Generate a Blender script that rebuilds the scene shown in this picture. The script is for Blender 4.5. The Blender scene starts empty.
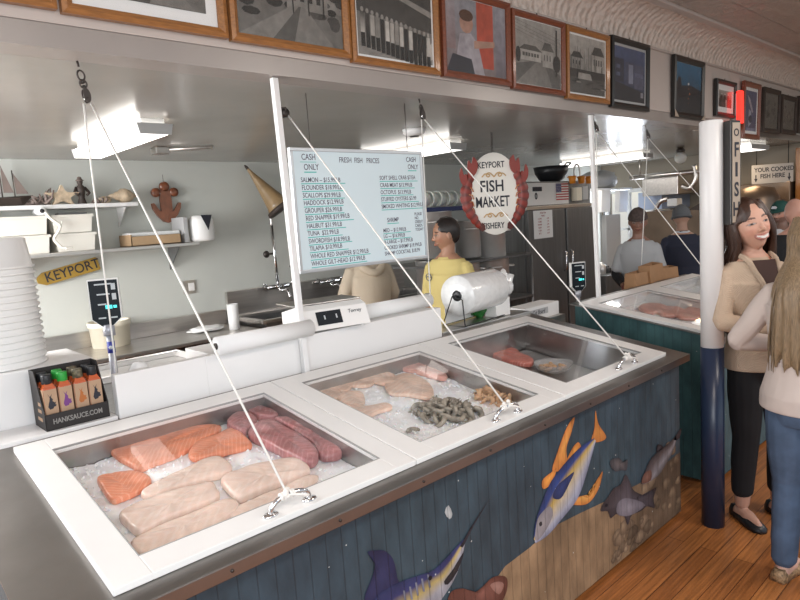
import bpy, bmesh, math, random
from mathutils import Vector, Matrix, noise
random.seed(7)
V = Vector; PI = math.pi; rad = math.radians
SC = bpy.context.scene
COL = SC.collection
# ---------------------------------------------------------------- camera geometry (measured from the vanishing points)
FPX = 631.29; YAW = rad(42.591); PITCH = rad(7.2457); ROLL = rad(-3.9049); TILT = rad(8.8438); EYE = V((0, 0, 1.75))
_f = V((math.sin(YAW)*math.cos(PITCH), math.cos(YAW)*math.cos(PITCH), -math.sin(PITCH)))
_r = _f.cross(V((0, 0, 1))).normalized(); _u = _r.cross(_f)
CR = math.cos(ROLL)*_r + math.sin(ROLL)*_u; CU = -math.sin(ROLL)*_r + math.cos(ROLL)*_u
def at(u, v, n, c):
    """the point of the plane n.p = c seen at photograph pixel (u, v): used to measure the place"""
    d = CR*((u-400)/FPX) - CU*((v-300)/FPX) + _f
    n = V(n); return EYE + d*((c - n.dot(EYE))/n.dot(d))
def ay(u, v, y): return at(u, v, (0, 1, 0), y)
def ax(u, v, x): return at(u, v, (1, 0, 0), x)
def az(u, v, z): return at(u, v, (0, 0, 1), z)
ST, CT = math.sin(TILT), math.cos(TILT)
LN = V((0, -ST, CT)); LC = LN.dot(V((0, 1.437, .954)))        # plane of the sloping lids
def lp(x, s, h=0): return V((x, 1.437 + s*CT, .954 + s*ST)) + LN*h   # x along the counter, s up the slope, h above the lid
def al(u, v, h=0): return at(u, v, LN, LC + h)
def sl(p): return ((p.y-1.437)/CT)
# ---------------------------------------------------------------- materials
def nt(name):
    m = bpy.data.materials.new(name); m.use_nodes = True
    t = m.node_tree; b = t.nodes['Principled BSDF']; return m, t, b
def mat(name, col, rough=.5, metal=0, spec=.5, nz=0, nscale=8, bump=0, bscale=60, coat=0, emit=0, trans=0, sss=0, stretch=None, attr=False, bdist=.002):
    m, t, b = nt(name); N = t.nodes; L = t.links
    b.inputs['Roughness'].default_value = rough; b.inputs['Metallic'].default_value = metal
    b.inputs['Specular IOR Level'].default_value = spec; b.inputs['Coat Weight'].default_value = coat
    b.inputs['Coat Roughness'].default_value = .08
    b.inputs['Base Color'].default_value = (*col, 1)
    b.inputs['Transmission Weight'].default_value = trans
    if sss: b.inputs['Subsurface Weight'].default_value = sss; b.inputs['Subsurface Radius'].default_value = (.02, .01, .006); b.inputs['Subsurface Scale'].default_value = .5
    if emit: b.inputs['Emission Color'].default_value = (*col, 1); b.inputs['Emission Strength'].default_value = emit
    src = None
    if attr:
        a = N.new('ShaderNodeAttribute'); a.attribute_name = 'Col'; src = a.outputs['Color']; L.new(src, b.inputs['Base Color'])
    tc = N.new('ShaderNodeTexCoord'); co = tc.outputs['Object']
    if stretch:
        mp = N.new('ShaderNodeMapping'); mp.inputs['Scale'].default_value = stretch; L.new(co, mp.inputs['Vector']); co = mp.outputs['Vector']
    if nz:
        n = N.new('ShaderNodeTexNoise'); n.inputs['Scale'].default_value = nscale; n.inputs['Detail'].default_value = 5; L.new(co, n.inputs['Vector'])
        mr = N.new('ShaderNodeMapRange'); mr.inputs['To Min'].default_value = 1-nz; mr.inputs['To Max'].default_value = 1+nz; mr.inputs['From Min'].default_value = .25; mr.inputs['From Max'].default_value = .75
        L.new(n.outputs['Fac'], mr.inputs['Value'])
        x = N.new('ShaderNodeMix'); x.data_type = 'RGBA'; x.blend_type = 'MULTIPLY'; x.inputs['Factor'].default_value = 1
        if src: L.new(src, x.inputs['A'])
        else: x.inputs['A'].default_value = (*col, 1)
        L.new(mr.outputs['Result'], x.inputs['B']); L.new(x.outputs['Result'], b.inputs['Base Color'])
    if bump:
        n = N.new('ShaderNodeTexNoise'); n.inputs['Scale'].default_value = bscale; n.inputs['Detail'].default_value = 3; L.new(co, n.inputs['Vector'])
        bp = N.new('ShaderNodeBump'); bp.inputs['Strength'].default_value = bump; bp.inputs['Distance'].default_value = bdist
        L.new(n.outputs['Fac'], bp.inputs['Height']); L.new(bp.outputs['Normal'], b.inputs['Normal'])
    return m
def glassy(name, refl=.09, tint=(1, 1, 1), rough=.02, haze=0):
    m, t, b = nt(name); N = t.nodes; L = t.links; N.remove(b)
    o = N['Material Output']; tr = N.new('ShaderNodeBsdfTransparent'); tr.inputs['Color'].default_value = (*tint, 1)
    g = N.new('ShaderNodeBsdfGlossy'); g.inputs['Roughness'].default_value = rough
    fr = N.new('ShaderNodeFresnel'); ge = N.new('ShaderNodeNewGeometry'); mr = N.new('ShaderNodeMapRange'); mr.inputs['To Min'].default_value = 1.17; mr.inputs['To Max'].default_value = 1/1.17
    L.new(ge.outputs['Backfacing'], mr.inputs['Value']); L.new(mr.outputs['Result'], fr.inputs['IOR'])   # same reflectance on both faces of a thin pane
    mx = N.new('ShaderNodeMixShader'); L.new(fr.outputs[0], mx.inputs[0]); L.new(tr.outputs[0], mx.inputs[1]); L.new(g.outputs[0], mx.inputs[2])
    out = mx
    if haze:
        d = N.new('ShaderNodeBsdfDiffuse'); d.inputs['Color'].default_value = (.9, .9, .9, 1)
        m2 = N.new('ShaderNodeMixShader'); m2.inputs[0].default_value = haze; L.new(mx.outputs[0], m2.inputs[1]); L.new(d.outputs[0], m2.inputs[2]); out = m2
    L.new(out.outputs[0], o.inputs['Surface']); return m
def stripes(name, c1, c2, scale=40, width=.35, rough=.35, axis='X', dist=2.0, nz=.1, wtype='BANDS', sss=.15, bump=.3):
    """flesh with lines across it"""
    m, t, b = nt(name); N = t.nodes; L = t.links
    tc = N.new('ShaderNodeTexCoord'); w = N.new('ShaderNodeTexWave'); w.wave_type = wtype
    w.bands_direction = axis; w.inputs['Scale'].default_value = scale; w.inputs['Distortion'].default_value = dist; w.inputs['Detail'].default_value = 2; w.inputs['Detail Scale'].default_value = 1.2
    vm = N.new('ShaderNodeMapping'); L.new(tc.outputs['Object'], vm.inputs['Vector']); L.new(vm.outputs['Vector'], w.inputs['Vector'])
    # chevrons: fold y into x
    sx = N.new('ShaderNodeSeparateXYZ'); L.new(tc.outputs['Object'], sx.inputs[0])
    ab = N.new('ShaderNodeMath'); ab.operation = 'ABSOLUTE'; L.new(sx.outputs['Y'], ab.inputs[0])
    ad = N.new('ShaderNodeMath'); ad.operation = 'ADD'; L.new(sx.outputs['X'], ad.inputs[0]); L.new(ab.outputs[0], ad.inputs[1])
    cx = N.new('ShaderNodeCombineXYZ'); L.new(ad.outputs[0], cx.inputs['X']); L.new(sx.outputs['Y'], cx.inputs['Y']); L.new(cx.outputs[0], vm.inputs['Vector'])
    r = N.new('ShaderNodeValToRGB'); r.color_ramp.elements[0].position = 1-width; r.color_ramp.elements[1].position = 1
    r.color_ramp.elements[0].color = (*c1, 1); r.color_ramp.elements[1].color = (*c2, 1); L.new(w.outputs['Fac'], r.inputs['Fac'])
    n = N.new('ShaderNodeTexNoise'); n.inputs['Scale'].default_value = 18; n.inputs['Detail'].default_value = 4; L.new(tc.outputs['Object'], n.inputs['Vector'])
    mr = N.new('ShaderNodeMapRange'); mr.inputs['From Min'].default_value = .3; mr.inputs['From Max'].default_value = .7; mr.inputs['To Min'].default_value = 1-nz*2; mr.inputs['To Max'].default_value = 1+nz; L.new(n.outputs['Fac'], mr.inputs['Value'])
    x = N.new('ShaderNodeMix'); x.data_type = 'RGBA'; x.blend_type = 'MULTIPLY'; x.inputs['Factor'].default_value = 1
    L.new(r.outputs['Color'], x.inputs['A']); L.new(mr.outputs['Result'], x.inputs['B']); L.new(x.outputs['Result'], b.inputs['Base Color'])
    b.inputs['Roughness'].default_value = rough
    b.inputs['Subsurface Weight'].default_value = sss; b.inputs['Subsurface Radius'].default_value = (.02, .01, .008); b.inputs['Subsurface Scale'].default_value = .4
    bp = N.new('ShaderNodeBump'); bp.inputs['Strength'].default_value = bump; bp.inputs['Distance'].default_value = .002; L.new(w.outputs['Fac'], bp.inputs['Height']); L.new(bp.outputs['Normal'], b.inputs['Normal'])
    return m
M = {}
M['white'] = mat('white_painted_board', (.80, .79, .78), .38, nz=.03, nscale=3)
M['white_plastic'] = mat('white_plastic', (.82, .81, .79), .35, nz=.03, nscale=5)
M['cream'] = mat('cream_plastic', (.80, .74, .60), .4)
M['steel'] = mat('brushed_steel', (.62, .59, .56), .32, metal=1, nz=.12, nscale=6, stretch=(.4, 6, 6))
M['counter_steel'] = mat('worn_counter_steel', (.27, .255, .24), .42, metal=1, nz=.18, nscale=4, bump=.05, bscale=25)
M['dark_steel'] = mat('dark_steel', (.19, .19, .19), .36, metal=.5, nz=.15, nscale=5, stretch=(6, 6, .4))
M['pot_steel'] = mat('stockpot_steel', (.72, .70, .68), .36, metal=.65, nz=.08, nscale=4)
M['chrome'] = mat('chrome', (.75, .75, .76), .12, metal=1)
M['black'] = mat('black_plastic', (.015, .015, .017), .4)
M['rope'] = mat('white_rope', (.82, .80, .76), .8, bump=.5, bscale=300)
M['iron'] = mat('dark_iron', (.07, .06, .055), .45, metal=.8)
M['glass'] = glassy('clear_pane_glass')
M['clear'] = glassy('clear_plastic', tint=(.95, .95, .95), rough=.08, haze=.25)
M['paint'] = mat('coloured_print', (1, 1, 1), .35, attr=True)
M['photo'] = mat('glazed_photo_print', (1, 1, 1), .5, attr=True, nz=.25, nscale=25, coat=.5)
M['oak'] = mat('golden_oak_frame', (.33, .135, .035), .35, nz=.3, nscale=10, stretch=(1.5, 12, 12), coat=.3)
M['redwood'] = mat('reddish_wood_frame', (.20, .055, .025), .35, nz=.3, nscale=10, stretch=(1.5, 12, 12), coat=.3)
M['blackwood'] = mat('black_wood_frame', (.02, .018, .017), .35)
M['ink'] = mat('dark_ink', (.02, .02, .03), .6)
M['teal'] = mat('teal_marker', (.05, .50, .45), .6)
M['white_ink'] = mat('white_lettering', (.8, .8, .8), .5)
M['paper'] = mat('white_paper', (.82, .82, .81), .75, nz=.02)
M['card'] = mat('brown_cardboard', (.42, .28, .16), .8, nz=.08, nscale=15)
M['skin'] = mat('painted_skin', (1, 1, 1), .5, attr=True, sss=.12, bump=.05, bscale=200)
# ---------------------------------------------------------------- mesh building
class MB:
    def __init__(s): s.v = []; s.f = []; s.m = []; s.s = []; s.c = {}
    def add(s, vs, fs, m=0, smooth=False, col=None, mtx=None):
        o = len(s.v)
        for i, p in enumerate(vs):
            p = V(p); s.v.append(mtx @ p if mtx else p)
            if col is not None: s.c[o+i] = col[i] if isinstance(col, list) else col
        for f in fs: s.f.append([o+i for i in f]); s.m.append(m); s.s.append(smooth)
        return s
    def box(s, lo, hi, m=0, bev=0, mtx=None, col=None, smooth=False):
        lo = V(lo); hi = V(hi)
        if bev:
            bm = bmesh.new(); bmesh.ops.create_cube(bm, size=1)
            for q in bm.verts: q.co = V(((lo.x+hi.x)/2+q.co.x*(hi.x-lo.x), (lo.y+hi.y)/2+q.co.y*(hi.y-lo.y), (lo.z+hi.z)/2+q.co.z*(hi.z-lo.z)))
            bmesh.ops.bevel(bm, geom=bm.edges[:], offset=bev, segments=2, affect='EDGES', profile=.6)
            bm.verts.index_update(); s.add([q.co.copy() for q in bm.verts], [[q.index for q in f.verts] for f in bm.faces], m, smooth, col, mtx); bm.free(); return s
        vs = [(x, y, z) for x in (lo.x, hi.x) for y in (lo.y, hi.y) for z in (lo.z, hi.z)]
        return s.add(vs, [(0, 1, 3, 2), (4, 6, 7, 5), (0, 4, 5, 1), (2, 3, 7, 6), (0, 2, 6, 4), (1, 5, 7, 3)], m, smooth, col, mtx)
    def tube(s, pts, r, n=10, m=0, closed=False, caps=True, mtx=None, col=None, sq=1, ref=None):
        pts = [V(p) for p in pts]; k = len(pts)
        rs = r if isinstance(r, (list, tuple)) else [r]*k
        T = []
        for i in range(k):
            a = pts[(i-1) % k] if closed or i else pts[i]; b = pts[(i+1) % k] if closed or i < k-1 else pts[i]
            T.append((b-a).normalized() if (b-a).length > 1e-9 else V((0, 0, 1)))
        u = V(ref) if ref else (V((0, 0, 1)) if abs(T[0].z) < .9 else V((1, 0, 0)))
        vs = []; fs = []
        for i in range(k):
            u = (u - T[i]*u.dot(T[i]))
            u = u.normalized() if u.length > 1e-6 else T[i].orthogonal().normalized()
            w = T[i].cross(u)
            for j in range(n):
                a = 2*PI*j/n; vs.append(pts[i] + u*(math.cos(a)*rs[i]) + w*(math.sin(a)*rs[i]*sq))
        for i in range(k if closed else k-1):
            for j in range(n):
                a = i*n; b = ((i+1) % k)*n; fs.append((a+j, a+(j+1) % n, b+(j+1) % n, b+j))
        if caps and not closed: fs.append(tuple(range(n-1, -1, -1))); fs.append(tuple((k-1)*n+j for j in range(n)))
        return s.add(vs, fs, m, True, col, mtx)
    def lathe(s, prof, n=24, m=0, mtx=None, col=None, smooth=True):
        vs = []; fs = []
        for r, z in prof:
            for j in range(n): a = 2*PI*j/n; vs.append((r*math.cos(a), r*math.sin(a), z))
        for i in range(len(prof)-1):
            for j in range(n): fs.append((i*n+j, i*n+(j+1) % n, (i+1)*n+(j+1) % n, (i+1)*n+j))
        if prof[0][0] > 1e-5: fs.append(tuple(range(n-1, -1, -1)))
        if prof[-1][0] > 1e-5: fs.append(tuple((len(prof)-1)*n+j for j in range(n)))
        return s.add(vs, fs, m, smooth, col, mtx)
    def ell(s, c, r, n=16, m=0, mtx=None, col=None):
        c = V(c); r = (r, r, r) if isinstance(r, (int, float)) else r; h = max(6, n//2)
        vs = [c + V((0, 0, -r[2]))]; fs = []
        for i in range(1, h):
            t = -PI/2 + PI*i/h
            for j in range(n): a = 2*PI*j/n; vs.append(c + V((r[0]*math.cos(t)*math.cos(a), r[1]*math.cos(t)*math.sin(a), r[2]*math.sin(t))))
        vs.append(c + V((0, 0, r[2])))
        for j in range(n): fs.append((0, 1+(j+1) % n, 1+j))
        for i in range(h-2):
            for j in range(n): a = 1+i*n; fs.append((a+j, a+(j+1) % n, a+n+(j+1) % n, a+n+j))
        a = 1+(h-2)*n
        for j in range(n): fs.append((a+j, a+(j+1) % n, len(vs)-1))
        return s.add(vs, fs, m, True, col, mtx)
    def prism(s, poly, d, mtx=None, m=0, col=None, back=True):
        """closed 2D outline, thickness d along +z of the frame"""
        n = len(poly); vs = [(p[0], p[1], 0) for p in poly]+[(p[0], p[1], d) for p in poly]
        fs = [tuple(range(n, 2*n))]+([tuple(range(n-1, -1, -1))] if back else [])+[(i, (i+1) % n, n+(i+1) % n, n+i) for i in range(n)]
        return s.add(vs, fs, m, False, col, mtx)
    def poly(s, pts, m=0, col=None, mtx=None): return s.add(pts, [tuple(range(len(pts)))], m, False, col, mtx)
    def text(s, body, size, mtx, m=0, ex=.0006, align='CENTER', col=None, bold=0, sx=1, shear=0):
        c = bpy.data.curves.new('t', 'FONT'); c.body = body; c.size = size; c.extrude = ex; c.align_x = align; c.align_y = 'CENTER'; c.offset = bold; c.resolution_u = 3; c.shear = shear
        o = bpy.data.objects.new('t', c); COL.objects.link(o)
        me = bpy.data.meshes.new_from_object(o.evaluated_get(bpy.context.evaluated_depsgraph_get()))
        s.add([V((q.co.x*sx, q.co.y, q.co.z)) for q in me.vertices], [tuple(p.vertices) for p in me.polygons], m, False, col, mtx)
        bpy.data.objects.remove(o); bpy.data.curves.remove(c); bpy.data.meshes.remove(me); return s
    def build(s, name, mats, parent=None, mtx=None, org=None):
        """one mesh object; world-space vertices are stored relative to its own origin"""
        if not isinstance(mats, (list, tuple)): mats = [mats]
        po = ORG.get(parent.name, V((0, 0, 0))) if parent else V((0, 0, 0))
        if mtx: W = mtx
        else:
            if org is None:
                if parent: org = po
                else:
                    xs = [p.x for p in s.v]; ys = [p.y for p in s.v]; zs = [p.z for p in s.v]; org = V(((min(xs)+max(xs))/2, (min(ys)+max(ys))/2, min(zs)))
            W = Matrix.Translation(V(org))
        I = W.inverted(); me = bpy.data.meshes.new(name)
        me.from_pydata([I @ p for p in s.v] if not mtx else s.v, [], s.f)
        for x in mats: me.materials.append(M[x] if isinstance(x, str) else x)
        me.polygons.foreach_set('material_index', s.m); me.polygons.foreach_set('use_smooth', s.s)
        if s.c:
            a = me.color_attributes.new('Col', 'FLOAT_COLOR', 'POINT')
            for i in range(len(s.v)): a.data[i].color = (*s.c.get(i, (.8, .8, .8))[:3], 1)
        me.update()
        o = bpy.data.objects.new(name, me); COL.objects.link(o)
        if parent: o.parent = parent; o.matrix_local = Matrix.Translation(-po) @ W
        else: o.matrix_world = W
        ORG[o.name] = W.translation.copy()
        return o
ORG = {}
def tag(o, label=None, cat=None, group=None, kind=None):
    if label: o['label'] = label
    if cat: o['category'] = cat
    if group: o['group'] = group
    if kind: o['kind'] = kind
    return o
def thing(name, loc, label, cat, group=None):
    o = bpy.data.objects.new(name, None); o.empty_display_size = .05; COL.objects.link(o); o.location = V(loc); ORG[o.name] = V(loc)
    return tag(o, label, cat, group)
def struct(mb, name, m): return tag(mb.build(name, m, org=(0, 0, 0)), kind='structure')
def copy_tree(o, parent=None, loc=None):
    c = o.copy(); COL.objects.link(c); c.parent = parent
    if loc is not None: c.location = V(loc)
    for ch in list(o.children): copy_tree(ch, c)
    return c
def frame(o, x, y):
    x = V(x).normalized(); y = V(y); z = x.cross(y).normalized(); y = z.cross(x)
    return Matrix(((x.x, y.x, z.x, o[0]), (x.y, y.y, z.y, o[1]), (x.z, y.z, z.z, o[2]), (0, 0, 0, 1)))
def wallf(x, y, z): return frame((x, y, z), (1, 0, 0), (0, 0, 1))     # a board facing the customers (-y)
def spline(pts, k=6, closed=False):
    """Catmull-Rom through points of any dimension (Vectors)"""
    pts = [V(p) for p in pts]; n = len(pts); out = []
    for i in range(n if closed else n-1):
        g = lambda j: pts[j % n] if closed else pts[min(max(j, 0), n-1)]
        a, b, c, d = g(i-1), g(i), g(i+1), g(i+2)
        for q in range(k):
            t = q/k; out.append(.5*((2*b)+(c-a)*t+(2*a-5*b+4*c-d)*t*t+(3*b-a-3*c+d)*t**3))
    if not closed: out.append(pts[-1])
    return out
# ================================================================ THE SETTING
def floor_mat():
    m, t, b = nt('oiled_pine_planks'); N = t.nodes; L = t.links
    tc = N.new('ShaderNodeTexCoord')
    br = N.new('ShaderNodeTexBrick'); br.inputs['Scale'].default_value = 1; br.inputs['Brick Width'].default_value = 1.9; br.inputs['Row Height'].default_value = .083
    br.inputs['Mortar Size'].default_value = .0016; br.inputs['Color1'].default_value = (.45, .175, .052, 1); br.inputs['Color2'].default_value = (.30, .105, .030, 1); br.inputs['Mortar'].default_value = (.07, .02, .007, 1)
    br.offset = .37; L.new(tc.outputs['Object'], br.inputs['Vector'])
    mp = N.new('ShaderNodeMapping'); mp.inputs['Scale'].default_value = (1.2, 28, 1); L.new(tc.outputs['Object'], mp.inputs['Vector'])
    n = N.new('ShaderNodeTexNoise'); n.inputs['Scale'].default_value = 3; n.inputs['Detail'].default_value = 6; L.new(mp.outputs['Vector'], n.inputs['Vector'])
    mr = N.new('ShaderNodeMapRange'); mr.inputs['From Min'].default_value = .3; mr.inputs['From Max'].default_value = .7; mr.inputs['To Min'].default_value = .62; mr.inputs['To Max'].default_value = 1.3; L.new(n.outputs['Fac'], mr.inputs['Value'])
    x = N.new('ShaderNodeMix'); x.data_type = 'RGBA'; x.blend_type = 'MULTIPLY'; x.inputs['Factor'].default_value = 1
    L.new(br.outputs['Color'], x.inputs['A']); L.new(mr.outputs['Result'], x.inputs['B']); L.new(x.outputs['Result'], b.inputs['Base Color'])
    b.inputs['Roughness'].default_value = .3
    return m
def tin_mat(name, col, cove=False):
    m, t, b = nt(name); N = t.nodes; L = t.links
    b.inputs['Base Color'].default_value = (*col, 1); b.inputs['Roughness'].default_value = .32
    tc = N.new('ShaderNodeTexCoord'); vo = N.new('ShaderNodeTexVoronoi'); vo.feature = 'SMOOTH_F1'
    mp = N.new('ShaderNodeMapping'); mp.inputs['Scale'].default_value = (1, 1, 1) if not cove else (1, 1.2, 1.2); L.new(tc.outputs['Object'], mp.inputs['Vector'])
    L.new(mp.outputs['Vector'], vo.inputs['Vector']); vo.inputs['Scale'].default_value = 17 if cove else 9; vo.inputs['Smoothness'].default_value = .3
    wv = N.new('ShaderNodeTexWave'); wv.wave_type = 'RINGS' if not cove else 'BANDS'; wv.bands_direction = 'X'; wv.inputs['Scale'].default_value = 4.2 if cove else 6; wv.inputs['Distortion'].default_value = 3.5 if cove else 9; wv.inputs['Detail'].default_value = 3; wv.inputs['Detail Scale'].default_value = 2.5
    L.new(mp.outputs['Vector'], wv.inputs['Vector'])
    ad = N.new('ShaderNodeMath'); ad.operation = 'ADD'; L.new(vo.outputs['Distance'], ad.inputs[0])
    ml = N.new('ShaderNodeMath'); ml.operation = 'MULTIPLY'; ml.inputs[1].default_value = .35; L.new(wv.outputs['Fac'], ml.inputs[0]); L.new(ml.outputs[0], ad.inputs[1])
    h = ad.outputs[0]
    if not cove:
        br = N.new('ShaderNodeTexBrick'); br.inputs['Scale'].default_value = 1; br.inputs['Brick Width'].default_value = .6; br.inputs['Row Height'].default_value = .3; br.offset = 0; br.inputs['Mortar Size'].default_value = .008; br.inputs['Mortar Smooth'].default_value = .6
        L.new(tc.outputs['Object'], br.inputs['Vector'])
        a2 = N.new('ShaderNodeMath'); a2.operation = 'ADD'; L.new(h, a2.inputs[0]); L.new(br.outputs['Fac'], a2.inputs[1]); h = a2.outputs[0]
    bp = N.new('ShaderNodeBump'); bp.inputs['Strength'].default_value = .9 if cove else 1; bp.inputs['Distance'].default_value = .02 if cove else .012; L.new(h, bp.inputs['Height']); L.new(bp.outputs['Normal'], b.inputs['Normal'])
    return m
M['floor'] = floor_mat(); M['tin'] = tin_mat('pressed_tin_ceiling', (.50, .435, .385)); M['cove'] = tin_mat('embossed_cove', (.72, .62, .55), True)
M['enamel'] = mat('glossy_enamel_ceiling', (.33, .31, .28), .2, spec=.7, nz=.12, nscale=1.6, bump=.06, bscale=4, bdist=.01)
M['wallwhite'] = mat('white_wall_paint', (.56, .57, .53), .5, nz=.03, nscale=2)
M['header'] = mat('white_header_paint', (.56, .49, .45), .4, nz=.04, nscale=3)
CZ = 2.39; YB = 2.35; YW = 5.45; XE = 9.7
b = MB(); b.box((-1.2, -1.2, -.1), (XE, YW+.1, 0)); struct(b, 'floor', 'floor')
b = MB(); b.box((-1.2, YW, 0), (XE, YW+.1, CZ)); struct(b, 'wall_back', 'wallwhite')
b = MB(); b.box((-1.3, 2.36, 0), (-1.2, YW+.1, CZ)); struct(b, 'wall_left', 'wallwhite')
b = MB(); b.box((-1.2, YB+.14, CZ), (XE, YW+.1, CZ+.08)); struct(b, 'ceiling', 'enamel')
M['band'] = mat('glossy_lower_band', (.36, .32, .295), .26, nz=.1, nscale=2, bump=.04, bscale=4, bdist=.01)
b = MB(); b.box((-1.2, YB+.001, CZ), (6.62, YB+.139, CZ+.078)); struct(b, 'trim_4', 'band')
b = MB(); b.box((-1.2, YB, CZ+.08), (6.62, YB+.14, 3.3), bev=.006); b.box((6.62, YB, CZ+.1), (XE, YB+.14, 3.3)); struct(b, 'wall_header', 'header')
# cove, its mouldings and the tin ceiling over the customers
b = MB(); arc = [(YB-.005-.23*(1-math.cos(a)), 2.945+.205*math.sin(a)) for a in [PI/2*i/12 for i in range(13)]]
vs = []; fs = []
NX = 60
for i in range(NX+1):
    x = -1.2+(XE+1.2)*i/NX
    for y, z in arc: vs.append((x, y, z))
for i in range(NX):
    for j in range(12): a = i*13+j; fs.append((a, a+1, a+14, a+13))
b.add(vs, fs, 0, True); struct(b, 'trim_1', 'cove')
b = MB(); b.tube([(-1.2, YB-.008, 2.94), (XE, YB-.008, 2.94)], .011, 8); struct(b, 'trim_2', 'header')
b = MB(); b.box((-1.2, YB-.29, 3.125), (XE, YB-.23, 3.15), bev=.006); struct(b, 'trim_3', 'header')
b = MB(); b.box((-1.2, -.6, 3.15), (XE, YB-.1, 3.2)); struct(b, 'ceiling', 'tin')
# end wall with a window and the cooked-fish hatch
W1 = (4.62, 5.32, .75, 1.93)
b = MB()
b.box((XE, -1.2, 0), (XE+.1, W1[0], 3.2)); b.box((XE, W1[1], 0), (XE+.1, YW, CZ)); b.box((XE, W1[0], 0), (XE+.1, W1[1], W1[2])); b.box((XE, W1[0], W1[3]), (XE+.1, W1[1], CZ))
M['endwall'] = mat('warm_end_wall', (.36, .31, .245), .55)
struct(b, 'wall_right', 'endwall')
w = MB()
for lo, hi in (((W1[0]-.06, W1[2]-.06), (W1[0], W1[3]+.06)), ((W1[1], W1[2]-.06), (W1[1]+.06, W1[3]+.06)), ((W1[0], W1[2]-.06), (W1[1], W1[2])), ((W1[0], W1[3]), (W1[1], W1[3]+.06)), (((W1[0]+W1[1])/2-.02, W1[2]), ((W1[0]+W1[1])/2+.02, W1[3])), ((W1[0], 1.33), (W1[1], 1.37))):
    w.box((XE-.03, lo[0], lo[1]), (XE+.04, hi[0], hi[1]))
wo = struct(w, 'window_1', 'white')
g = MB(); g.box((XE+.005, W1[0], W1[2]), (XE+.012, W1[1], W1[3])); g.build('pane', 'glass', wo)
# ================================================================ COUNTERS
def plank_mat():
    m, t, b = nt('mural_on_planks'); N = t.nodes; L = t.links
    a = N.new('ShaderNodeAttribute'); a.attribute_name = 'Col'; tc = N.new('ShaderNodeTexCoord')
    sx = N.new('ShaderNodeSeparateXYZ'); L.new(tc.outputs['Object'], sx.inputs[0])
    s2 = N.new('ShaderNodeMath'); s2.operation = 'ADD'; L.new(sx.outputs['X'], s2.inputs[0]); L.new(sx.outputs['Y'], s2.inputs[1])
    md = N.new('ShaderNodeMath'); md.operation = 'PINGPONG'; md.inputs[1].default_value = .0285; L.new(s2.outputs[0], md.inputs[0])
    mr = N.new('ShaderNodeMapRange'); mr.inputs['From Min'].default_value = 0; mr.inputs['From Max'].default_value = .003; mr.inputs['To Min'].default_value = .55; mr.inputs['To Max'].default_value = 1; L.new(md.outputs[0], mr.inputs['Value'])
    n = N.new('ShaderNodeTexNoise'); n.inputs['Scale'].default_value = 9; n.inputs['Detail'].default_value = 8; n.inputs['Roughness'].default_value = .65
    mp = N.new('ShaderNodeMapping'); mp.inputs['Scale'].default_value = (1, 1, .45); L.new(tc.outputs['Object'], mp.inputs['Vector']); L.new(mp.outputs['Vector'], n.inputs['Vector'])
    m2 = N.new('ShaderNodeMapRange'); m2.inputs['From Min'].default_value = .25; m2.inputs['From Max'].default_value = .75; m2.inputs['To Min'].default_value = .5; m2.inputs['To Max'].default_value = 1.5; L.new(n.outputs['Fac'], m2.inputs['Value'])
    pr = N.new('ShaderNodeMath'); pr.operation = 'MULTIPLY'; L.new(mr.outputs['Result'], pr.inputs[0]); L.new(m2.outputs['Result'], pr.inputs[1])
    x = N.new('ShaderNodeMix'); x.data_type = 'RGBA'; x.blend_type = 'MULTIPLY'; x.inputs['Factor'].default_value = 1; L.new(a.outputs['Color'], x.inputs['A']); L.new(pr.outputs[0], x.inputs['B'])
    # flaked white specks
    v = N.new('ShaderNodeTexVoronoi'); v.inputs['Scale'].default_value = 14; L.new(tc.outputs['Object'], v.inputs['Vector'])
    r = N.new('ShaderNodeMath'); r.operation = 'LESS_THAN'; r.inputs[1].default_value = .045; L.new(v.outputs['Distance'], r.inputs[0])
    y = N.new('ShaderNodeMix'); y.data_type = 'RGBA'; L.new(r.outputs[0], y.inputs['Factor']); L.new(x.outputs['Result'], y.inputs['A']); y.inputs['B'].default_value = (.5, .52, .52, 1)
    L.new(y.outputs['Result'], b.inputs['Base Color']); b.inputs['Roughness'].default_value = .5
    bp = N.new('ShaderNodeBump'); bp.inputs['Strength'].default_value = .8; bp.inputs['Distance'].default_value = .003; L.new(mr.outputs['Result'], bp.inputs['Height']); L.new(bp.outputs['Normal'], b.inputs['Normal'])
    return m
M['mural'] = plank_mat()
M['sheath'] = mat('tank_steel', (.42, .41, .40), .33, metal=1, nz=.2, nscale=7)
M['lipcopper'] = mat('folded_steel_lip', (.30, .275, .26), .36, metal=1, nz=.1)
YM = 1.463; ZTOP = .9
LIDS = [(.400, 1.372), (1.376, 2.270), (2.274, 3.232)]
GL = [(.492, 1.285), (1.474, 2.190), (2.405, 3.125)]
SG0, SG1 = .115, .835; SL1 = .93
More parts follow.
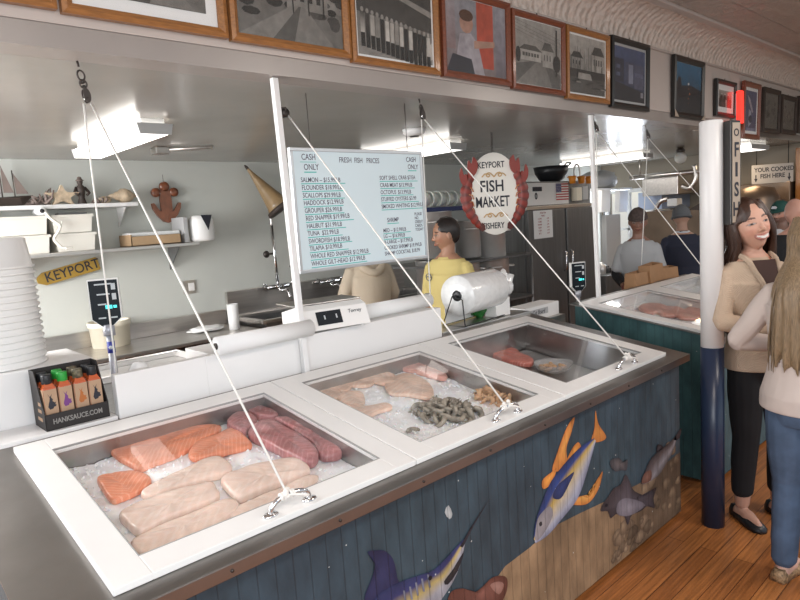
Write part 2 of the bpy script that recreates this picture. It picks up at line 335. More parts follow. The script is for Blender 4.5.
def counter(name, x0, x1, lids, gls, label):
    t = thing(name, ((x0+x1)/2, 1.9, 0), label, 'counter', 'steel topped fish counters')
    hs = -.0215
    b = MB()
    xs = [x0]+[q for g in gls for q in (g[0]-.01, g[1]+.01)]+[x1]
    def slab(xa, xb, sa, sb):
        p = [lp(xa, sa, hs), lp(xb, sa, hs), lp(xb, sb, hs), lp(xa, sb, hs)]
        q = [v-LN*.004 for v in p]
        b.add(p+q, [(0, 1, 2, 3), (7, 6, 5, 4), (0, 4, 5, 1), (1, 5, 6, 2), (2, 6, 7, 3), (3, 7, 4, 0)])
    slab(x0, x1, -.032, SG0-.012); slab(x0, x1, SG1+.012, 1.0)
    for i in range(0, len(xs), 2): slab(xs[i], xs[i+1], SG0-.012, SG1+.012)
    b.build('steel_top', 'counter_steel', t)
    b = MB(); e = lp(0, -.032, hs)
    b.box((x0, e.y-.003, e.z-.036), (x1, e.y+.003, e.z+.001), bev=.002)
    n = int((x1-x0)/.34)
    for i in range(n): b.lathe([(.0045, 0), (.0045, .003), (0, .0034)], 8, 1, frame((x0+.1+i*.34, e.y-.003, e.z-.018), (1, 0, 0), (0, 0, 1)))
    b.build('folded_lip', ['lipcopper', 'iron'], t)
    for g in gls:
        b = MB(); d = -.24
        for (xa, sa), (xb, sb) in (((g[0]-.01, SG0-.012), (g[1]+.01, SG0-.012)), ((g[1]+.01, SG0-.012), (g[1]+.01, SG1+.012)), ((g[1]+.01, SG1+.012), (g[0]-.01, SG1+.012)), ((g[0]-.01, SG1+.012), (g[0]-.01, SG0-.012))):
            b.poly([lp(xa, sa, hs), lp(xb, sb, hs), lp(xb, sb, d), lp(xa, sa, d)])
        b.poly([lp(g[0]-.01, SG0-.012, d), lp(g[1]+.01, SG0-.012, d), lp(g[1]+.01, SG1+.012, d), lp(g[0]-.01, SG1+.012, d)])
        b.build('tank', 'sheath' if x0 < 1 else 'white_plastic', t)
    return t
ct = counter('display_counter', .222, 3.383, LIDS, GL, 'nearest long steel topped counter with a painted sea life mural on its plank front')
# carcass sides and back
def carcass(t, x0, x1, col):
    for x in (x0+.02, x1-.035):
        b = MB(); e0 = lp(0, .0, -.03); e1 = lp(0, .98, -.03)
        b.add([(x, YM+.012, .02), (x, 2.39, .02), (x, 2.39, e1.z), (x, YM+.012, e0.z), (x+.015, YM+.012, .02), (x+.015, 2.39, .02), (x+.015, 2.39, e1.z), (x+.015, YM+.012, e0.z)], [(0, 1, 2, 3), (7, 6, 5, 4), (0, 4, 5, 1), (1, 5, 6, 2), (2, 6, 7, 3), (3, 7, 4, 0)], col=col)
        b.build('side_panel', 'mural', t)
    for x in (x0+.05, x1-.07):
        for y in (1.5, 2.34): b = MB(); b.lathe([(.022, 0), (.022, .012), (.014, .018), (.014, .06)], 12, 0, Matrix.Translation((x, y, 0))); b.build('foot', 'iron', t)
carcass(ct, .222, 3.383, (.05, .09, .11))
# ---------------------------------------------------------------- the mural (planks with the painting on them)
mu = MB()
def mp(u, v, k=0): p = ay(u, v, YM); return V((p.x, YM-.0012*k, p.z))
def mpoly(pts, cols, k, sm=5):
    """painted patch: pixels traced from the photograph, laid on the plank front; cols = (edge, centre)"""
    p = spline([V((*q, 0)) for q in pts], sm, True) if sm > 1 else [V((*q, 0)) for q in pts]
    p = [mp(q.x, q.y, k) for q in p]; c = sum(p, V())/len(p); n = len(p)
    vs = p+[c]; cc = [cols[0]]*n+[cols[-1]]
    mu.add(vs, [(i, (i+1) % n, n) for i in range(n)], 0, False, cc)
def mstrip(rows, k):
    """painted fish body: rows = list of (pixel list, colour), lofted between successive rows"""
    R = [[mp(q.x, q.y, k) for q in spline([V((*q, 0)) for q in r[0]], 5)] for r in rows]
    n = len(R[0]); vs = [p for r in R for p in r]; cc = []
    for i, r in enumerate(rows): cc += [r[1]]*n
    fs = [(i*n+j, i*n+j+1, (i+1)*n+j+1, (i+1)*n+j) for i in range(len(R)-1) for j in range(n-1)]
    mu.add(vs, fs, 0, False, cc)
X0, X1 = .245, 3.375
def sea(x, z):
    n = noise.noise(V((x*1.7, z*2.3, 3)))*.5+.5
    c = V((.030, .049, .070))*(1-n*.35)+V((.018, .034, .036))*n
    e = max(0, (x-2.2)/1.2); c = c*(1+.8*e*n)
    return tuple(c)
NXm, NZm = 80, 22; vs = []; cc = []; fs = []
for i in range(NXm+1):
    for j in range(NZm+1):
        x = X0+(X1-X0)*i/NXm; z = .02+.872*j/NZm; vs.append((x, YM, z)); cc.append(sea(x, z))
for i in range(NXm):
    for j in range(NZm): a = i*(NZm+1)+j; fs.append((a, a+NZm+1, a+NZm+2, a+1))
mu.add(vs, fs, 0, False, cc)
mu.box((X0, YM+.0005, .02), (X1, YM+.012, .892), col=(.03, .04, .05))
# sand and rocks
top = [(486, 592), (505, 566), (530, 547), (552, 527), (580, 513), (597, 505), (612, 498), (626, 490), (640, 483), (652, 472), (667, 462), (680, 452), (690, 446)]
tw = [mp(u, v, 1) for u, v in top]; tw = [V((tw[0].x-.35, tw[0].y, .02)), V((tw[0].x-.1, tw[0].y, tw[0].z-.1))]+tw; tw[-1].x = X1
vs = []; cc = []; fs = []
for i, p in enumerate(tw):
    for j in range(5):
        t_ = j/4; z = .021+(max(p.z, .022)-.021)*t_; vs.append(V((p.x, p.y, z)))
        rock = min(1, max(0, (p.x-2.75)/.35)); n = .75+.5*noise.noise(V((p.x*6, z*6, 1)))
        c = V((.33, .215, .125)).lerp(V((.15, .10, .065)), rock)*n; cc.append(tuple(c))
for i in range(len(tw)-1):
    for j in range(4): a = i*5+j; fs.append((a, a+5, a+6, a+1))
mu.add(vs, fs, 0, False, cc)
for i in range(46):
    x = random.uniform(2.62, 3.36); z = random.uniform(.04, .06+.42*max(0, min(1, (x-2.4)/.9)))
    r = random.uniform(.02, .05); g = random.uniform(.6, 1.5); c = (.13*g, .085*g, .055*g); d = (.27*g, .19*g, .12*g)
    n = 9; ph = random.random()*6
    p = [V((min(X1, x+r*(1+.25*math.sin(3*a+ph))*math.cos(a)), YM-.0022-.00001*i, max(.022, z+r*.75*math.sin(a)))) for a in [2*PI*q/n for q in range(n)]]
    mu.add(p+[V((x-.2*r, YM-.0022-.00001*i, z+.2*r))], [((q+1) % n, q, n) for q in range(n)], 0, False, [c]*n+[d])
BK = (.012, .012, .02); NAVY = (.02, .03, .09); YEL = (.46, .31, .08); SILV = (.36, .37, .46); ORG_ = (.48, .16, .04)
# yellowfin tuna
mpoly([(552, 471), (557, 452), (566, 428), (574, 417), (571, 432), (566, 448), (566, 466)], (ORG_, (.7, .32, .08)), 2)
mpoly([(543, 489), (542, 480), (551, 472), (556, 468), (552, 482)], (ORG_, (.7, .3, .06)), 2)
mpoly([(566, 462), (572, 448), (578, 442), (580, 450)], (ORG_, (.7, .3, .06)), 2, 3)
mpoly([(591, 440), (594, 428), (595, 410), (598, 424), (606, 437), (598, 442)], (ORG_, (.6, .25, .06)), 2, 3)
mpoly([(571, 503), (580, 496), (590, 496), (602, 471), (598, 489), (588, 503), (576, 505)], (ORG_, (.75, .4, .1)), 2, 4)
mstrip([([(533, 537), (535, 521), (541, 503), (550, 482), (566, 461), (582, 445), (594, 438)], NAVY),
        ([(533, 538), (537, 525), (545, 506), (556, 485), (571, 464), (584, 448), (594, 438)], (.03, .06, .22)),
        ([(533, 539), (539, 527), (549, 509), (560, 488), (574, 467), (586, 450), (594, 439)], YEL),
        ([(534, 540), (541, 529), (552, 513), (564, 494), (577, 472), (588, 452), (594, 440)], (.5, .42, .3)),
        ([(534, 541), (544, 532), (557, 517), (571, 499), (582, 475), (590, 453), (595, 440)], SILV),
        ([(535, 543), (547, 535), (561, 519), (577, 498), (586, 473), (592, 452), (595, 441)], (.20, .21, .30))], 3)
mpoly([(552, 497), (556, 486), (566, 477), (573, 472), (568, 484), (560, 498)], (NAVY, (.03, .05, .17)), 4, 4)
mpoly([(534, 538), (536, 521), (541, 512), (549, 506), (552, 514), (546, 528), (538, 539)], ((.24, .22, .24), (.34, .31, .32)), 4, 4)
mpoly([(538, 523), (540, 521), (541, 524), (539, 526)], (BK, (.05, .05, .05)), 5, 2)
# swordfish
mpoly([(367, 552), (376, 550), (385, 551), (393, 560), (397, 578), (400, 590), (372, 604), (364, 598), (372, 576), (374, 562)], ((.015, .018, .06), (.03, .035, .10)), 2, 4)
mstrip([([(340, 655), (372, 601), (397, 583), (418, 575), (432, 570), (446, 557), (456, 546), (461, 541), (464, 538)], NAVY),
        ([(352, 660), (385, 605), (408, 590), (425, 579), (437, 573), (449, 560), (457, 548), (461.5, 542), (464.2, 538.3)], (.035, .04, .13)),
        ([(362, 664), (398, 612), (418, 595), (432, 583), (442, 576), (451, 562), (458, 550), (462, 543), (464.4, 538.6)], (.42, .32, .12)),
        ([(376, 668), (412, 618), (428, 600), (440, 588), (448, 578), (455, 564), (460, 552), (462.5, 545), (464.6, 539)], (.33, .32, .36)),
        ([(388, 672), (424, 622), (438, 603), (447, 590), (453, 580), (459, 566), (462, 554), (463.5, 547), (465, 539.4)], (.22, .22, .25))], 3)
mpoly([(459, 546), (470, 527), (490, 496), (473, 525), (462, 547)], (BK, (.03, .03, .04)), 4, 1)
mpoly([(443, 581), (452, 569), (463, 551), (457, 570), (447, 584)], (BK, (.03, .03, .03)), 4, 2)
mpoly([(427, 577), (430, 575), (431, 578), (428, 580)], (BK, BK), 5, 2)
for k in range(5):
    u = 402+k*6; v = 596-k*4; mpoly([(u, v-6), (u+2, v-6), (u+4, v+7), (u+2, v+7)], ((.16, .17, .22), (.2, .2, .26)), 4, 1)
# grouper lying on the sand
mpoly([(450, 592), (462, 588), (472, 592), (480, 588), (492, 577), (504, 576), (507, 583), (504, 596), (494, 610), (470, 616), (448, 608)], ((.10, .035, .025), (.22, .09, .07)), 3)
mpoly([(489, 585), (497, 581), (503, 584), (498, 594)], ((.28, .14, .11), (.32, .18, .15)), 4, 3)
# black drum
mpoly([(600, 511), (602, 504), (607, 497), (613, 488), (620, 484), (625, 474), (630, 484), (634, 491), (646, 496), (651, 495), (656, 487), (653, 498), (654, 508), (648, 505), (640, 511), (631, 515), (627, 525), (623, 515), (615, 514), (610, 518), (607, 511)], ((.045, .035, .04), (.13, .11, .13)), 3, 3)
mpoly([(616, 513), (617, 503), (624, 498), (636, 500), (644, 505), (634, 513), (624, 516)], ((.19, .17, .20), (.32, .29, .33)), 4, 4)
mpoly([(604, 505), (606, 503), (607, 505), (605, 507)], (BK, BK), 5, 2)
# small porgy
mpoly([(609, 463), (613, 458), (619, 458), (623, 462), (627, 459), (626, 470), (621, 470), (614, 471)], ((.05, .05, .06), (.15, .13, .13)), 3, 3)
# striped bass diving
mstrip([([(640, 484), (644, 472), (650, 459), (660, 449), (668, 443), (675, 436)], (.03, .025, .03)),
        ([(643, 484), (648, 473), (655, 461), (663, 452), (670, 446), (675, 437)], (.14, .11, .11)),
        ([(648, 482), (654, 474), (660, 464), (667, 455), (672, 447), (675.5, 438)], (.33, .30, .32)),
        ([(653, 479), (659, 474), (664, 466), (670, 456), (674, 447), (676, 438)], (.12, .10, .10))], 3)
mpoly([(673, 440), (677, 432), (681, 428), (679, 438)], (BK, (.05, .04, .05)), 3, 2)
mpoly([(656, 452), (657, 444), (663, 447)], (BK, (.06, .05, .06)), 3, 2)
mpoly([(641, 483), (643, 474), (650, 470), (650, 480)], ((.16, .07, .05), (.24, .12, .09)), 4, 3)
# flaked patch
mpoly([(444, 512), (448, 505), (452, 514), (449, 519)], ((.3, .32, .33), (.42, .43, .43)), 2, 2)
mu.build('mural_front', 'mural', ct)
# ================================================================ LIDS
M['seal'] = mat('grey_seal', (.35, .35, .34), .5)
SF = .030
def lid(x0, x1, g, label, hx=None):
    t = thing('glazed_lid', lp((x0+x1)/2, 0, -.02), label, 'lid', None)
    b = MB(); th = -.0205
    def rail(xa, xb, sa, sb):
        o = lp(0, 0, th); F = frame(o, (1, 0, 0), (0, CT, ST)); b.box((xa, sa, 0), (xb, sb, -th), bev=.003, mtx=F)
    rail(x0, g[0], SF, SL1); rail(g[1], x1, SF, SL1); rail(g[0]-.001, g[1]+.001, SF, SG0); rail(g[0]-.001, g[1]+.001, SG1, SL1)
    b.build('lid_frame', 'white_plastic', t)
    b = MB(); F = frame(lp(0, 0, 0), (1, 0, 0), (0, CT, ST))
    b.box((g[0]-.006, SG0-.006, -.010), (g[1]+.006, SG1+.006, -.005), mtx=F); b.build('pane', 'glass', t)
    b = MB(); e = .004
    b.tube([F @ V(q) for q in ((g[0], SG0, -.003), (g[1], SG0, -.003), (g[1], SG1, -.003), (g[0], SG1, -.003))], e, 6, closed=True); b.build('seal', 'seal', t)
    if hx:
        c = (hx[0]+hx[1])/2; b = MB(); w = (hx[1]-hx[0])/2
        P = [(-w, 0, .006), (-w*.92, 0, .025), (-w*.6, 0, .040), (0, 0, .046), (w*.6, 0, .040), (w*.92, 0, .025), (w, 0, .006)]
        b.tube(spline([F @ V((c+q[0], .055+q[1], q[2])) for q in P], 4), .0078, 10)
        for sgn in (-1, 1):
            b.ell((0, 0, 0), (.025, .015, .007), 12, mtx=F @ Matrix.Translation((c+sgn*w, .055, .003)))
        b.build('handle', 'chrome', t)
    return t
hx = []
for (ua, va), (ub, vb) in (((267, 513), (307, 498)), ((487, 417.5), (512, 409.5)), ((612.5, 367.5), (629, 361))):
    hx.append((al(ua, va).x, al(ub, vb).x))
lid(*LIDS[0], GL[0], 'white framed glass lid over the salmon and tuna, nearest end of the counter', hx[0])
lid(*LIDS[1], GL[1], 'white framed glass lid over the grey shrimp and pale flounder fillets', hx[1])
lid(*LIDS[2], GL[2], 'white framed glass lid over the bin without ice at the counter end', hx[2])
# ================================================================ COUNTER BEYOND THE GAP
X2 = 3.83
L2 = [(X2+.02, X2+.955), (X2+.959, X2+1.90)]
G2 = [(a+.10, b-.10) for a, b in L2]
c2 = counter('display_counter', X2, X2+1.93, L2, G2, 'far steel topped counter with blue green plank side beyond the white and navy column')
carcass(c2, X2, X2+1.93, (.05, .12, .125))
b = MB(); b.box((X2+.03, YM, .02), (X2+1.90, YM+.012, .892), col=(.05, .11, .13)); b.build('front_panel', 'mural', c2)
for i, l in enumerate(('white framed glass lid over orange fillets beside the white and navy column', 'white framed glass lid, second along the far counter, in front of the man in navy')):
    lid(*L2[i], G2[i], l, ((L2[i][0]+L2[i][1])/2-.07, (L2[i][0]+L2[i][1])/2+.07))
# ================================================================ ICE
M['ice'] = mat('crushed_ice', (.97, .985, 1), .3, sss=.2, bump=.35, bscale=90, bdist=.003)
def ice(x0, x1, h, label, nchip=900):
    b = MB(); nx = int((x1-x0)/.012); ny = 62; vs = []; fs = []
    for i in range(nx+1):
        for j in range(ny+1):
            x = x0+(x1-x0)*i/nx; s = SG0-.008+(SG1-SG0+.016)*j/ny
            d = .010*noise.noise(V((x*9, s*9, 0)))+.006*noise.noise(V((x*45, s*45, 4)))+.004*noise.noise(V((x*110, s*110, 7)))
            vs.append(lp(x, s, h-.004+d))
    for i in range(nx):
        for j in range(ny): a = i*(ny+1)+j; fs.append((a, a+ny+1, a+ny+2, a+1))
    b.add(vs, fs, 0, True)
    for i in range(nchip):
        x = random.uniform(x0+.015, x1-.015); s = random.uniform(SG0, SG1); r = random.uniform(.002, .0055)
        R = Matrix.Translation(lp(x, s, h+random.uniform(-.004, .004))) @ Matrix.Rotation(random.random()*6, 4, V((random.random()-.5, random.random()-.5, random.random()-.5)).normalized())
        b.box((-r, -r*.7, -r*.5), (r, r*.7, r*.5), mtx=R)
    o = b.build('crushed_ice', 'ice'); tag(o, label, 'ice', kind='stuff'); return o
HI = -.088
ice(GL[0][0]-.008, GL[0][1]+.008, HI, 'bed of crushed ice under the salmon, white fish and tuna')
ice(GL[1][0]-.008, GL[1][1]+.008, HI, 'bed of crushed ice under the flounder fillets and shrimp')
for i in (0, 1): ice(G2[i][0]-.008, G2[i][1]+.008, HI, 'bed of crushed ice in the far counter bin, %s' % ('beside the column', 'in front of the man in navy', 'behind the column')[i], 200)
# ================================================================ FILLETS
M['salmon'] = stripes('salmon_flesh', (.80, .29, .165), (.86, .40, .26), 16, .3, .28, dist=2.5, bump=.06)
M['cod'] = stripes('white_fish_flesh', (.84, .66, .56), (.87, .71, .62), 9, .6, .22, dist=5, nz=.07, sss=.25, bump=.04)
M['tuna'] = stripes('tuna_flesh', (.46, .19, .19), (.55, .28, .27), 12, .3, .3, dist=6, nz=.18, bump=.1)
M['flounder'] = stripes('flounder_flesh', (.84, .60, .47), (.88, .69, .57), 9, .5, .28, dist=6, nz=.12, bump=.05)
M['pinkflesh'] = stripes('pink_flesh', (.77, .40, .33), (.81, .48, .41), 9, .4, .3, dist=5, nz=.12, bump=.05)
def fillet(name, px, h, H, mt, label, cat='fish fillet', group=None, O=(0, 0, 3.3333), ridge=0):
    """outline traced in the photograph, laid on the ice; puffed to thickness H"""
    pts = [al(O[0]+x/O[2], O[1]+y/O[2], h+H*.5) for x, y in px]
    q = spline([V((p.x, sl(p), 0)) for p in pts], 5, True); n = len(q)
    c = sum(q, V())/n
    sxx = sum((p.x-c.x)**2 for p in q); syy = sum((p.y-c.y)**2 for p in q); sxy = sum((p.x-c.x)*(p.y-c.y) for p in q)
    a = .5*math.atan2(2*sxy, sxx-syy); ca, sa = math.cos(a), math.sin(a)
    q = [((p.x-c.x)*ca+(p.y-c.y)*sa, -(p.x-c.x)*sa+(p.y-c.y)*ca) for p in q]
    W = frame(lp(c.x, c.y, h), V((ca, sa*CT, sa*ST)), V((-sa, ca*CT, ca*ST)))
    b = MB(); prof = [(.985, 0), (1, .2), (.995, .65), (.965, .9), (.905, 1), (.7, 1.02), (.45, 1.03), (.2, 1.02)]
    vs = []; fs = []
    for k, z in prof:
        for x, y in q:
            zz = z*H*(1+.18*noise.noise(V((x*14, y*20, c.x*9))))
            if ridge and k < .99: zz -= ridge*math.exp(-(y/.006)**2)*z
            vs.append((x*k, y*k, zz))
    vs.append((0, 0, H)); m_ = len(prof)
    for i in range(m_-1):
        for j in range(n): fs.append((i*n+j, i*n+(j+1) % n, (i+1)*n+(j+1) % n, (i+1)*n+j))
    for j in range(n): fs.append(((m_-1)*n+j, (m_-1)*n+(j+1) % n, len(vs)-1))
    fs.append(tuple(range(n-1, -1, -1)))
    b.add(vs, fs, 0, True); o = b.build(name, mt, mtx=W); tag(o, label, cat, group); return o
A = (40, 380, 3.3333); Bz = (200, 380, 3.3333); Cz = (300, 320, 3.3333); Dz = (440, 260, 3.3333)
fillet('salmon_fillet', [(245, 235), (330, 200), (420, 186), (500, 166), (595, 155), (606, 172), (540, 215), (470, 255), (400, 282), (335, 306), (308, 292), (255, 262)], HI, .022, 'salmon', 'largest bright orange salmon fillet at the back left of the ice', O=A, ridge=.004)
fillet('salmon_fillet', [(500, 250), (530, 215), (600, 185), (650, 168), (690, 195), (712, 226), (640, 245), (560, 265), (515, 270)], HI, .022, 'salmon', 'orange salmon tail piece beside the purple tuna loins', O=A, ridge=.003)
fillet('salmon_fillet', [(195, 335), (240, 322), (330, 315), (377, 340), (340, 375), (280, 402), (243, 408), (212, 370)], HI, .024, 'salmon', 'small square salmon piece nearest the left rail', O=A, ridge=.003)
fillet('white_fish_fillet', [(345, 380), (420, 338), (500, 298), (590, 262), (640, 285), (638, 315), (560, 338), (450, 372), (380, 398), (352, 396)], HI, .024, 'cod', 'tapered white fish fillet just in front of the salmon tail piece', O=A)
fillet('white_fish_fillet', [(270, 455), (340, 418), (450, 382), (570, 354), (595, 370), (600, 400), (500, 445), (420, 482), (340, 518), (292, 488)], HI, .03, 'cod', 'thick white fish fillet in front of the square salmon piece', O=A)
fillet('white_fish_fillet', [(322, 540), (420, 493), (520, 452), (605, 415), (660, 412), (668, 440), (590, 490), (480, 545), (390, 590), (325, 590), (308, 565)], HI, .024, 'cod', 'white fish fillet nearest the front rail at the left', O=A)
fillet('white_fish_fillet', [(75, 340), (130, 312), (210, 287), (320, 270), (370, 295), (365, 318), (290, 345), (200, 380), (140, 405), (108, 385)], HI, .03, 'cod', 'thick white fish fillet behind the chrome handle of the near lid', O=Bz)
fillet('white_fish_fillet', [(100, 452), (170, 415), (290, 364), (375, 326), (402, 335), (330, 390), (220, 440), (135, 474)], HI, .02, 'cod', 'thin white fish fillet between the thick fillet and the front rail', O=Bz)
fillet('tuna_loin', [(95, 148), (130, 116), (172, 122), (196, 145), (165, 175), (150, 182), (112, 168)], HI, .035, 'tuna', 'short purple tuna piece at the left of the tuna group', O=Bz, cat='tuna loin')
fillet('tuna_loin', [(155, 100), (190, 92), (250, 110), (266, 126), (232, 132), (192, 126)], HI, .03, 'tuna', 'purple tuna piece furthest back near the rear tank wall', O=Bz, cat='tuna loin')
fillet('tuna_loin', [(165, 185), (200, 152), (236, 142), (300, 172), (360, 210), (398, 248), (395, 275), (360, 285), (300, 257), (230, 222)], HI, .038, 'tuna', 'long dark purple tuna loin in front of the other tuna', O=Bz, cat='tuna loin')
fillet('tuna_loin', [(252, 138), (305, 136), (370, 166), (430, 206), (476, 240), (470, 258), (412, 262), (380, 222), (315, 176)], HI, .034, 'tuna', 'long purple tuna loin lying along the right rail', O=Bz, cat='tuna loin')
FL = [([(50, 230), (92, 212), (126, 236), (136, 256), (110, 266), (70, 250)], 'pale flounder fillet folded in the back left corner of the middle bin'),
      ([(104, 212), (160, 204), (172, 222), (160, 238), (132, 234)], 'small pale flounder fillet, second from the left along the back'),
      ([(165, 200), (204, 190), (242, 210), (228, 220), (180, 220)], 'beige flounder fillet in the middle of the back row'),
      ([(208, 188), (258, 176), (304, 184), (322, 204), (292, 214), (245, 204)], 'pinkish flounder fillet to the right end of the back row'),
      ([(333, 196), (370, 190), (420, 212), (438, 243), (420, 258), (370, 250), (318, 245), (304, 218)], 'large curled flounder fillet in the middle of the ice'),
      ([(136, 258), (178, 246), (208, 252), (214, 278), (190, 286), (152, 278)], 'tan flounder fillet curled over the front of the group'),
      ([(168, 290), (228, 294), (284, 286), (300, 298), (262, 310), (228, 324), (190, 306)], 'long flounder fillet nearest the front of its group')]
def grow(px, k):
    cx_ = sum(p[0] for p in px)/len(px); cy_ = sum(p[1] for p in px)/len(px); return [(cx_+(p[0]-cx_)*k, cy_+(p[1]-cy_)*k) for p in px]
for px, l in FL: fillet('flounder_fillet', grow(px, 1.22), HI+.003, .016, 'flounder', l, O=Cz)
fillet('pink_fillet', [(340, 146), (390, 145), (450, 160), (495, 186), (490, 200), (450, 194), (390, 176), (345, 165)], HI, .02, 'pinkflesh', 'long pink fillet alone at the back right of the middle bin', O=Cz)
# ================================================================ SHRIMP
M['shrimp'] = mat('raw_grey_shrimp', (.30, .27, .22), .25, nz=.7, nscale=35, coat=.3)
M['scallop'] = mat('tan_shellfish_meat', (.62, .40, .24), .35, nz=.3, nscale=45, sss=.15)
def shrimp_proto(m, nm, label, cat, group, sc=1):
    b = MB(); P = []; R = []
    for i in range(13):
        a = -2.0+3.6*i/12; P.append(V((.022*math.cos(a), .022*math.sin(a)+.0, .006))*sc); R.append((.0035+.0055*math.sin(PI*(i+1.2)/14.5))*sc*(1.06 if i % 2 else .96))
    b.tube(P, R, 8)
    for k in (-.5, 0, .5):
        q = P[-1]; d = (P[-1]-P[-2]).normalized(); s_ = d.cross(V((0, 0, 1)))
        b.tube([q, q+(d+s_*k)*.012*sc], [.002*sc, .0035*sc], 5, sq=.4)
    for i in range(2, 9):
        q = P[i]*.78; b.tube([q+V((0, 0, -.004))*sc, P[i]*.48+V((0, 0, -.003))*sc], [.0012*sc, .0005*sc], 4)
    h0 = P[0]; hd = (P[0]-P[1]).normalized(); b.tube([h0, h0+hd*.014*sc+V((0, 0, .004))], [.0045*sc, .0008*sc], 5)
    o = b.build(nm, m, mtx=Matrix.Translation((0, 0, 0))); tag(o, label, cat, group); return o
def pile(proto, n, pix, O, h, jz, sc):
    """scatter copies inside a traced ellipse on the ice, heaped in the middle"""
    c = al(O[0]+pix[0]/O[2], O[1]+pix[1]/O[2], h); ex = al(O[0]+pix[2]/O[2], O[1]+pix[3]/O[2], h)-c; ey = al(O[0]+pix[4]/O[2], O[1]+pix[5]/O[2], h)-c
    for i in range(n):
        r = math.sqrt((i+.5)/n); a = i*2.39996; o = proto if i == 0 else proto.copy()
        if i: COL.objects.link(o)
        p = c+ex*(r*math.cos(a))+ey*(r*math.sin(a))+LN*(.003+jz*(1-r)*1.0)
        o.matrix_world = Matrix.Translation(p) @ Matrix.Rotation(TILT, 4, 'X') @ Matrix.Rotation(random.random()*6.3, 4, 'Z') @ Matrix.Rotation(random.uniform(-1.1, 1.1), 4, 'X') @ Matrix.Rotation(random.uniform(-1, 1), 4, 'Y') @ Matrix.Scale(sc*random.uniform(.85, 1.2), 4)
pile(shrimp_proto('shrimp', 'raw_shrimp', 'raw grey shrimp in the heap on the ice of the middle bin', 'shrimp', 'raw grey shrimp in a heap'), 46, (488, 312, 590, 312, 482, 346), Cz, HI, .022, 1.25)
pile(shrimp_proto('scallop', 'shelled_prawn', 'tan shelled prawn in the heap at the right of the middle bin', 'prawn', 'tan shelled prawns in a heap', .9), 34, (660, 258, 738, 258, 655, 284), Cz, HI, .02, 1.15)
lone = shrimp_proto('shrimp', 'raw_shrimp', 'single raw shrimp lying apart from the heap by the front rail', 'shrimp', None, 1.0)
lone.matrix_world = Matrix.Translation(al(300+378/3.333, 320+374/3.333, HI+.004)) @ Matrix.Rotation(1.2, 4, 'Z')
# ================================================================ BIN WITHOUT ICE
HB = -.175
M['redfish'] = stripes('red_fish_skin', (.58, .17, .13), (.72, .36, .30), 24, .3, .3, dist=3, nz=.15)
b = MB(); F = frame(lp(0, 0, HB), (1, 0, 0), (0, CT, ST)); b.box((GL[2][0], SG0, -.012), (GL[2][1], SG1, 0), bev=.004, mtx=F); o = b.build('bin_tray', 'sheath'); tag(o, 'flat steel tray in the bottom of the bin without ice', 'tray')
for px, l in (([(105, 302), (150, 294), (215, 306), (225, 322), (180, 322), (130, 314)], 'red skinned fillet at the left of the bin without ice'), ([(150, 296), (230, 296), (275, 312), (262, 322), (205, 318)], 'red skinned fillet furthest back in the bin without ice'), ([(185, 318), (240, 312), (300, 326), (324, 340), (310, 354), (250, 346), (205, 332)], 'red skinned fillet overlapping the glass bowl')):
    fillet('red_fillet', px, HB+.004, .03, 'redfish', l, O=Dz)
bc = al(440+378/3.333, 260+372/3.333, HB)
t = thing('glass_bowl', bc, 'shallow glass bowl of pale shellfish pieces in the bin without ice', 'bowl')
Wm = Matrix.Translation(bc+LN*.003)
b = MB(); b.lathe([(.06, 0), (.085, .014), (.105, .045), (.108, .05), (.103, .046), (.083, .018), (.058, .005), (0, .004)], 28, 0, Wm); b.build('bowl', 'clear', t)
b = MB()
for i in range(26):
    a = random.random()*6.3; r = .07*math.sqrt(random.random()); b.ell((r*math.cos(a), r*math.sin(a), .018+random.random()*.012), (.014, .011, .009), 8, mtx=Wm)
tag(b.build('shellfish_pieces', 'scallop', t), kind='stuff')
b = MB()
for u in (530, 612):
    p = al(u, 340 if u == 530 else 345, -.06); b.tube(spline([p+V((0, 0, .03)), p+V((.03, 0, .028)), p+V((.0, 0, .0)), p+V((0, .0, -.10))], 4), .003, 6)
b.tube([al(532, 349, -.06), al(568, 339, -.06)], .0025, 6)
# second counter fillets
for i, (u, v) in enumerate(((655, 309), (672, 312), (690, 315), (702, 311))):
    w = 15; px = [(u-w, v-1), (u-6, v-5), (u+8, v-4), (u+w, v), (u+9, v+4), (u-7, v+4)]
    fillet('orange_fillet', px, HI, .022, 'pinkflesh', 'pink orange fillet in the far counter, %s' % ('furthest left', 'second from the left', 'third from the left', 'mostly behind the column')[i], O=(0, 0, 1))
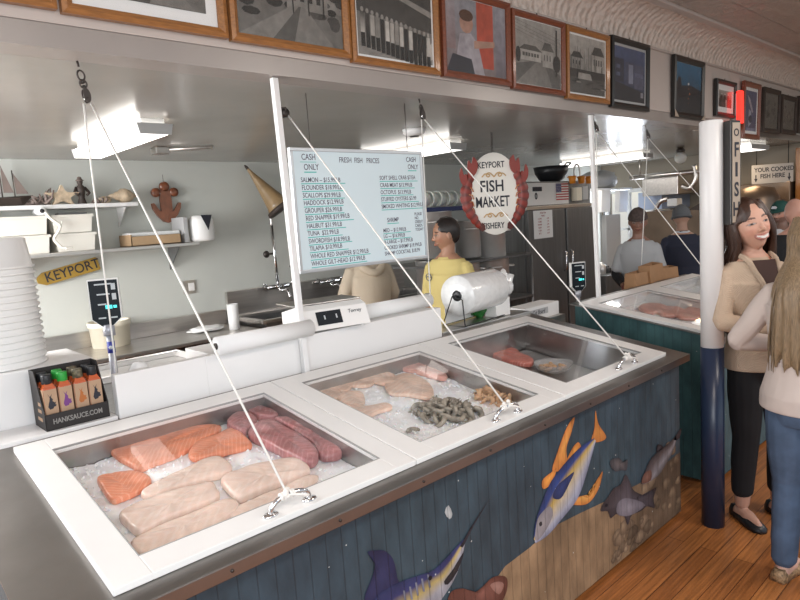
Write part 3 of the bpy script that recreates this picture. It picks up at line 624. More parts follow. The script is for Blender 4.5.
# ================================================================ PULLEYS AND PULL ROPES
def pulley(hp, pp, label):
    hp = V(hp); pp = V(pp); t = thing('pulley', hp, label, 'pulley', None)
    b = MB(); d = (pp-hp); L_ = d.length; d.normalize(); s_ = d.cross(V((0, 1, 0))).normalized()
    k1 = hp+d*.05; k2 = hp+d*(L_*.62)
    b.tube([hp, hp+d*.02], .004, 8); b.tube([k1+d*(.018*math.cos(a))+s_*(.012*math.sin(a)) for a in [2*PI*i/14 for i in range(14)]], .0034, 8, closed=True); b.build('screw_eye', 'iron', t)
    b = MB(); a0 = k1+d*.02
    b.tube(spline([a0, a0.lerp(k2, .3)+s_*.008, a0.lerp(k2, .6)-s_*.008, k2-d*.016], 4), .0032, 6); b.build('s_hook', 'iron', t)
    b = MB(); b.tube([k2+d*(.014*math.cos(a))+s_*(.012*math.sin(a)) for a in [2*PI*i/14 for i in range(14)]], .0034, 8, closed=True)
    b.build('swivel_ring', 'iron', t)
    e = pp; b = MB(); F = frame(e, s_, d)
    out = [(.013*math.cos(a), .026*math.sin(a)) for a in [2*PI*i/16 for i in range(16)]]
    for z in (-.010, .007): b.prism(out, .003, F @ Matrix.Translation((0, -.008, z)))
    b.tube([F @ V((0, -.030, 0)), F @ V((0, -.044, 0))], .006, 8); b.tube([F @ V((0, 0, -.012)), F @ V((0, 0, .012))], .004, 8); b.build('block', 'iron', t)
    b = MB(); b.lathe([(.006, -.006), (.012, -.0055), (.010, 0), (.012, .0055), (.006, .006)], 16, 0, F); b.build('wheel', 'chrome', t)
    return t
def rope(pts, label, r=.0036, knot=None):
    t = thing('pull_rope', pts[-1], label, 'rope', None)
    b = MB(); b.tube(pts, r, 7); b.build('line', 'rope', t)
    if knot:
        b = MB(); c, hx_ = knot
        for i in range(7):
            a = c+V((random.uniform(-.012, .012), random.uniform(-.008, .008), random.uniform(-.004, .02)))
            b.ell(a, (.009, .007, .007), 8)
        w = .04
        for dx in (-.022, -.012, .010, .018): b.tube([c+V((dx, .0, -.004))+V((0, .009*math.cos(q), .009*math.sin(q)+.004)) for q in [2*PI*i/10 for i in range(10)]], .004, 6, closed=True)
        b.tube(spline([c, c+V((.02, -.02, .0)), c+V((.05, -.025, -.012)), c+V((.06, -.01, -.016))], 4), .0038, 6)
        b.build('knot', 'rope', t)
    return t
HK = [az(77, 61, CZ-.001), az(419, 99, CZ-.001), az(593, 118, CZ-.001), az(645.5, 126, CZ-.001)]
PP = [ay(87, 98, HK[0].y), ay(423, 116, HK[1].y), ay(597, 129.5, HK[2].y), ay(648.5, 136.5, HK[3].y)]
for h_, p_, l in zip(HK, PP, ('iron pulley block hanging from the ceiling edge at the far left', 'iron pulley block hanging in front of the whiteboard corner', 'iron pulley block hanging beside the right white post', 'iron pulley block, rightmost, nearest the column')): pulley(h_, p_, l)
hp = V((1.563, 2.392, ay(282, 107, 2.392).z)); p2 = ay(284.5, 113, 2.392)
t = thing('pulley', hp, 'small pulley screwed to the left white post near its top', 'pulley'); b = MB()
b.lathe([(.006, -.012), (.02, -.010), (.014, 0), (.02, .010), (.006, .012)], 16, 0, frame(p2, (1, 0, 0), (0, 0, 1))); b.build('wheel', 'iron', t)
b = MB(); b.tube([V((p2.x-.025, p2.y, p2.z+.02)), p2+V((0, -.012, .02)), p2+V((0, -.012, 0))], .0045, 8); b.build('bracket', 'iron', t)
def knot_at(h): return lp((h[0]+h[1])/2-.01, .055, .045)
K = [knot_at(h) for h in hx]
rope([PP[0]+V((.012, 0, -.02)), K[0]], 'white rope from the far left pulley to the near lid handle', knot=(K[0], 0))
rope([p2+V((.01, 0, 0)), K[1]], 'white rope from the post pulley to the middle lid handle', knot=(K[1], 0))
rope([PP[1]+V((.012, 0, -.02)), K[2]], 'white rope from the whiteboard corner pulley to the third lid handle', knot=(K[2], 0))
k4 = knot_at(((L2[0][0]+L2[0][1])/2-.07, (L2[0][0]+L2[0][1])/2+.07)); k5 = knot_at(((L2[1][0]+L2[1][1])/2-.07, (L2[1][0]+L2[1][1])/2+.07))
rope([PP[2]+V((.012, 0, -.02)), k4], 'white rope from the pulley beside the right post slanting behind the column', knot=(k4, 0))
rope([PP[3]+V((.012, 0, -.02)), k5], 'white rope from the rightmost pulley slanting behind the column', knot=(k5, 0))
for i, (u, v, l) in enumerate(((117, 376, 'free rope end hanging straight down in front of the scale display by the sauce bottles'), (430.5, 300, 'free rope end hanging in front of the man in yellow'), (599, 300, 'free rope end hanging along the right white post'), (640.5, 283, 'free rope end hanging in front of the man in a grey shirt'))):
    p = PP[i]+V((-.014, 0, -.02)); e = ay(u, v, p.y); rope([p, V((p.x*.6+e.x*.4, p.y, p.z*.6+e.z*.4)), e], l, .0034)
# ================================================================ WHITE LEDGE, POSTS, COLUMN
b = MB(); b.box((.76, 2.412, 0), (1.121, 2.455, 1.25), bev=.004); b.box((1.12, 2.412, 0), (2.52, 2.455, 1.25), bev=.004); b.box((1.17, 2.45, 0), (2.52, 2.72, 1.244), bev=.004); tag(b.build('ledge', 'white'), 'long white painted ledge behind the fish lids carrying the scale and paper rolls', 'ledge')
b = MB(); b.box((.1, 2.60, 0), (.75, 2.95, 1.30), bev=.006); tag(b.build('cabinet', 'white'), 'white painted cabinet at the far left under the stacked tubs', 'cabinet')
b = MB(); b.box((2.53, 2.412, 0), (3.36, 2.62, 1.105), bev=.004); tag(b.build('shelf_unit', 'steel'), 'steel shelf behind the counter end under the bag roll', 'shelf')
b = MB(); b.box((.10, 2.412, 0), (.755, 2.595, 1.098), bev=.004); tag(b.build('shelf_unit', 'white'), 'white low ledge at the far left under the sauce bottle box', 'shelf')
for xa, xb, y, z0, l in ((1.585, 1.553, 2.392, 1.06, 'left white post between the near lid and the ceiling edge'), (4.178, 4.138, 2.392, 1.06, 'right white post rising from the far counter')):
    b = MB(); b.box((-.0135, -.0135, 0), (.0135, .0135, CZ-z0-.002), bev=.003, mtx=Matrix.Translation((xa, y, z0)) @ Matrix.Shear('XY', 4, (0, 0)) @ Matrix.Rotation(math.atan((xb-xa)/(CZ-z0)), 4, 'Y'))
    tag(b.build('post', 'white', org=(xa, y, z0)), l, 'post')
M['navy'] = mat('navy_gloss_paint', (.018, .030, .065), .3, nz=.1, nscale=5)
cb = az(713, 530, 0); cx, cy = cb.x+.045+.022, cb.y+.045-.020
t = thing('column', (cx, cy, 0), 'round column painted navy below and white above, standing on the wood floor', 'column')
zb = ay(713, 346, cy).z; zt = ay(713, 121, cy).z; rc = .055
b = MB(); b.lathe([(rc+.002, 0), (rc+.002, zb)], 40, 0, Matrix.Translation((cx, cy, 0))); b.build('navy_base', 'navy', t)
b = MB(); b.lathe([(rc, zb-.002), (rc, zt-.006), (rc-.006, zt)], 40, 0, Matrix.Translation((cx, cy, 0))); b.build('white_shaft', 'white', t)
# ================================================================ STACKED TUBS
def tub(z, h, top=False, c=(.475, 2.78)):
    b = MB(); R = .150; r = .128
    k = (R-r)/.17
    b.lathe([(R+.006, 0), (R+.006, .008), (R-.002, .010), (R-k*h, h), (R-k*h-.006, h+.004), (0, h+.004)], 36, 0, Matrix.Translation((*c, z)))
    return b.build('stacking_tub', 'white_plastic', org=(*c, z))
z = 1.302; n = 15
zt_ = ay(20, 237, 2.78).z
pitch = (zt_-.115-1.302)/n
for i in range(n): tag(tub(z+i*pitch, pitch-.0045), 'white upturned plastic tub inside the tall nested stack at the far left', 'tub', 'white tubs nested in a stack')
tag(tub(z+n*pitch, .11, True), 'topmost upturned white tub of the tall nested stack at the far left', 'tub')
# ================================================================ SAUCE BOX
M['carton'] = mat('black_printed_carton', (.018, .014, .013), .55)
M['kraft'] = mat('tan_label', (.42, .27, .17), .6); M['sauce'] = mat('orange_red_sauce', (.50, .10, .03), .2, coat=.6)
M['green_cap'] = mat('green_cap', (.02, .30, .04), .4); M['camo'] = mat('camouflage_cap', (.12, .10, .06), .5, nz=.9, nscale=90)
M['grey_ink'] = mat('pale_grey_lettering', (.26, .245, .23), .6)
c0 = az(51, 431, 1.1); c1 = az(114, 415, 1.1); dx = (c1-c0); BW = dx.length; dx.normalize()
F = frame((c0.x-.012, c0.y+.006, 1.0985), dx, (-dx.y, dx.x, 0)); BD = .135
t = thing('sauce_display_box', F.translation, 'black printed counter display box holding sauce bottles by the stacked tubs', 'display box')
b = MB(); e = .003; HB_ = .058; HT = .205
b.box((0, 0, 0), (BW, e, HB_), mtx=F); b.box((0, BD-e, 0), (BW, BD, HT), mtx=F); b.box((0, 0, 0), (BW, BD, e), mtx=F)
for x in (0, BW-e):
    b.add([F @ V(q) for q in ((x, 0, 0), (x, BD, 0), (x, BD, HT), (x, BD*.55, HT), (x, 0, HB_), (x+e, 0, 0), (x+e, BD, 0), (x+e, BD, HT), (x+e, BD*.55, HT), (x+e, 0, HB_))], [(0, 1, 2, 3, 4), (9, 8, 7, 6, 5), (0, 5, 6, 1), (1, 6, 7, 2), (2, 7, 8, 3), (3, 8, 9, 4), (4, 9, 5, 0)])
b.box((.003, .004, .003), (BW-.003, BD-.004, .030), mtx=F); b.build('carton', 'carton', t)
b = MB(); b.text('HANKSAUCE.COM', .0255, F @ frame((BW*.50, -.0008, HB_*.5), (1, 0, 0), (0, 0, 1)), ex=.0004, sx=.78, bold=.0006)
b.build('lettering', 'grey_ink', t)
b = MB()
for i, z_ in enumerate((.03, .06, .085)): b.box((-.0008, .03, z_), (0, .085-i*.012, z_+.012), mtx=F)
b.build('side_print', 'kraft', t)
HANK = [(-.2, 1.0), (-.05, .72), (.12, .98), (.02, .68), (.14, .5), (.1, .34), (.24, .2), (.34, .24), (.28, .05), (.36, -.02), (.3, -.16), (.16, -.16), (.1, -.3), (-.16, -.34), (-.26, -.1), (-.2, .15), (-.12, .4), (-.08, .66)]
def bottle(x, y, capm, inkm, label):
    o = F @ V((x, y, .0305)); t2 = thing('sauce_bottle', o, label, 'bottle'); w = .0225; G = Matrix.Translation(o) @ F.to_3x3().to_4x4()
    b = MB(); b.box((-w, -w, 0), (w, w, .118), bev=.005, mtx=G, smooth=False)
    b.add([G @ V(q) for q in [(-w+.003, -w+.003, .117), (w-.003, -w+.003, .117), (w-.003, w-.003, .117), (-w+.003, w-.003, .117), (-.011, -.011, .136), (.011, -.011, .136), (.011, .011, .136), (-.011, .011, .136)]], [(0, 1, 5, 4), (1, 2, 6, 5), (2, 3, 7, 6), (3, 0, 4, 7), (4, 5, 6, 7)])
    b.build('glass_body', 'sauce', t2)
    b = MB(); b.lathe([(.016, .130), (.0175, .132), (.0175, .160), (.0165, .163), (0, .163)], 18, 0, G); b.build('cap', capm, t2)
    b = MB(); b.box((-w*.94, -w-.0006, .022), (w*.94, -w+.002, .112), mtx=G); b.box((-w-.0006, -w*.9, .022), (-w+.002, w*.9, .112), mtx=G); lb = b.build('label', 'kraft', t2)
    b = MB(); H_ = frame(G @ V((0, -w-.0007, .067)), F.to_3x3().col[0], (0, 0, 1)); b.prism([(p[0]*.044, p[1]*.042-.012) for p in HANK], .0004, H_); b.build('printed_figure', inkm, lb)
M['purple_ink'] = mat('purple_ink', (.16, .04, .20), .6); M['orange_ink'] = mat('orange_ink', (.42, .13, .03), .6)
xs = [BW*q for q in (.145, .38, .62, .85)]
for x, c_, k_, l in zip(xs, ('black', 'green_cap', 'camo', 'black'), ('ink', 'purple_ink', 'orange_ink', 'ink'), ('leftmost front sauce bottle with a black cap and black printed figure', 'sauce bottle with a bright green cap and purple printed figure in the front row', 'sauce bottle with a camouflage cap and orange printed figure', 'rightmost front sauce bottle with a black cap and black printed figure')):
    bottle(x, .040, c_, k_, l)
for x, c_, k_, l in zip(xs, ('black', 'green_cap', 'camo', 'black'), ('ink', 'purple_ink', 'orange_ink', 'ink'), ('black capped sauce bottle behind the leftmost front one', 'green capped sauce bottle in the back row', 'camouflage capped sauce bottle in the back row', 'black capped sauce bottle behind the rightmost front one')):
    bottle(x, .100, c_, k_, l)
# ================================================================ SCALES
M['screen'] = mat('dark_display_face', (.008, .012, .017), .45, spec=.2); M['screen_lit'] = mat('lit_teal_digits', (.05, .55, .55), .4, emit=1.2)
M['greypole'] = mat('grey_pole', (.42, .43, .48), .35, metal=.4); M['blue'] = mat('blue_sticker', (.03, .04, .28), .5); M['lightprint'] = mat('pale_screen_print', (.55, .58, .6), .5)
def scale_display(px, pz, x, y, w, h, zbase, label, sticker=True):
    """tall display head on a pole"""
    F = frame((x, y, pz), (math.cos(-.45), math.sin(-.45), 0), (0, 0, 1)); t = thing('scale_display', (x, y, zbase), label, 'scale display')
    out = [(-w/2, h), (w/2, h), (w/2, h*.16), (w*.2, 0), (-w*.2, 0), (-w/2, h*.16)]
    b = MB(); b.prism([(p[0]*1.08, p[1]*1.02-.002+(.004 if p[1] > .1 else 0)) for p in out], .03, F @ Matrix.Translation((0, 0, -.03))); b.build('housing', 'white_plastic', t)
    b = MB(); b.prism(out, .003, F); b.build('screen', 'screen', t)
    b = MB()
    for i, (z_, a_, b_) in enumerate(((.92, -.3, .3), (.70, -.25, .2), (.48, -.25, .05), (.18, -.28, -.02), (.18, .15, .38))): b.box((a_*w, z_*h-.004, .003), (b_*w, z_*h+.002, .0036), mtx=F)
    for z_ in (.86, .64): b.box((.27*w, z_*h-.015, .003), (.42*w, z_*h+.012, .0036), mtx=F)
    b.build('printed_marks', 'lightprint', t)
    b = MB(); b.box((0, .37*h, .003), (.24*w, .45*h, .0036), mtx=F); b.box((.28*w, .38*h, .003), (.4*w, .44*h, .0036), mtx=F); b.build('digits', 'screen_lit', t)
    b = MB(); b.tube([F @ V((0, -.045, -.014)), F @ V((0, .004, -.014))], .024, 14); b.build('collar', 'greypole', t)
    q = F @ V((0, -.04, -.014)); b = MB(); b.tube([q, V((q.x, q.y, zbase+.01))], .015, 12); b.lathe([(.05, 0), (.05, .008), (.02, .012)], 20, 0, Matrix.Translation((q.x, q.y, zbase))); b.build('pole', 'greypole', t)
    if sticker:
        b = MB(); b.lathe([(.0158, pz-.12), (.0158, pz-.07)], 14, 0, Matrix.Translation((q.x, q.y, 0))); s_ = b.build('sticker', 'blue', t)
        b = MB(); b.lathe([(0, 0), (.008, 0), (.008, .001), (0, .001)], 12, 0, frame(V((q.x, q.y, pz-.095))+F.to_3x3().col[2]*.0155, F.to_3x3().col[0], (0, 0, 1))); b.build('sticker_mark', 'lightprint', s_)
a = ay(105, 326, 2.80); a2 = ay(105, 280, 2.80); sw = (ay(121, 300, 2.8)-ay(88, 300, 2.8)).length*.84
scale_display(0, a.z, a.x+.012, 2.80, sw, a2.z-a.z, .861, 'dark scale display on a grey pole behind the sauce bottles')
a = ay(579, 291, 2.62); a2 = ay(579, 263, 2.62)
scale_display(0, a.z, a.x, 2.62, .115, a2.z-a.z, .60, 'small dark scale display in front of the steel fridge doors', False)
b = MB(); b.box((a.x-.25, 2.50, 0), (a.x+.2, 2.9, .595), bev=.006); tag(b.build('stand', 'dark_steel'), 'low dark steel stand under the small scale display in the gap', 'stand')
# counter-top scale
F = frame(V(az(339, 330, 1.251)), (1, -.18, 0), (.18, 1, 0)); sx_ = .175
t = thing('counter_scale', F.translation, 'white electronic counter scale with a dark display panel on the ledge', 'scale')
b = MB(); b.add([F @ V(q) for q in ((-sx_, 0, .012), (sx_, 0, .012), (sx_, .26, .012), (-sx_, .26, .012), (-sx_, .04, .105), (sx_, .04, .105), (sx_, .09, .122), (-sx_, .09, .122), (sx_, .26, .085), (-sx_, .26, .085))], [(3, 2, 1, 0), (0, 1, 5, 4), (4, 5, 6, 7), (7, 6, 8, 9), (9, 8, 2, 3), (0, 4, 7, 9, 3), (1, 2, 8, 6, 5)])
for x in (-sx_+.03, sx_-.03): b.lathe([(.012, 0), (.012, .013)], 10, 0, F @ Matrix.Translation((x, .03, 0)))
b.build('body', 'white_plastic', t)
G = F @ frame((0, .0205, .0605), (1, 0, 0), (0, .43, 1)) @ Matrix.Translation((0, 0, .0005))
b = MB(); b.box((-sx_+.075, -.030, 0), (sx_-.145, .036, .002), mtx=G); p_ = b.build('display_panel', 'screen', t)
for x in (-.062, .0): b = MB(); b.box((x, -.004, .002), (x+.007, .016, .0025), mtx=G); b.build('digit', 'lightprint', p_)
b = MB(); b.text('Torrey', .026, G @ Matrix.Translation((sx_-.070, .020, .0005)), shear=.2); b.build('lettering', 'ink', t)
b = MB(); b.box((-sx_-.01, .10, .123), (sx_+.01, .30, .129), bev=.002, mtx=F); b.build('weighing_plate', 'steel', t)
# ================================================================ PAPER ROLLS
def roll(name, xa, xb, y, zc, r, label, m='paper'):
    t = thing(name, (xa, y, zc-r), label, 'paper roll'); W = frame((xa, y, zc), (0, 1, 0), (0, 0, 1)); n = xb-xa
    b = MB(); b.lathe([(r*.35, 0), (r, 0), (r, n), (r*.35, n)], 32, 0, W); b.build('paper', m, t)
    b = MB(); b.lathe([(r*.28, -.006), (r*.36, -.006), (r*.36, n+.006), (r*.28, n+.006)], 20, 0, W); b.build('cardboard_core', 'iron', t); return t
a = az(222, 357, 1.25); roll('paper_roll', a.x, 1.62, a.y+.04, 1.2895, .038, 'long white butcher paper roll on the ledge left of the scale')
a = az(372, 325, 1.25); roll('paper_roll', 2.02, 2.52, 2.50, 1.2895, .038, 'white butcher paper roll on the ledge right of the scale')
# ---------------------------------------------------------------- bag roll on its wire stand
M['bags'] = mat('clear_bag_roll', (.78, .78, .77), .25, nz=.08, nscale=30, bump=.5, bscale=40, bdist=.004, coat=.5)
A0 = ay(457, 296, 2.46); A1 = ay(489, 289, 2.56); ax_ = (A1-A0); 
t = thing('bag_roll', V((A0.x, A0.y, 1.106)), 'big roll of clear plastic bags on a black wire stand behind the third lid', 'bag roll')
L_ = .40; d = V((1, .12, 0)).normalized(); W = frame(A0, d.cross(V((0, 0, 1)))*-1, (0, 0, 1))
W = frame(A0, V((0, 0, 1)).cross(d), (0, 0, 1)); r = .116
zz = W.to_3x3().col[2]
if zz.dot(d) < 0: W = frame(A0, d.cross(V((0, 0, 1))), (0, 0, 1))
b = MB(); b.lathe([(.035, 0), (r, 0), (r+.003, .01), (r+.003, L_-.01), (r, L_), (.035, L_)], 40, 0, W); b.build('bags', 'bags', t)
b = MB(); b.lathe([(.012, -.006), (.030, -.006), (.032, 0), (.032, .02), (.012, .02)], 24, 0, W); b.build('core', 'black', t)
b = MB(); rx = W.to_3x3().col[0]; rz = A0-d*.02
for k in (-.02, L_+.02):
    c = A0+d*k; b.tube([c, c-rx*.05+V((0, 0, -.02)), V((c.x-rx.x*.06, c.y-rx.y*.06, 1.112)), V((c.x+rx.x*.10, c.y+rx.y*.10, 1.112)), c+rx*.02], .004, 6)
c = A0; b.tube([A0-d*.03, A0+d*(L_+.03)], .006, 8)
for s_ in (-.06, .10): b.tube([V((A0.x, A0.y, 1.112))-d*.02+rx*s_, V((A0.x, A0.y, 1.112))+d*(L_+.02)+rx*s_], .004, 6)
b.build('wire_stand', 'black', t)
b = MB(); b.add([V((A0.x, A0.y, 1.116))+d*q[0]+rx*q[1]+V((0, 0, q[2])) for q in ((0, .09, 0), (L_, .09, 0), (L_, .09, .12), (0, .09, .12), (0, .094, 0), (L_, .094, 0), (L_, .094, .12), (0, .094, .12))], [(0, 1, 2, 3), (7, 6, 5, 4), (0, 4, 5, 1), (1, 5, 6, 2), (2, 6, 7, 3), (3, 7, 4, 0)]); b.build('back_plate', 'white', t)
M['greenbag'] = mat('green_plastic', (.02, .16, .03), .3, bump=.6, bscale=30, bdist=.01)
def crumple(name, c, r, m, label, cat, seed=0, amp=.35):
    b = MB(); b.ell((0, 0, 0), 1, 28)
    for i, p in enumerate(b.v): n = 1+amp*noise.noise(p*1.9+V((seed, 0, 0)))+amp*.5*noise.noise(p*4.5+V((0, seed, 0))); b.v[i] = V((p.x*r[0]*n, p.y*r[1]*n, p.z*r[2]*n))+V(c)
    return tag(b.build(name, m), label, cat)
e = az(505, 319, 1.107)
crumple('plastic_bag', (e.x-.02, e.y+.20, 1.19), (.07, .05, .08), 'greenbag', 'crumpled green plastic bag behind the clear bag roll', 'bag', 2)
crumple('loose_bag', A0+d*(L_+.09)+V((0, 0, .015)), (.09, .06, .08), 'bags', 'crumpled clear bag end pulled loose from the bag roll', 'bag', 5, .5)
e = az(509, 318, 1.107); b = MB(); b.box((e.x-.02, e.y+.08, 1.107), (e.x+.12, e.y+.17, 1.22), bev=.003); tag(b.build('box', 'white_plastic'), 'small white box behind the end of the bag roll', 'box')
# carton with handwriting
e = ay(525, 310, 2.48); g_ = ay(543, 318.5, 2.48); F = frame((e.x, 2.48, g_.z), (1, .03, 0), (-.03, 1, 0)); cw = ay(562, 310, 2.5).x-e.x-.05
b = MB(); b.box((e.x-.02, 2.46, 0), (e.x+cw+.03, 2.68, g_.z-.001), bev=.004); tag(b.build('stand', 'steel'), 'steel stand under the white labelled carton', 'stand')
t = thing('carton', F.translation, 'white cardboard carton with a grey printed label beside the bag roll', 'carton')
b = MB(); b.box((0, 0, 0), (cw, .15, .092), bev=.002, mtx=F); b.box((.003, .003, .092), (cw/2-.001, .147, .0935), mtx=F); b.box((cw/2+.001, .003, .092), (cw-.003, .147, .0935), mtx=F); b.build('box_body', 'white_plastic', t)
M['greylabel'] = mat('grey_label', (.45, .45, .45), .6)
b = MB(); b.box((cw*.1, -.001, .03), (cw*.66, 0, .072), mtx=F); lb = b.build('label', 'greylabel', t)
b = MB(); b.text('Cut Board', .042, F @ frame((cw*.38, -.0012, .05), (1, 0, 0), (0, 0, 1)), shear=.3, sx=.85); b.build('lettering', 'ink', lb)
# ================================================================ BACK OF THE KITCHEN
def shelf_brackets(b, xs, y0, z, d, h=.16, m=1):
    for x in xs: b.add([(x, y0, z), (x, y0-d, z), (x, y0, z-h), (x+.008, y0, z), (x+.008, y0-d, z), (x+.008, y0, z-h)], [(0, 1, 2), (5, 4, 3), (0, 3, 4, 1), (1, 4, 5, 2), (2, 5, 3, 0)], m)
yU = 5.2; zU = ay(138, 202, yU).z; xU = ay(138, 202, yU).x
t = thing('wall_shelf', (xU-.7, YW, zU), 'upper white wall shelf of shells and a model boat', 'shelf')
b = MB(); b.box((.2, yU, zU-.03), (xU, YW-.001, zU), bev=.003); b.build('board', 'white', t)
for x in (.9, 1.9): b = MB(); shelf_brackets(b, (x,), YW-.002, zU-.03, .2, m=0); b.build('bracket', 'white', t)
yL = 5.08; zL = ay(194, 242, yL).z; xL = ay(200, 242, yL).x
t = thing('wall_shelf', (xL-.7, YW, zL), 'lower stainless steel wall shelf under the white storage bins', 'shelf')
b = MB(); b.box((.4, yL, zL-.03), (xL, YW-.001, zL), bev=.004); b.build('board', 'steel', t)
for x in (1.1, xL-.13): b = MB(); shelf_brackets(b, (x,), YW-.002, zL-.03, .24, .2, 0); b.build('bracket', 'dark_steel', t)
ys = 5.3
def onU(u): return ay(u, 200, ys).x
# model boat, driftwood, shells, figurine
M['wood_dark'] = mat('dark_carved_wood', (.05, .035, .028), .6, nz=.3, nscale=20); M['shell'] = mat('sea_shell', (.55, .43, .30), .45, nz=.35, nscale=30); M['sail'] = mat('faded_sail', (.22, .17, .15), .8, nz=.2)
x = onU(3); t = thing('model_boat', (x, ys, zU), 'small dark model sailing boat at the left of the upper shelf', 'model boat')
b = MB(); b.add([V((x+q[0], ys+q[1], zU+q[2])) for q in ((-.16, 0, .05), (-.1, -.04, .06), (.1, -.04, .06), (.2, 0, .08), (.1, .04, .06), (-.1, .04, .06), (-.1, -.015, .002), (.12, -.015, .002), (.12, .015, .002), (-.1, .015, .002))], [(0, 1, 2, 3, 4, 5), (9, 8, 7, 6), (0, 6, 1), (1, 6, 7, 2), (2, 7, 3), (3, 7, 8), (3, 8, 4), (4, 8, 9, 5), (5, 9, 0), (0, 9, 6)]); b.build('hull', 'wood_dark', t)
b = MB(); b.tube([(x, ys, zU+.05), (x, ys, zU+.34)], .005, 6); b.tube([(x+.08, ys, zU+.05), (x+.08, ys, zU+.26)], .004, 6); b.build('mast', 'wood_dark', t)
for q in ([(-.11, .10), (-.01, .09), (-.005, .32)], [(.01, .10), (.075, .10), (.012, .30)], [(.09, .09), (.17, .09), (.085, .24)]): b = MB(); b.prism([(x+p[0], zU+p[1]) for p in q], .003, Matrix(((1, 0, 0, 0), (0, 0, 1, ys-.001), (0, 1, 0, 0), (0, 0, 0, 1)))); b.build('sail', 'sail', t)
def driftwood(u, w, h, label, n=7, seed=1):
    R = random.Random(seed); x = onU(u); b = MB()
    for i in range(n):
        p = V((x+R.uniform(-w, w), ys+R.uniform(-.03, .03), zU+.012)); q = p+V((R.uniform(-w, w)*.9, R.uniform(-.02, .02), R.uniform(.3, 1)*h)); b.tube(spline([p, (p+q)/2+V((R.uniform(-.02, .02), 0, R.uniform(-.01, .02))), q], 4), [.010]*8+[.004], 6) if False else b.tube([p, (p+q)/2+V((R.uniform(-.02, .02), 0, R.uniform(-.01, .02))), q], [.011, .009, .004], 6)
    b.tube([(x-w, ys, zU+.012), (x, ys, zU+.016), (x+w, ys, zU+.012)], [.006, .012, .006], 7)
    tag(b.build('driftwood', 'sail'), label, 'driftwood')
driftwood(28, .08, .06, 'flat grey driftwood beside the model boat on the upper shelf', 8, 3)
driftwood(40, .07, .12, 'branched grey driftwood left of the star shaped shell', 12, 5)
x = onU(62); b = MB()
out = []
for i in range(10): a = PI/2+2*PI*i/10; r = .10 if i % 2 == 0 else .045; out.append(V((r*1.3*math.cos(a), r*.85*math.sin(a)+.065, 0)))
out = [q for q in spline(out, 4, True)]; b.prism([(q.x, max(0, q.y)) for q in out], .03, wallf(x, ys, zU)); tag(b.build('star_shell', 'shell'), 'tan star shaped shell standing on the upper shelf', 'shell')
x = onU(82); t = thing('figurine', (x, ys, zU), 'small dark standing fisherman figurine on the upper shelf', 'figurine'); b = MB()
b.lathe([(.035, 0), (.03, .02), (.022, .05), (.03, .10), (.034, .13), (.016, .15), (.022, .17), (.02, .195), (0, .205)], 14, 0, Matrix.Translation((x, ys, zU))); b.tube([(x-.03, ys, zU+.13), (x-.055, ys-.02, zU+.085), (x-.03, ys-.04, zU+.07)], .011, 7); b.tube([(x+.03, ys, zU+.13), (x+.055, ys-.02, zU+.085), (x+.03, ys-.04, zU+.07)], .011, 7); b.build('carved_body', 'wood_dark', t)
b = MB(); b.lathe([(.03, .182), (.03, .186), (.018, .19), (.014, .21), (0, .214)], 14, 0, Matrix.Translation((x, ys, zU))); b.build('hat', 'sail', t)
driftwood(98, .05, .06, 'low grey driftwood right of the figurine on the upper shelf', 7, 9)
x = onU(105); b = MB(); b.ell((x, ys, zU+.03), (.05, .03, .03), 12); tag(b.build('sea_shell', 'shell'), 'small rounded sea shell between the driftwood and the conch', 'shell')
x = onU(123); b = MB(); b.lathe([(.004, -.11), (.02, -.085), (.018, -.075), (.036, -.05), (.033, -.042), (.058, -.01), (.06, .02), (.045, .06), (.02, .09), (.006, .115)], 18, 0, frame((x, ys, zU+.058), (0, 1, 0), (0, 0, 1))); tag(b.build('conch_shell', 'shell'), 'brown conch shell at the right end of the upper shelf', 'shell')
# storage bins on the steel shelf
def bin_(u0, u1, v0, v1, y, label):
    p = ay(u0, v0, y); q = ay(u1, v1, y); z0 = q.z; h = p.z-q.z; t = thing('storage_bin', ((p.x+q.x)/2, y+.1, z0), label, 'storage bin')
    b = MB(); w = q.x-p.x; k = .012; x0 = p.x; d = .28
    def ring(e, z): return [(x0+e, y+e, z), (x0+w-e, y+e, z), (x0+w-e, y+d-e, z), (x0+e, y+d-e, z)]
    R = [ring(k*2, z0+.002), ring(k, z0+h*.93), ring(k-.008, z0+h*.93), ring(k-.008, z0+h), ring(k+.004, z0+h), ring(k*2+.003, z0+.02)]
    vs = [q for r in R for q in r]; fs = [(i*4+j, i*4+(j+1) % 4, i*4+4+(j+1) % 4, i*4+4+j) for i in range(5) for j in range(4)]+[(3, 2, 1, 0), (20, 21, 22, 23)]
    b.add(vs, fs); b.build('bin', 'cream2', t)
    b = MB(); b.box((x0+k-.01, y+k-.01, z0+h), (x0+w-k+.01, y+d-k+.01, z0+h+.006), bev=.002); b.build('lid', 'cream2', t)
M['cream2'] = mat('off_white_bin', (.80, .77, .70), .4)
zs = zL+.001; yb = 5.14
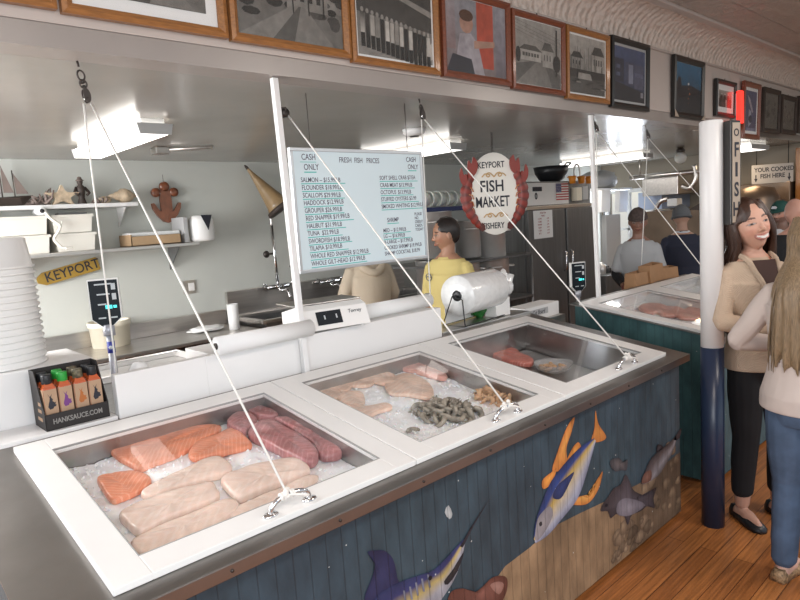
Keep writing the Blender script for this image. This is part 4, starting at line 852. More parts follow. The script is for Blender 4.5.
def bin2(u0, u1, lev, label):
    xa = ay(u0, 240, yb).x; xb = ay(u1, 240, yb).x; h = (ay(98, 213, yb).z-zL)/2-.004
    t = thing('storage_bin', ((xa+xb)/2, yb+.14, zL+lev*(h+.004)), label, 'storage bin'); z0 = zL+.0015+lev*(h+.004); x0 = xa; w = xb-xa; d = .28; k = .012; b = MB()
    def ring(e, z): return [(x0+e, yb+e, z), (x0+w-e, yb+e, z), (x0+w-e, yb+d-e, z), (x0+e, yb+d-e, z)]
    R = [ring(k*2, z0), ring(k, z0+h*.86), ring(k-.01, z0+h*.86), ring(k-.01, z0+h*.97), ring(k+.004, z0+h*.97), ring(k*2+.003, z0+.02)]
    b.add([q for r in R for q in r], [(i*4+j, i*4+(j+1) % 4, i*4+4+(j+1) % 4, i*4+4+j) for i in range(5) for j in range(4)]+[(3, 2, 1, 0), (20, 21, 22, 23)]); b.build('bin', 'cream2', t)
    b = MB(); b.box((x0+k-.01, yb+k-.01, z0+h*.97), (x0+w-k+.01, yb+d-k+.01, z0+h), bev=.002); b.build('lid', 'cream2', t)
bin2(-3, 52, 0, 'off white storage bin at the left, lower of its stack on the steel shelf'); bin2(55, 98, 0, 'off white storage bin at the right, lower of its stack on the steel shelf')
bin2(-3, 52, 1, 'off white storage bin at the left, upper of its stack'); bin2(54, 97, 1, 'off white storage bin at the right, upper of its stack')
zt2 = ay(98, 213, yb).z
for u, z_, l in ((43, zt2, 'small white paper roll with a dark core on top of the left bins'),):
    p = V((ay(u, 212, yb).x, yb+.02, z_+.032)); t = thing('small_roll', p-V((0, 0, .03)), l, 'paper roll'); W = frame(p, (1, 0, 0), (0, 0, 1)); W = W @ Matrix.Rotation(PI, 4, 'Y')
    b = MB(); b.lathe([(.016, 0), (.045, 0), (.045, .2), (.016, .2)], 24, 0, W @ Matrix.Scale(.7, 4)); b.build('paper', 'paper', t)
    b = MB(); b.lathe([(0, -.002), (.020, -.002), (.020, .02)], 20, 0, W @ Matrix.Scale(.8, 4)); b.build('core', 'black', t)
p = ay(7, 234, 2.95); b = MB()
x = ay(75, 212, yb).x; b = MB(); b.box((x-.1, yb+.05, zt2+.001), (x+.1, yb+.15, zt2+.014), bev=.004); tag(b.build('knife_case', 'dark_steel'), 'flat dark case lying on the right upper bin', 'case')
b = MB(); p = V((ay(54, 240, yb-.03).x, yb-.03, 0))
z_ = zt2
P = [V((p.x-.02, p.y+.05, z_+.02)), V((p.x, p.y, z_-.03)), V((p.x+.05, p.y-.01, z_-.08)), V((p.x+.03, p.y-.01, z_-.13)), V((p.x, p.y-.01, z_-.18)), V((p.x+.04, p.y-.02, zL+.035))]
b.tube(spline(P, 6), .011, 10); b.tube(spline([P[1], P[1]+V((.05, -.005, -.05)), P[1]+V((.07, -.005, -.02))], 6), .008, 8); b.tube(spline([P[-1], P[-1]+V((.07, -.005, -.008)), P[-1]+V((.02, -.01, -.010))], 6), .009, 8)
tag(b.build('hanging_cloth', 'cream2'), 'twisted off white cloth hanging between the stacked storage bins', 'cloth')
# cardboard box with papers, binder, jug
p0 = ay(131, 246, 5.16).x; p1 = ay(181, 246, 5.16).x; h = (ay(131, 231, 5.16).z-zL)*.62
t = thing('cardboard_box', ((p0+p1)/2, 5.3, zL), 'open brown cardboard tray of papers on the steel shelf', 'box'); b = MB(); e = .006; z0 = zL+.001
b.box((p0, 5.14, z0), (p1, 5.40, z0+e)); b.box((p0, 5.14, z0), (p1, 5.14+e, z0+h)); b.box((p0, 5.40-e, z0), (p1, 5.40, z0+h)); b.box((p0, 5.14, z0), (p0+e, 5.4, z0+h*1.2)); b.box((p1-e, 5.14, z0), (p1, 5.4, z0+h)); b.build('tray', 'card', t)
for k, (m_, dx_) in enumerate((('paper', .07), ('blue', .08), ('paper', .09), ('greylabel', .075))): b = MB(); b.box((p0+.02, 5.16, z0+e+.002+k*.014), (p1-.02, 5.38, z0+e+.014+k*.014)); tag(b.build('folder', 'paper' if m_ == 'paper' else m_), ('lowest white folder in the cardboard tray', 'blue folder in the cardboard tray', 'white folder above the blue one in the cardboard tray', 'grey folder on top of the cardboard tray')[k], 'folder')
b = MB(); b.box((p0+.012, 5.2, z0+h+.002), (p1+.02, 5.36, z0+h+.03), bev=.004); tag(b.build('binder', 'paper'), 'white papers stacked on top of the cardboard tray', 'papers')
xb = ay(185, 240, 5.2).x; b = MB(); b.box((xb-.018, 5.16, zL+.001), (xb+.022, 5.40, ay(185, 217, 5.2).z), bev=.004); tag(b.build('ring_binder', 'greylabel'), 'grey binder standing upright on the steel shelf', 'binder')
xj = ay(203, 230, 5.18).x; rj = (ay(214, 230, 5.18).x-ay(191, 230, 5.18).x)/2; zj = ay(203, 215, 5.18).z; t = thing('plastic_jug', (xj, 5.2, zL), 'white plastic jug with a dark triangular mark at the end of the steel shelf', 'jug')
hj = zj-zL; b = MB(); b.lathe([(rj*.92, .001), (rj, .02), (rj*1.0, hj*.8), (rj*.9, hj*.95), (rj*.6, hj), (0, hj)], 28, 0, Matrix.Translation((xj, 5.2, zL)) @ Matrix.Diagonal((1, .8, 1, 1))); b.build('jug_body', 'white_plastic', t)
b = MB(); b.prism([(-.05, .07), (.05, .07), (.008, -.06)], .004, wallf(xj+.01, 5.2-rj*.8-.002, zL+hj*.68)); b.build('mark', 'ink', t)
# wall pieces: plank sign, anchor, switch, horn
M['ochre'] = mat('ochre_painted_wood', (.34, .21, .03), .55, nz=.25, nscale=10)
a = ay(36, 281, YW); c = ay(97, 263, YW); L_ = (c-a).length; F = frame(((a.x+c.x)/2, YW-.022, (a.z+c.z)/2), (c.x-a.x, 0, c.z-a.z), (0, 0, 1)); hh = .05
t = thing('plank_sign', F.translation, 'ochre wooden plank sign lettered KEYPORT, tilted, under the steel shelf', 'sign')
b = MB(); q = L_/2; b.prism([(-q, -.02), (-q+.05, -hh), (q-.01, -hh*1.05), (q, -hh*.9), (q, hh*.9), (q-.01, hh*1.05), (-q+.05, hh), (-q, .02)], .02, F); b.build('plank', 'ochre', t)
b = MB(); b.text('KEYPORT', .105, F @ Matrix.Translation((.03, 0, .0202)), sx=.92, bold=.001, ex=.001); b.build('lettering', 'ink', t)
M['copper'] = mat('varnished_wood_anchor', (.22, .07, .03), .35, nz=.25, nscale=20, coat=.4)
ac = ay(164, 205, YW); k = (ay(179, 205, YW).x-ay(150, 205, YW).x)/2; t = thing('anchor_plaque', (ac.x, YW, ac.z), 'varnished brown wooden anchor hung on the back wall', 'wall ornament')
F = wallf(ac.x, YW-.03, ac.z)
b = MB(); b.prism([(-.38*k, -.85*k), (.38*k, -.85*k), (.38*k, .55*k), (.3*k, .95*k), (-.3*k, .95*k), (-.38*k, .55*k)], .028, F)
for cx_, cz_, r_ in ((0, 1.2*k, .32*k), (-.62*k, .82*k, .3*k), (.62*k, .82*k, .3*k)): b.lathe([(r_*.25, 0), (r_, 0), (r_, .028), (r_*.25, .028)], 16, 0, F @ Matrix.Translation((cx_, cz_, 0)))
b.build('shank', 'copper', t)
for s_ in (-1, 1): b = MB(); b.prism([(s_*p[0]*k, p[1]*k) for p in ((.02, -.62), (.5, -.4), (.85, .12), (1.0, .1), (.95, -.25), (.7, -.7), (.3, -1.12), (.0, -1.22))][::s_], .03, F @ Matrix.Translation((0, 0, .001))); b.build('fluke', 'copper', t)
b = MB(); b.tube([F @ V((0, 1.45*k, .01)), F @ V((0, 2.0*k, .01))], .002, 5); b.build('hanging_wire', 'iron', t)
sw_ = ay(189, 287, YW); t = thing('wall_switch', (sw_.x, YW, sw_.z), 'steel electrical switch plate on the back wall above the bench', 'switch'); b = MB(); b.box((sw_.x-.06, YW-.012, sw_.z-.06), (sw_.x+.06, YW-.001, sw_.z+.06), bev=.003); b.build('plate', 'steel', t); b = MB(); b.box((sw_.x-.01, YW-.016, sw_.z-.035), (sw_.x+.045, YW-.011, sw_.z+.035), bev=.002); b.build('rocker', 'white_plastic', t)
M['hornwood'] = mat('tan_horn', (.30, .20, .10), .45, nz=.25, nscale=12, coat=.3)
h0 = ay(247, 168, 5.40); h1 = ay(281, 209, 5.22); dirn = (h1-h0); Lh = dirn.length; Wq = dirn.to_track_quat('Z', 'Y').to_matrix().to_4x4(); Wq.translation = h0
b = MB(); b.lathe([(.008, 0), (.014, .02), (.02, .06), (.055, Lh*.45), (.10, Lh*.85), (.135, Lh), (.125, Lh), (.09, Lh*.85), (.02, Lh*.3)], 24, 0, Wq); t = thing('horn', h0, 'long tapering tan wooden horn hung on the back wall above the sprayer', 'horn'); b.build('cone', 'hornwood', t)
b = MB(); b.lathe([(.006, -.035), (.014, -.01), (.014, .012), (.0, .012)], 12, 0, Wq); b.build('tip', 'wood_dark', t)
b = MB(); b.lathe([(.134, Lh-.03), (.142, Lh-.01), (.140, Lh+.012), (.128, Lh+.012)], 24, 0, Wq); b.build('rim', 'wood_dark', t)
# ---------------------------------------------------------------- bench, sinks, sprayer
M['hoodback0'] = mat('dark_brown_panel', (.05, .035, .028), .5)
t = thing('steel_bench', (1.7, 5.1, 0), 'stainless steel work bench along the back wall at the left', 'bench')
b = MB(); b.box((.2, 4.78, .87), (2.76, YW-.02, .90), bev=.004); b.box((.2, YW-.035, .90), (2.76, YW-.015, 1.03), bev=.003); b.build('bench_top', 'steel', t)
for x, y in ((.3, 4.85), (.3, 5.38), (1.6, 4.85), (1.6, 5.38), (2.7, 4.85), (2.7, 5.38)): b = MB(); b.tube([(x, y, 0), (x, y, .87)], .02, 10); b.build('leg', 'steel', t)
b = MB(); b.box((.25, 4.85, .26), (2.73, 5.4, .285)); b.build('undershelf', 'dark_steel', t); b = MB(); b.box((.25, 5.30, .29), (2.73, 5.33, .868)); b.build('dark_gap_panel', 'hoodback0', t)  # dark panel added behind the undershelf to darken the gap under the bench
t = thing('sink_unit', (3.9, 5.1, 0), 'deep stainless steel sink unit with a high splashback behind the whiteboard', 'sink')
b = MB(); xa, xb = 2.78, 5.05; b.box((xa, YW-.05, .95), (xb, YW-.012, 1.19), bev=.004)
b.box((xa, 4.80, .93), (xb, 4.86, .96), bev=.004); b.box((xa, 5.34, .93), (xb, YW-.04, .96), bev=.004)
for x in (xa, 3.50, 4.30, xb-.06): b.box((x, 4.83, .93), (x+.06, 5.38, .96), bev=.004)
b.build('sink_rim', 'steel', t)
b = MB()
for x0, x1 in ((2.85, 3.49), (3.57, 4.29), (4.37, 4.98)):
    b.box((x0, 4.85, .60), (x1, 5.35, .61)); b.box((x0, 4.84, .60), (x1, 4.85, .94)); b.box((x0, 5.35, .60), (x1, 5.36, .94)); b.box((x0-.01, 4.84, .60), (x0, 5.36, .94)); b.box((x1, 4.84, .60), (x1+.01, 5.36, .94))
b.build('basin', 'sheath', t)
for x in (2.84, 4.95):
    for y in (4.9, 5.35): b = MB(); b.tube([(x, y, 0), (x, y, .62)], .02, 10); b.build('leg', 'steel', t)
def wall_faucet(u, v, label, spray=False):
    p = ay(u, v, YW-.06); t = thing('spray_faucet' if spray else 'wall_faucet', p, label, 'faucet'); b = MB(); yw = YW-.045; y = 5.30
    for s_ in (-.1, .1): b.tube([(p.x+s_, yw, p.z), (p.x+s_, y, p.z)], .016, 8)
    b.tube([(p.x-.12, y, p.z), (p.x+.12, y, p.z)], .024, 10); b.ell((p.x, y, p.z), (.035, .035, .035), 12); b.build('faucet_body', 'chrome', t)
    for s_ in (-.13, .13): b = MB(); b.tube([(p.x+s_, y, p.z), (p.x+s_*1.1, y-.03, p.z+.03), (p.x+s_*1.5, y-.06, p.z+.045)], .009, 7); b.build('lever', 'chrome', t)
    b = MB(); b.tube(spline([V((p.x, y, p.z)), V((p.x, y-.06, p.z-.04)), V((p.x, y-.16, p.z-.03)), V((p.x, y-.2, p.z-.1))], 5), .012, 8); b.build('spout', 'chrome', t)
    if spray:
        zt = ay(272, 225, y).z; b = MB(); b.tube([(p.x, y, p.z), (p.x-.01, y, zt)], .016, 8); b.build('riser', 'chrome', t)
        x2 = ay(282, 205, y).x; z2 = ay(282, 203, y).z; x3 = ay(288, 240, y).x
        P = spline([V((p.x-.01, y, zt)), V((p.x-.0, y, zt+.12)), V((p.x+.07, y-.02, z2)), V((x2+.12, y-.05, z2-.04)), V((x3+.06, y-.08, zt-.05)), V((x3, y-.1, ay(285, 255, y).z))], 8); b = MB(); b.tube(P, .017, 9); b.build('spring_hose', 'steel', t)
        q = P[-1]; b = MB(); b.tube([q, q+V((-.05, -.01, -.12))], [.022, .03], 10); b.tube([q+V((-.02, -.02, -.06)), q+V((.07, -.05, -.04))], .007, 6); b.build('spray_head', 'iron', t)
        b = MB(); b.tube([(p.x-.01, y, p.z+.32), (p.x-.09, y-.01, p.z+.32)], .010, 7); b.ell((p.x-.1, y-.01, p.z+.32), (.035, .02, .035), 12); b.build('wall_bracket', 'iron', t)
wall_faucet(273, 286, 'tall pre-rinse faucet with a spring hose over the left sink', True)
wall_faucet(324, 281, 'wall mounted chrome faucet over the right sink')
p = ay(232, 303, 5.0); b = MB(); b.lathe([(.045, 0), (.05, .22), (.044, .22), (.042, .01), (0, .01)], 20, 0, Matrix.Translation((p.x, 5.0, .9015))); tag(b.build('paper_cups', 'paper'), 'tall sleeve of white paper cups standing on the steel bench', 'cups')
crumple('wet_towel', (ay(206, 318, 5.15).x, 5.15, .925), (.16, .10, .025), 'paper', 'crumpled white towel lying on the steel bench near the sink', 'towel', 9)
p = ay(112, 331, 5.24); hz = ay(112, 321, 5.24).z-.9; b = MB(); b.lathe([(.132, 0), (.142, hz*.8), (.15, hz*.8), (.152, hz), (.14, hz), (.138, hz-.01), (.118, .01), (0, .01)], 32, 0, Matrix.Translation((p.x, 5.285, .9015)) @ Matrix.Diagonal((1.08, 1, 1, 1))); tag(b.build('round_tub', 'cream'), 'round cream plastic tub on the steel bench behind the scale display', 'tub')
# prep table with an aluminium tray in the middle of the kitchen
t = thing('prep_table', (1.4, 3.7, 0), 'low steel prep table behind the ledge under the shiny tray', 'table'); b = MB(); b.box((.78, 2.76, .83), (2.05, 4.6, .86), bev=.004); b.build('table_top', 'dark_steel', t)
for x in (.83, 1.97):
    for y in (2.8, 4.55): b = MB(); b.tube([(x, y, 0), (x, y, .83)], .02, 10); b.build('leg', 'steel', t)
a0 = az(120, 366, .90); t = thing('steel_tray', (1.45, 4.3, .862), 'shiny rectangular steel tray on the prep table behind the sauce bottles', 'tray'); b = MB()
b.box((1.05, 4.1, .8615), (1.86, 4.5, .868)); b.build('tray_base', 'pot_steel', t); b = MB(); b.tube([(1.03, 4.08, .905), (1.88, 4.08, .905), (1.88, 4.52, .905), (1.03, 4.52, .905)], .008, 6, closed=True)
for q in (((1.03, 4.08), (1.88, 4.08)), ((1.88, 4.08), (1.88, 4.52)), ((1.88, 4.52), (1.03, 4.52)), ((1.03, 4.52), (1.03, 4.08))): b.poly([(*q[0], .905), (*q[1], .905), (q[1][0]*.98+.028, q[1][1], .866), (q[0][0]*.98+.028, q[0][1], .866)])
b.build('tray_rim', 'pot_steel', t)
crumple('white_cloth', (ay(139, 371, 2.53).x, 2.53, 1.215), (.045, .03, .045), 'paper', 'crumpled white cloth poking up behind the ledge right of the scale pole', 'cloth', 12, .2)
# ---------------------------------------------------------------- stockpots
M['bluerim'] = mat('blue_rim', (.01, .02, .10), .4); M['milky'] = mat('milky_plastic', (.66, .68, .64), .35, trans=0, sss=.2)
def pot(u0, u1, vt, vb, y, label, lidded=False):
    a = ay(u0, vt, y); c = ay(u1, vb, y); r = (ay(u1, vt, y).x-a.x)/2*.80; cx = (a.x+ay(u1, vt, y).x)/2; z0 = c.z; h = a.z-z0
    t = thing('stockpot', (cx, y+r, z0), label, 'stockpot'); T_ = Matrix.Translation((cx, y+r, z0))
    b = MB(); b.lathe([(r-.01, 0), (r, .01), (r, h-.01), (r+.008, h-.004), (r+.004, h), (r-.006, h-.006), (r-.006, .02), (0, .02)], 36, 0, T_); b.build('pot', 'pot_steel', t)
    for s_ in (-1, 1):
        b = MB(); dd = V((-.6*s_, -.8, 0)).normalized(); c0_ = V((cx, y+r, z0+h*.78))+dd*r; e_ = V((dd.y, -dd.x, 0))
        b.tube(spline([c0_-e_*.06, c0_-e_*.05+dd*.045, c0_+e_*.05+dd*.045, c0_+e_*.06], 5), .008, 7); b.build('handle', 'pot_steel', t)
    return t
t = thing('pot_rack', (4.95, 4.3, 0), 'steel rack carrying the stockpots beside the fridge', 'rack')
zr0 = ay(500, 300, 4.1).z; zr1 = ay(500, 256.5, 4.1).z
for z_ in (zr0, zr1): b = MB(); b.box((4.13, 4.04, z_-.02), (5.72, 4.74, z_-.001)); b.build('rack_shelf', 'dark_steel', t)
for x in (4.14, 5.71):
    for y in (4.06, 4.72): b = MB(); b.tube([(x, y, 0), (x, y, zr1+.01)], .015, 8); b.build('rack_post', 'dark_steel', t)
pot(426, 464, 212, 256, 4.1, 'largest steel stockpot, left end of the upper rack row behind the man in yellow')
pot(466, 487, 221, 256, 4.14, 'steel stockpot under the round sign, middle of the upper row')
pot(488, 514, 224, 256, 4.1, 'steel stockpot right of the round sign, upper row')
pot(428, 455, 262, 299.5, 4.1, 'steel stockpot at the left of the lower row, behind the man in yellow')
pot(462, 489, 262, 299.5, 4.1, 'steel stockpot in the middle of the lower row above the bag roll')
pot(490, 519, 258, 299.5, 4.1, 'steel stockpot at the right of the lower row against the fridge')
zp = ay(440, 211.8, 4.1).z
p = ay(445, 210, 4.9); b = MB(); b.box((ay(422, 210, 4.1).x, 4.10, zp+.004), (ay(474, 210, 4.1).x, 4.6, zp+.045), bev=.004); tag(b.build('basin_rack', 'bluerim'), 'dark blue rimmed tray across the largest stockpot', 'tray')
zq = zp+.047
for i in range(5):
    x = ay(425+i*8, 200, 4.25).x; r = (ay(440, 190, 4.25).z-zq)/2*.98
    b = MB(); W = frame((x, 4.32, zq+r), (0, 1, 0), (0, 0, 1)); b.lathe([(r*.6, .10), (r*.8, .09), (r, .01), (r, 0), (r*.95, 0), (r*.76, .08), (0, .08)], 28, 0, W)
    tag(b.build('milky_bowl', 'milky'), ('milky plastic bowl on edge beside the whiteboard corner', 'second milky plastic bowl on edge from the whiteboard', 'third milky plastic bowl on edge from the whiteboard', 'fourth milky plastic bowl on edge from the whiteboard', 'last milky plastic bowl on edge, nearest the round sign')[i], 'bowl')
# ---------------------------------------------------------------- fridge and things on it
yf = 4.3; xa = ay(524, 205, yf).x; xb = ay(592, 205, yf).x; zt = ay(555, 181, yf).z; zd = ay(555, 206, yf).z
t = thing('fridge', ((xa+xb)/2, yf, 0), 'tall two door stainless steel fridge with a white top panel', 'fridge')
b = MB(); b.box((xa, yf+.02, .1), (xb, yf+.78, zt), bev=.006); b.build('cabinet', 'dark_steel', t)
xm = ay(564.5, 250, yf).x
for x0, x1 in ((xa+.02, xm-.02), (xm+.02, xb-.02)):
    b = MB(); b.box((x0, yf-.035, .16), (x1, yf+.018, zd-.035), bev=.006); d_ = b.build('door', 'fridge_steel' if 'fridge_steel' in M else 'dark_steel', t); b = MB(); xx = x0+.05 if x0 > xm else x1-.05
    b.tube([(xx, yf-.035, 1.0), (xx, yf-.07, 1.02), (xx, yf-.07, 1.22), (xx, yf-.035, 1.24)], .01, 8); b.build('door_handle', 'chrome', d_)
b = MB(); b.box((xa, yf-.02, zd+.02), (xm+.1, yf+.018, zt-.02), bev=.004); g_ = b.build('top_panel', 'white_plastic', t)
b = MB(); b.box((xa, yf-.03, zd-.03), (xb, yf+.018, zd+.012), bev=.003); b.build('trim_bar', 'steel', t)
b = MB(); q0 = ay(531, 188.5, yf); b.box((q0.x, yf-.024, q0.z-.035), (q0.x+.18, yf-.02, q0.z+.015)); b.build('control_plate', 'ink', g_)
b = MB(); p = ay(536, 196.5, yf-.02); b.text('0', .1, wallf(p.x, yf-.0215, p.z), bold=.004); b.build('numeral', 'ink', g_)
for x in (xa+.08, xb-.08): b = MB(); b.tube([(x, yf+.1, 0), (x, yf+.1, .11)], .03, 10); b.tube([(x, yf+.7, 0), (x, yf+.7, .11)], .03, 10); b.build('foot', 'iron', t)
# flag decal
p0 = ay(556, 183.5, yf-.03); p1 = ay(569, 199.5, yf-.03); w = p1.x-p0.x; h = p0.z-p1.z; b = MB(); F = wallf(p0.x, yf-.026, p1.z)
for i in range(13): b.box((0, h*i/13, 0), (w, h*(i+1)/13, .001), mtx=F, col=(.45, .02, .03) if i % 2 == 0 else (.75, .73, .70))
b.box((0, h*6/13, .001), (w*.42, h, .0016), mtx=F, col=(.02, .03, .16))
for i in range(5):
    for j in range(5): b.lathe([(0, .0002), (w*.014, .0002), (w*.014, .0008), (0, .0008)], 5, 0, F @ Matrix.Translation((w*(.04+.085*i), h*(.52+.1*j), .001)), (.75, .73, .7))
tag(b.build('flag', 'paint'), 'small stars and stripes flag fixed on the fridge top panel', 'flag')
p0 = ay(533, 211, yf-.04); p1 = ay(553, 237, yf-.04); w = p1.x-p0.x; h = p0.z-p1.z; F = wallf(p0.x, yf-.040, p1.z)
t = thing('notice_sheet', F.translation, 'white notice sheet with red writing taped to the left fridge door', 'notice'); b = MB(); b.box((0, 0, 0), (w, h, .002), mtx=F); b.build('sheet', 'paper', t)
M['redink'] = mat('red_ink', (.35, .05, .05), .6); b = MB(); R = random.Random(4)
for i, tx in enumerate(('FRESH FISH', 'MENU', 'CLAMS', 'CRABS', 'SHRIMP', 'SOUP', 'CASH', '$ 12')):
    b.text(tx, h*.085, F @ Matrix.Translation((w*(.5 if i < 2 else .32), h*(.91-.105*i), .0022)), sx=.9)
    if i > 1: b.text('%d.99' % R.randint(5, 19), h*.08, F @ Matrix.Translation((w*.75, h*(.91-.105*i), .0022)), sx=.9)
b.build('lettering', 'redink', t)
zf = zt+.0015
p = ay(558, 172, yf+.2); t = thing('wok', (p.x, yf+.3, zf), 'black bowl shaped pan on top of the fridge', 'pan'); b = MB(); r = .22; b.lathe([(r*.45, .002), (r*.7, .04), (r*.93, .12), (r, .20), (r*.97, .20), (r*.66, .06), (0, .03)], 24, 0, Matrix.Translation((p.x, yf+.3, zf))); b.build('pan_body', 'black', t); b = MB(); b.tube([(p.x-.05, yf+.3-r, zf+.19), (p.x-.05, yf+.26-r, zf+.22), (p.x+.05, yf+.26-r, zf+.22), (p.x+.05, yf+.3-r, zf+.19)], .01, 7); b.build('handle', 'black', t)
M['orange'] = mat('orange_plastic', (.72, .25, .02), .4)
for u, l in ((572.5, 'orange cup hanging at the left of three by the fridge top'), (581.5, 'orange cup hanging in the middle of three by the fridge top'), (589, 'orange cup hanging at the right of three by the fridge top')):
    p = ay(u, 183.5, yf-.08); b = MB(); b.lathe([(.035, 0), (.05, .09), (.046, .09), (.032, .006), (0, .006)], 18, 0, Matrix.Translation((p.x, yf-.08, p.z))); b.tube([(p.x, yf-.04, p.z+.08), (p.x, yf-.005, p.z+.08)], .006, 6); tag(b.build('orange_cup', 'orange'), l, 'cup')
for u, v, l in ((579.5, 193, 'small white box hung on the fridge below the left orange cups'), (585.5, 192, 'small grey box hung on the fridge below the right orange cup')):
    p = ay(u, v, yf-.06); b = MB(); b.box((p.x-.06, yf-.06, p.z-.09), (p.x+.06, yf+.018, p.z+.07), bev=.005); tag(b.build('hung_box', 'greylabel' if u > 582 else 'cream'), l, 'box')
p = ay(577, 173, yf+.1); b = MB(); b.tube([V((p.x+.07*math.cos(a), yf+.1, p.z+.11*math.sin(a))) for a in [2*PI*i/18 for i in range(18)]], .012, 8, closed=True); b.box((p.x-.05, yf+.05, zf), (p.x+.05, yf+.15, p.z-.09)); tag(b.build('ring_holder', 'white_plastic'), 'white ring holder standing on the fridge top', 'holder')
# ---------------------------------------------------------------- right hand back: cloth bundle, dispensers, machine, hood
ym = 4.55
def blk(name, u0, v0, u1, v1, y, d, m, label, cat, bev=.008):
    a = ay(u0, v0, y); c = ay(u1, v1, y); b = MB(); b.box((a.x, y, c.z), (c.x, y+d, a.z), bev=bev); return tag(b.build(name, m), label, cat)
t = thing('equipment_rack', (8.3, 4.9, 0), 'dark steel equipment rack between the fridge and the window', 'rack')
za = ay(612, 188, 4.7).z; xa = ay(596, 188, 4.7).x; xb = ay(632, 188, 4.7).x
b = MB(); b.box((xa, 4.7, za-.03), (xb, 5.2, za)); b.build('rack_shelf', 'white', t)
for x in (xa+.03, xb-.03): b = MB(); b.tube([(x, 5.15, 0), (x, 5.15, za)], .02, 8); b.build('rack_post', 'dark_steel', t)
b = MB(); zb_ = ay(612, 270, 4.7).z; b.box((xa, 4.7, zb_-.03), (xb, 5.2, zb_)); b.build('rack_shelf', 'dark_steel', t)
p = ay(612, 187, 4.75); crumple('cloth_bundle', (p.x, 4.95, za+.135), (.42, .2, .135), 'greylabel', 'grey cloth bundle heaped on the shelf above the window', 'cloth', 20, .25)
for (u, l) in ((604.5, 'left upright white paper holder in front of the window'), (622, 'right upright white paper holder in front of the window')):
    a = ay(u+2, 190, 4.62); c = ay(u, 212, 4.62); b = MB(); wv_ = .12; b.add([(a.x-wv_, 4.62, a.z), (a.x+wv_, 4.62, a.z), (c.x+wv_, 4.60, c.z), (c.x-wv_, 4.60, c.z), (a.x-wv_, 4.69, a.z), (a.x+wv_, 4.69, a.z), (c.x+wv_, 4.67, c.z), (c.x-wv_, 4.67, c.z)], [(0, 3, 2, 1), (4, 5, 6, 7), (0, 1, 5, 4), (1, 2, 6, 5), (2, 3, 7, 6), (3, 0, 4, 7)]); tag(b.build('paper_holder', 'white'), l, 'holder')
t = blk('machine', 606, 215, 622, 275, 4.6, .08, 'greylabel', 'tall grey machine panel with faint printing in front of the window', 'machine')
blk('steel_stand', 606, 276, 640, 330, 4.25, .4, 'dark_steel', 'dark cluttered steel stand under the tall grey panel', 'stand')
for i, (u, v, w_, h_) in enumerate(((607.5, 262, 5, 14), (614, 266, 4, 10), (626, 262, 4, 13), (632, 268, 5, 8))):
    a = ay(u, v, 4.35); r = (ay(u+w_, v, 4.35).x-a.x)/2; z0 = ay(u, 275.5, 4.35).z; b = MB(); hh = max(.05, a.z-z0); b.lathe([(r, 0), (r, hh*.75), (r*.45, hh*.85), (r*.45, hh), (0, hh)], 14, 0, Matrix.Translation((a.x, 4.45, z0))); tag(b.build('bottle', ('pot_steel', 'black', 'pot_steel', 'white_plastic')[i]), ('tall steel flask left of the grey panel', 'short black bottle left of the grey panel', 'steel flask right of the grey panel', 'white squat bottle behind the man in a grey shirt')[i], 'bottle')
M['bluehaze'] = mat('pale_blue_panel', (.45, .55, .75), .4)
xh = XE-.9
M['hoodback'] = mat('brown_steel_backsplash', (.22, .16, .115), .35, metal=.7, nz=.2, nscale=3)
def blkx(name, u0, v0, u1, v1, x, d, m, label, cat, bev=.008):
    a = ax(u0, v0, x); c = ax(u1, v1, x); b = MB(); b.box((x, c.y, c.z), (x+d, a.y, a.z), bev=bev); return tag(b.build(name, m), label, cat)
blkx('backsplash', 641, 212, 712, 330, xh, XE-xh-.01, 'hoodback', 'brown tinted steel panel behind the two men', 'panel')
blkx('vent_unit', 642, 178, 678, 194, xh-.35, XE-xh+.34, 'steel', 'pale steel vent box above the man in a grey shirt', 'vent')
blkx('light_panel', 638, 193, 662, 209, xh-.05, XE-xh+.04, 'bluehaze', 'pale blue panel below the vent box', 'panel')
t = blkx('control_box', 667, 199, 677, 206, xh-.5, .16, 'greylabel', 'small square steel control box above the beanie', 'box')
b = MB(); p0 = ax(655, 211, xh-.4)
b.tube(spline([ax(655, 211, xh-.4), ax(660, 202, xh-.4), ax(668, 199, xh-.4)], 6), .03, 8); b.tube(spline([ax(694, 165, xh-.4), ax(696, 178, xh-.4), ax(690, 188, xh-.4), ax(682, 186, xh-.4)], 6), .03, 8); b.tube([ax(630, 178, xh-.4), ax(712, 170, xh-.4)], .03, 8); [b.tube([V((xh-.4, y_, CZ)), V((xh-.4, y_, ax(671, 174, xh-.4).z))], .012, 6) for y_ in (ax(640, 178, xh-.4).y, ax(700, 171, xh-.4).y)]; tag(b.build('pipework', 'steel'), 'steel pipework running under the ceiling above the two men', 'pipe')
b = MB(); a = ax(690, 192, xh-.3); c = ax(712, 209, xh-.3); F = Matrix(((0, 0, 1, xh-.3), (1, 0, 0, 0), (0, 1, 0, 0), (0, 0, 0, 1)))
q0 = ax(688, 210, xh-.3); q1 = ax(712, 196, xh-.3); q2 = ax(712, 210, xh-.3); b.prism([(q0.y, q0.z), (q1.y, q1.z), (q2.y, q2.z)], .4, F); tag(b.build('hood_skirt', 'wood_dark'), 'dark sloping hood edge beside the column', 'hood')
p = az(680, 152, CZ); b = MB(); c = V((7.0, ay(680, 158, 2.95).y, 0)); t = thing('ceiling_lamp', (p.x*.72, p.y*.72, CZ), 'small round globe lamp under the ceiling near the column', 'lamp')
gp = at(680.5, 157, (0, 0, 1), CZ-.11); b.lathe([(.05, 0), (.05, .03), (.03, .05)], 16, 0, Matrix.Translation((gp.x, gp.y, CZ-.051))); b.build('lamp_base', 'iron', t); b = MB(); b.ell((gp.x, gp.y, CZ-.12), .07, 16); b.build('globe', 'milky', t)
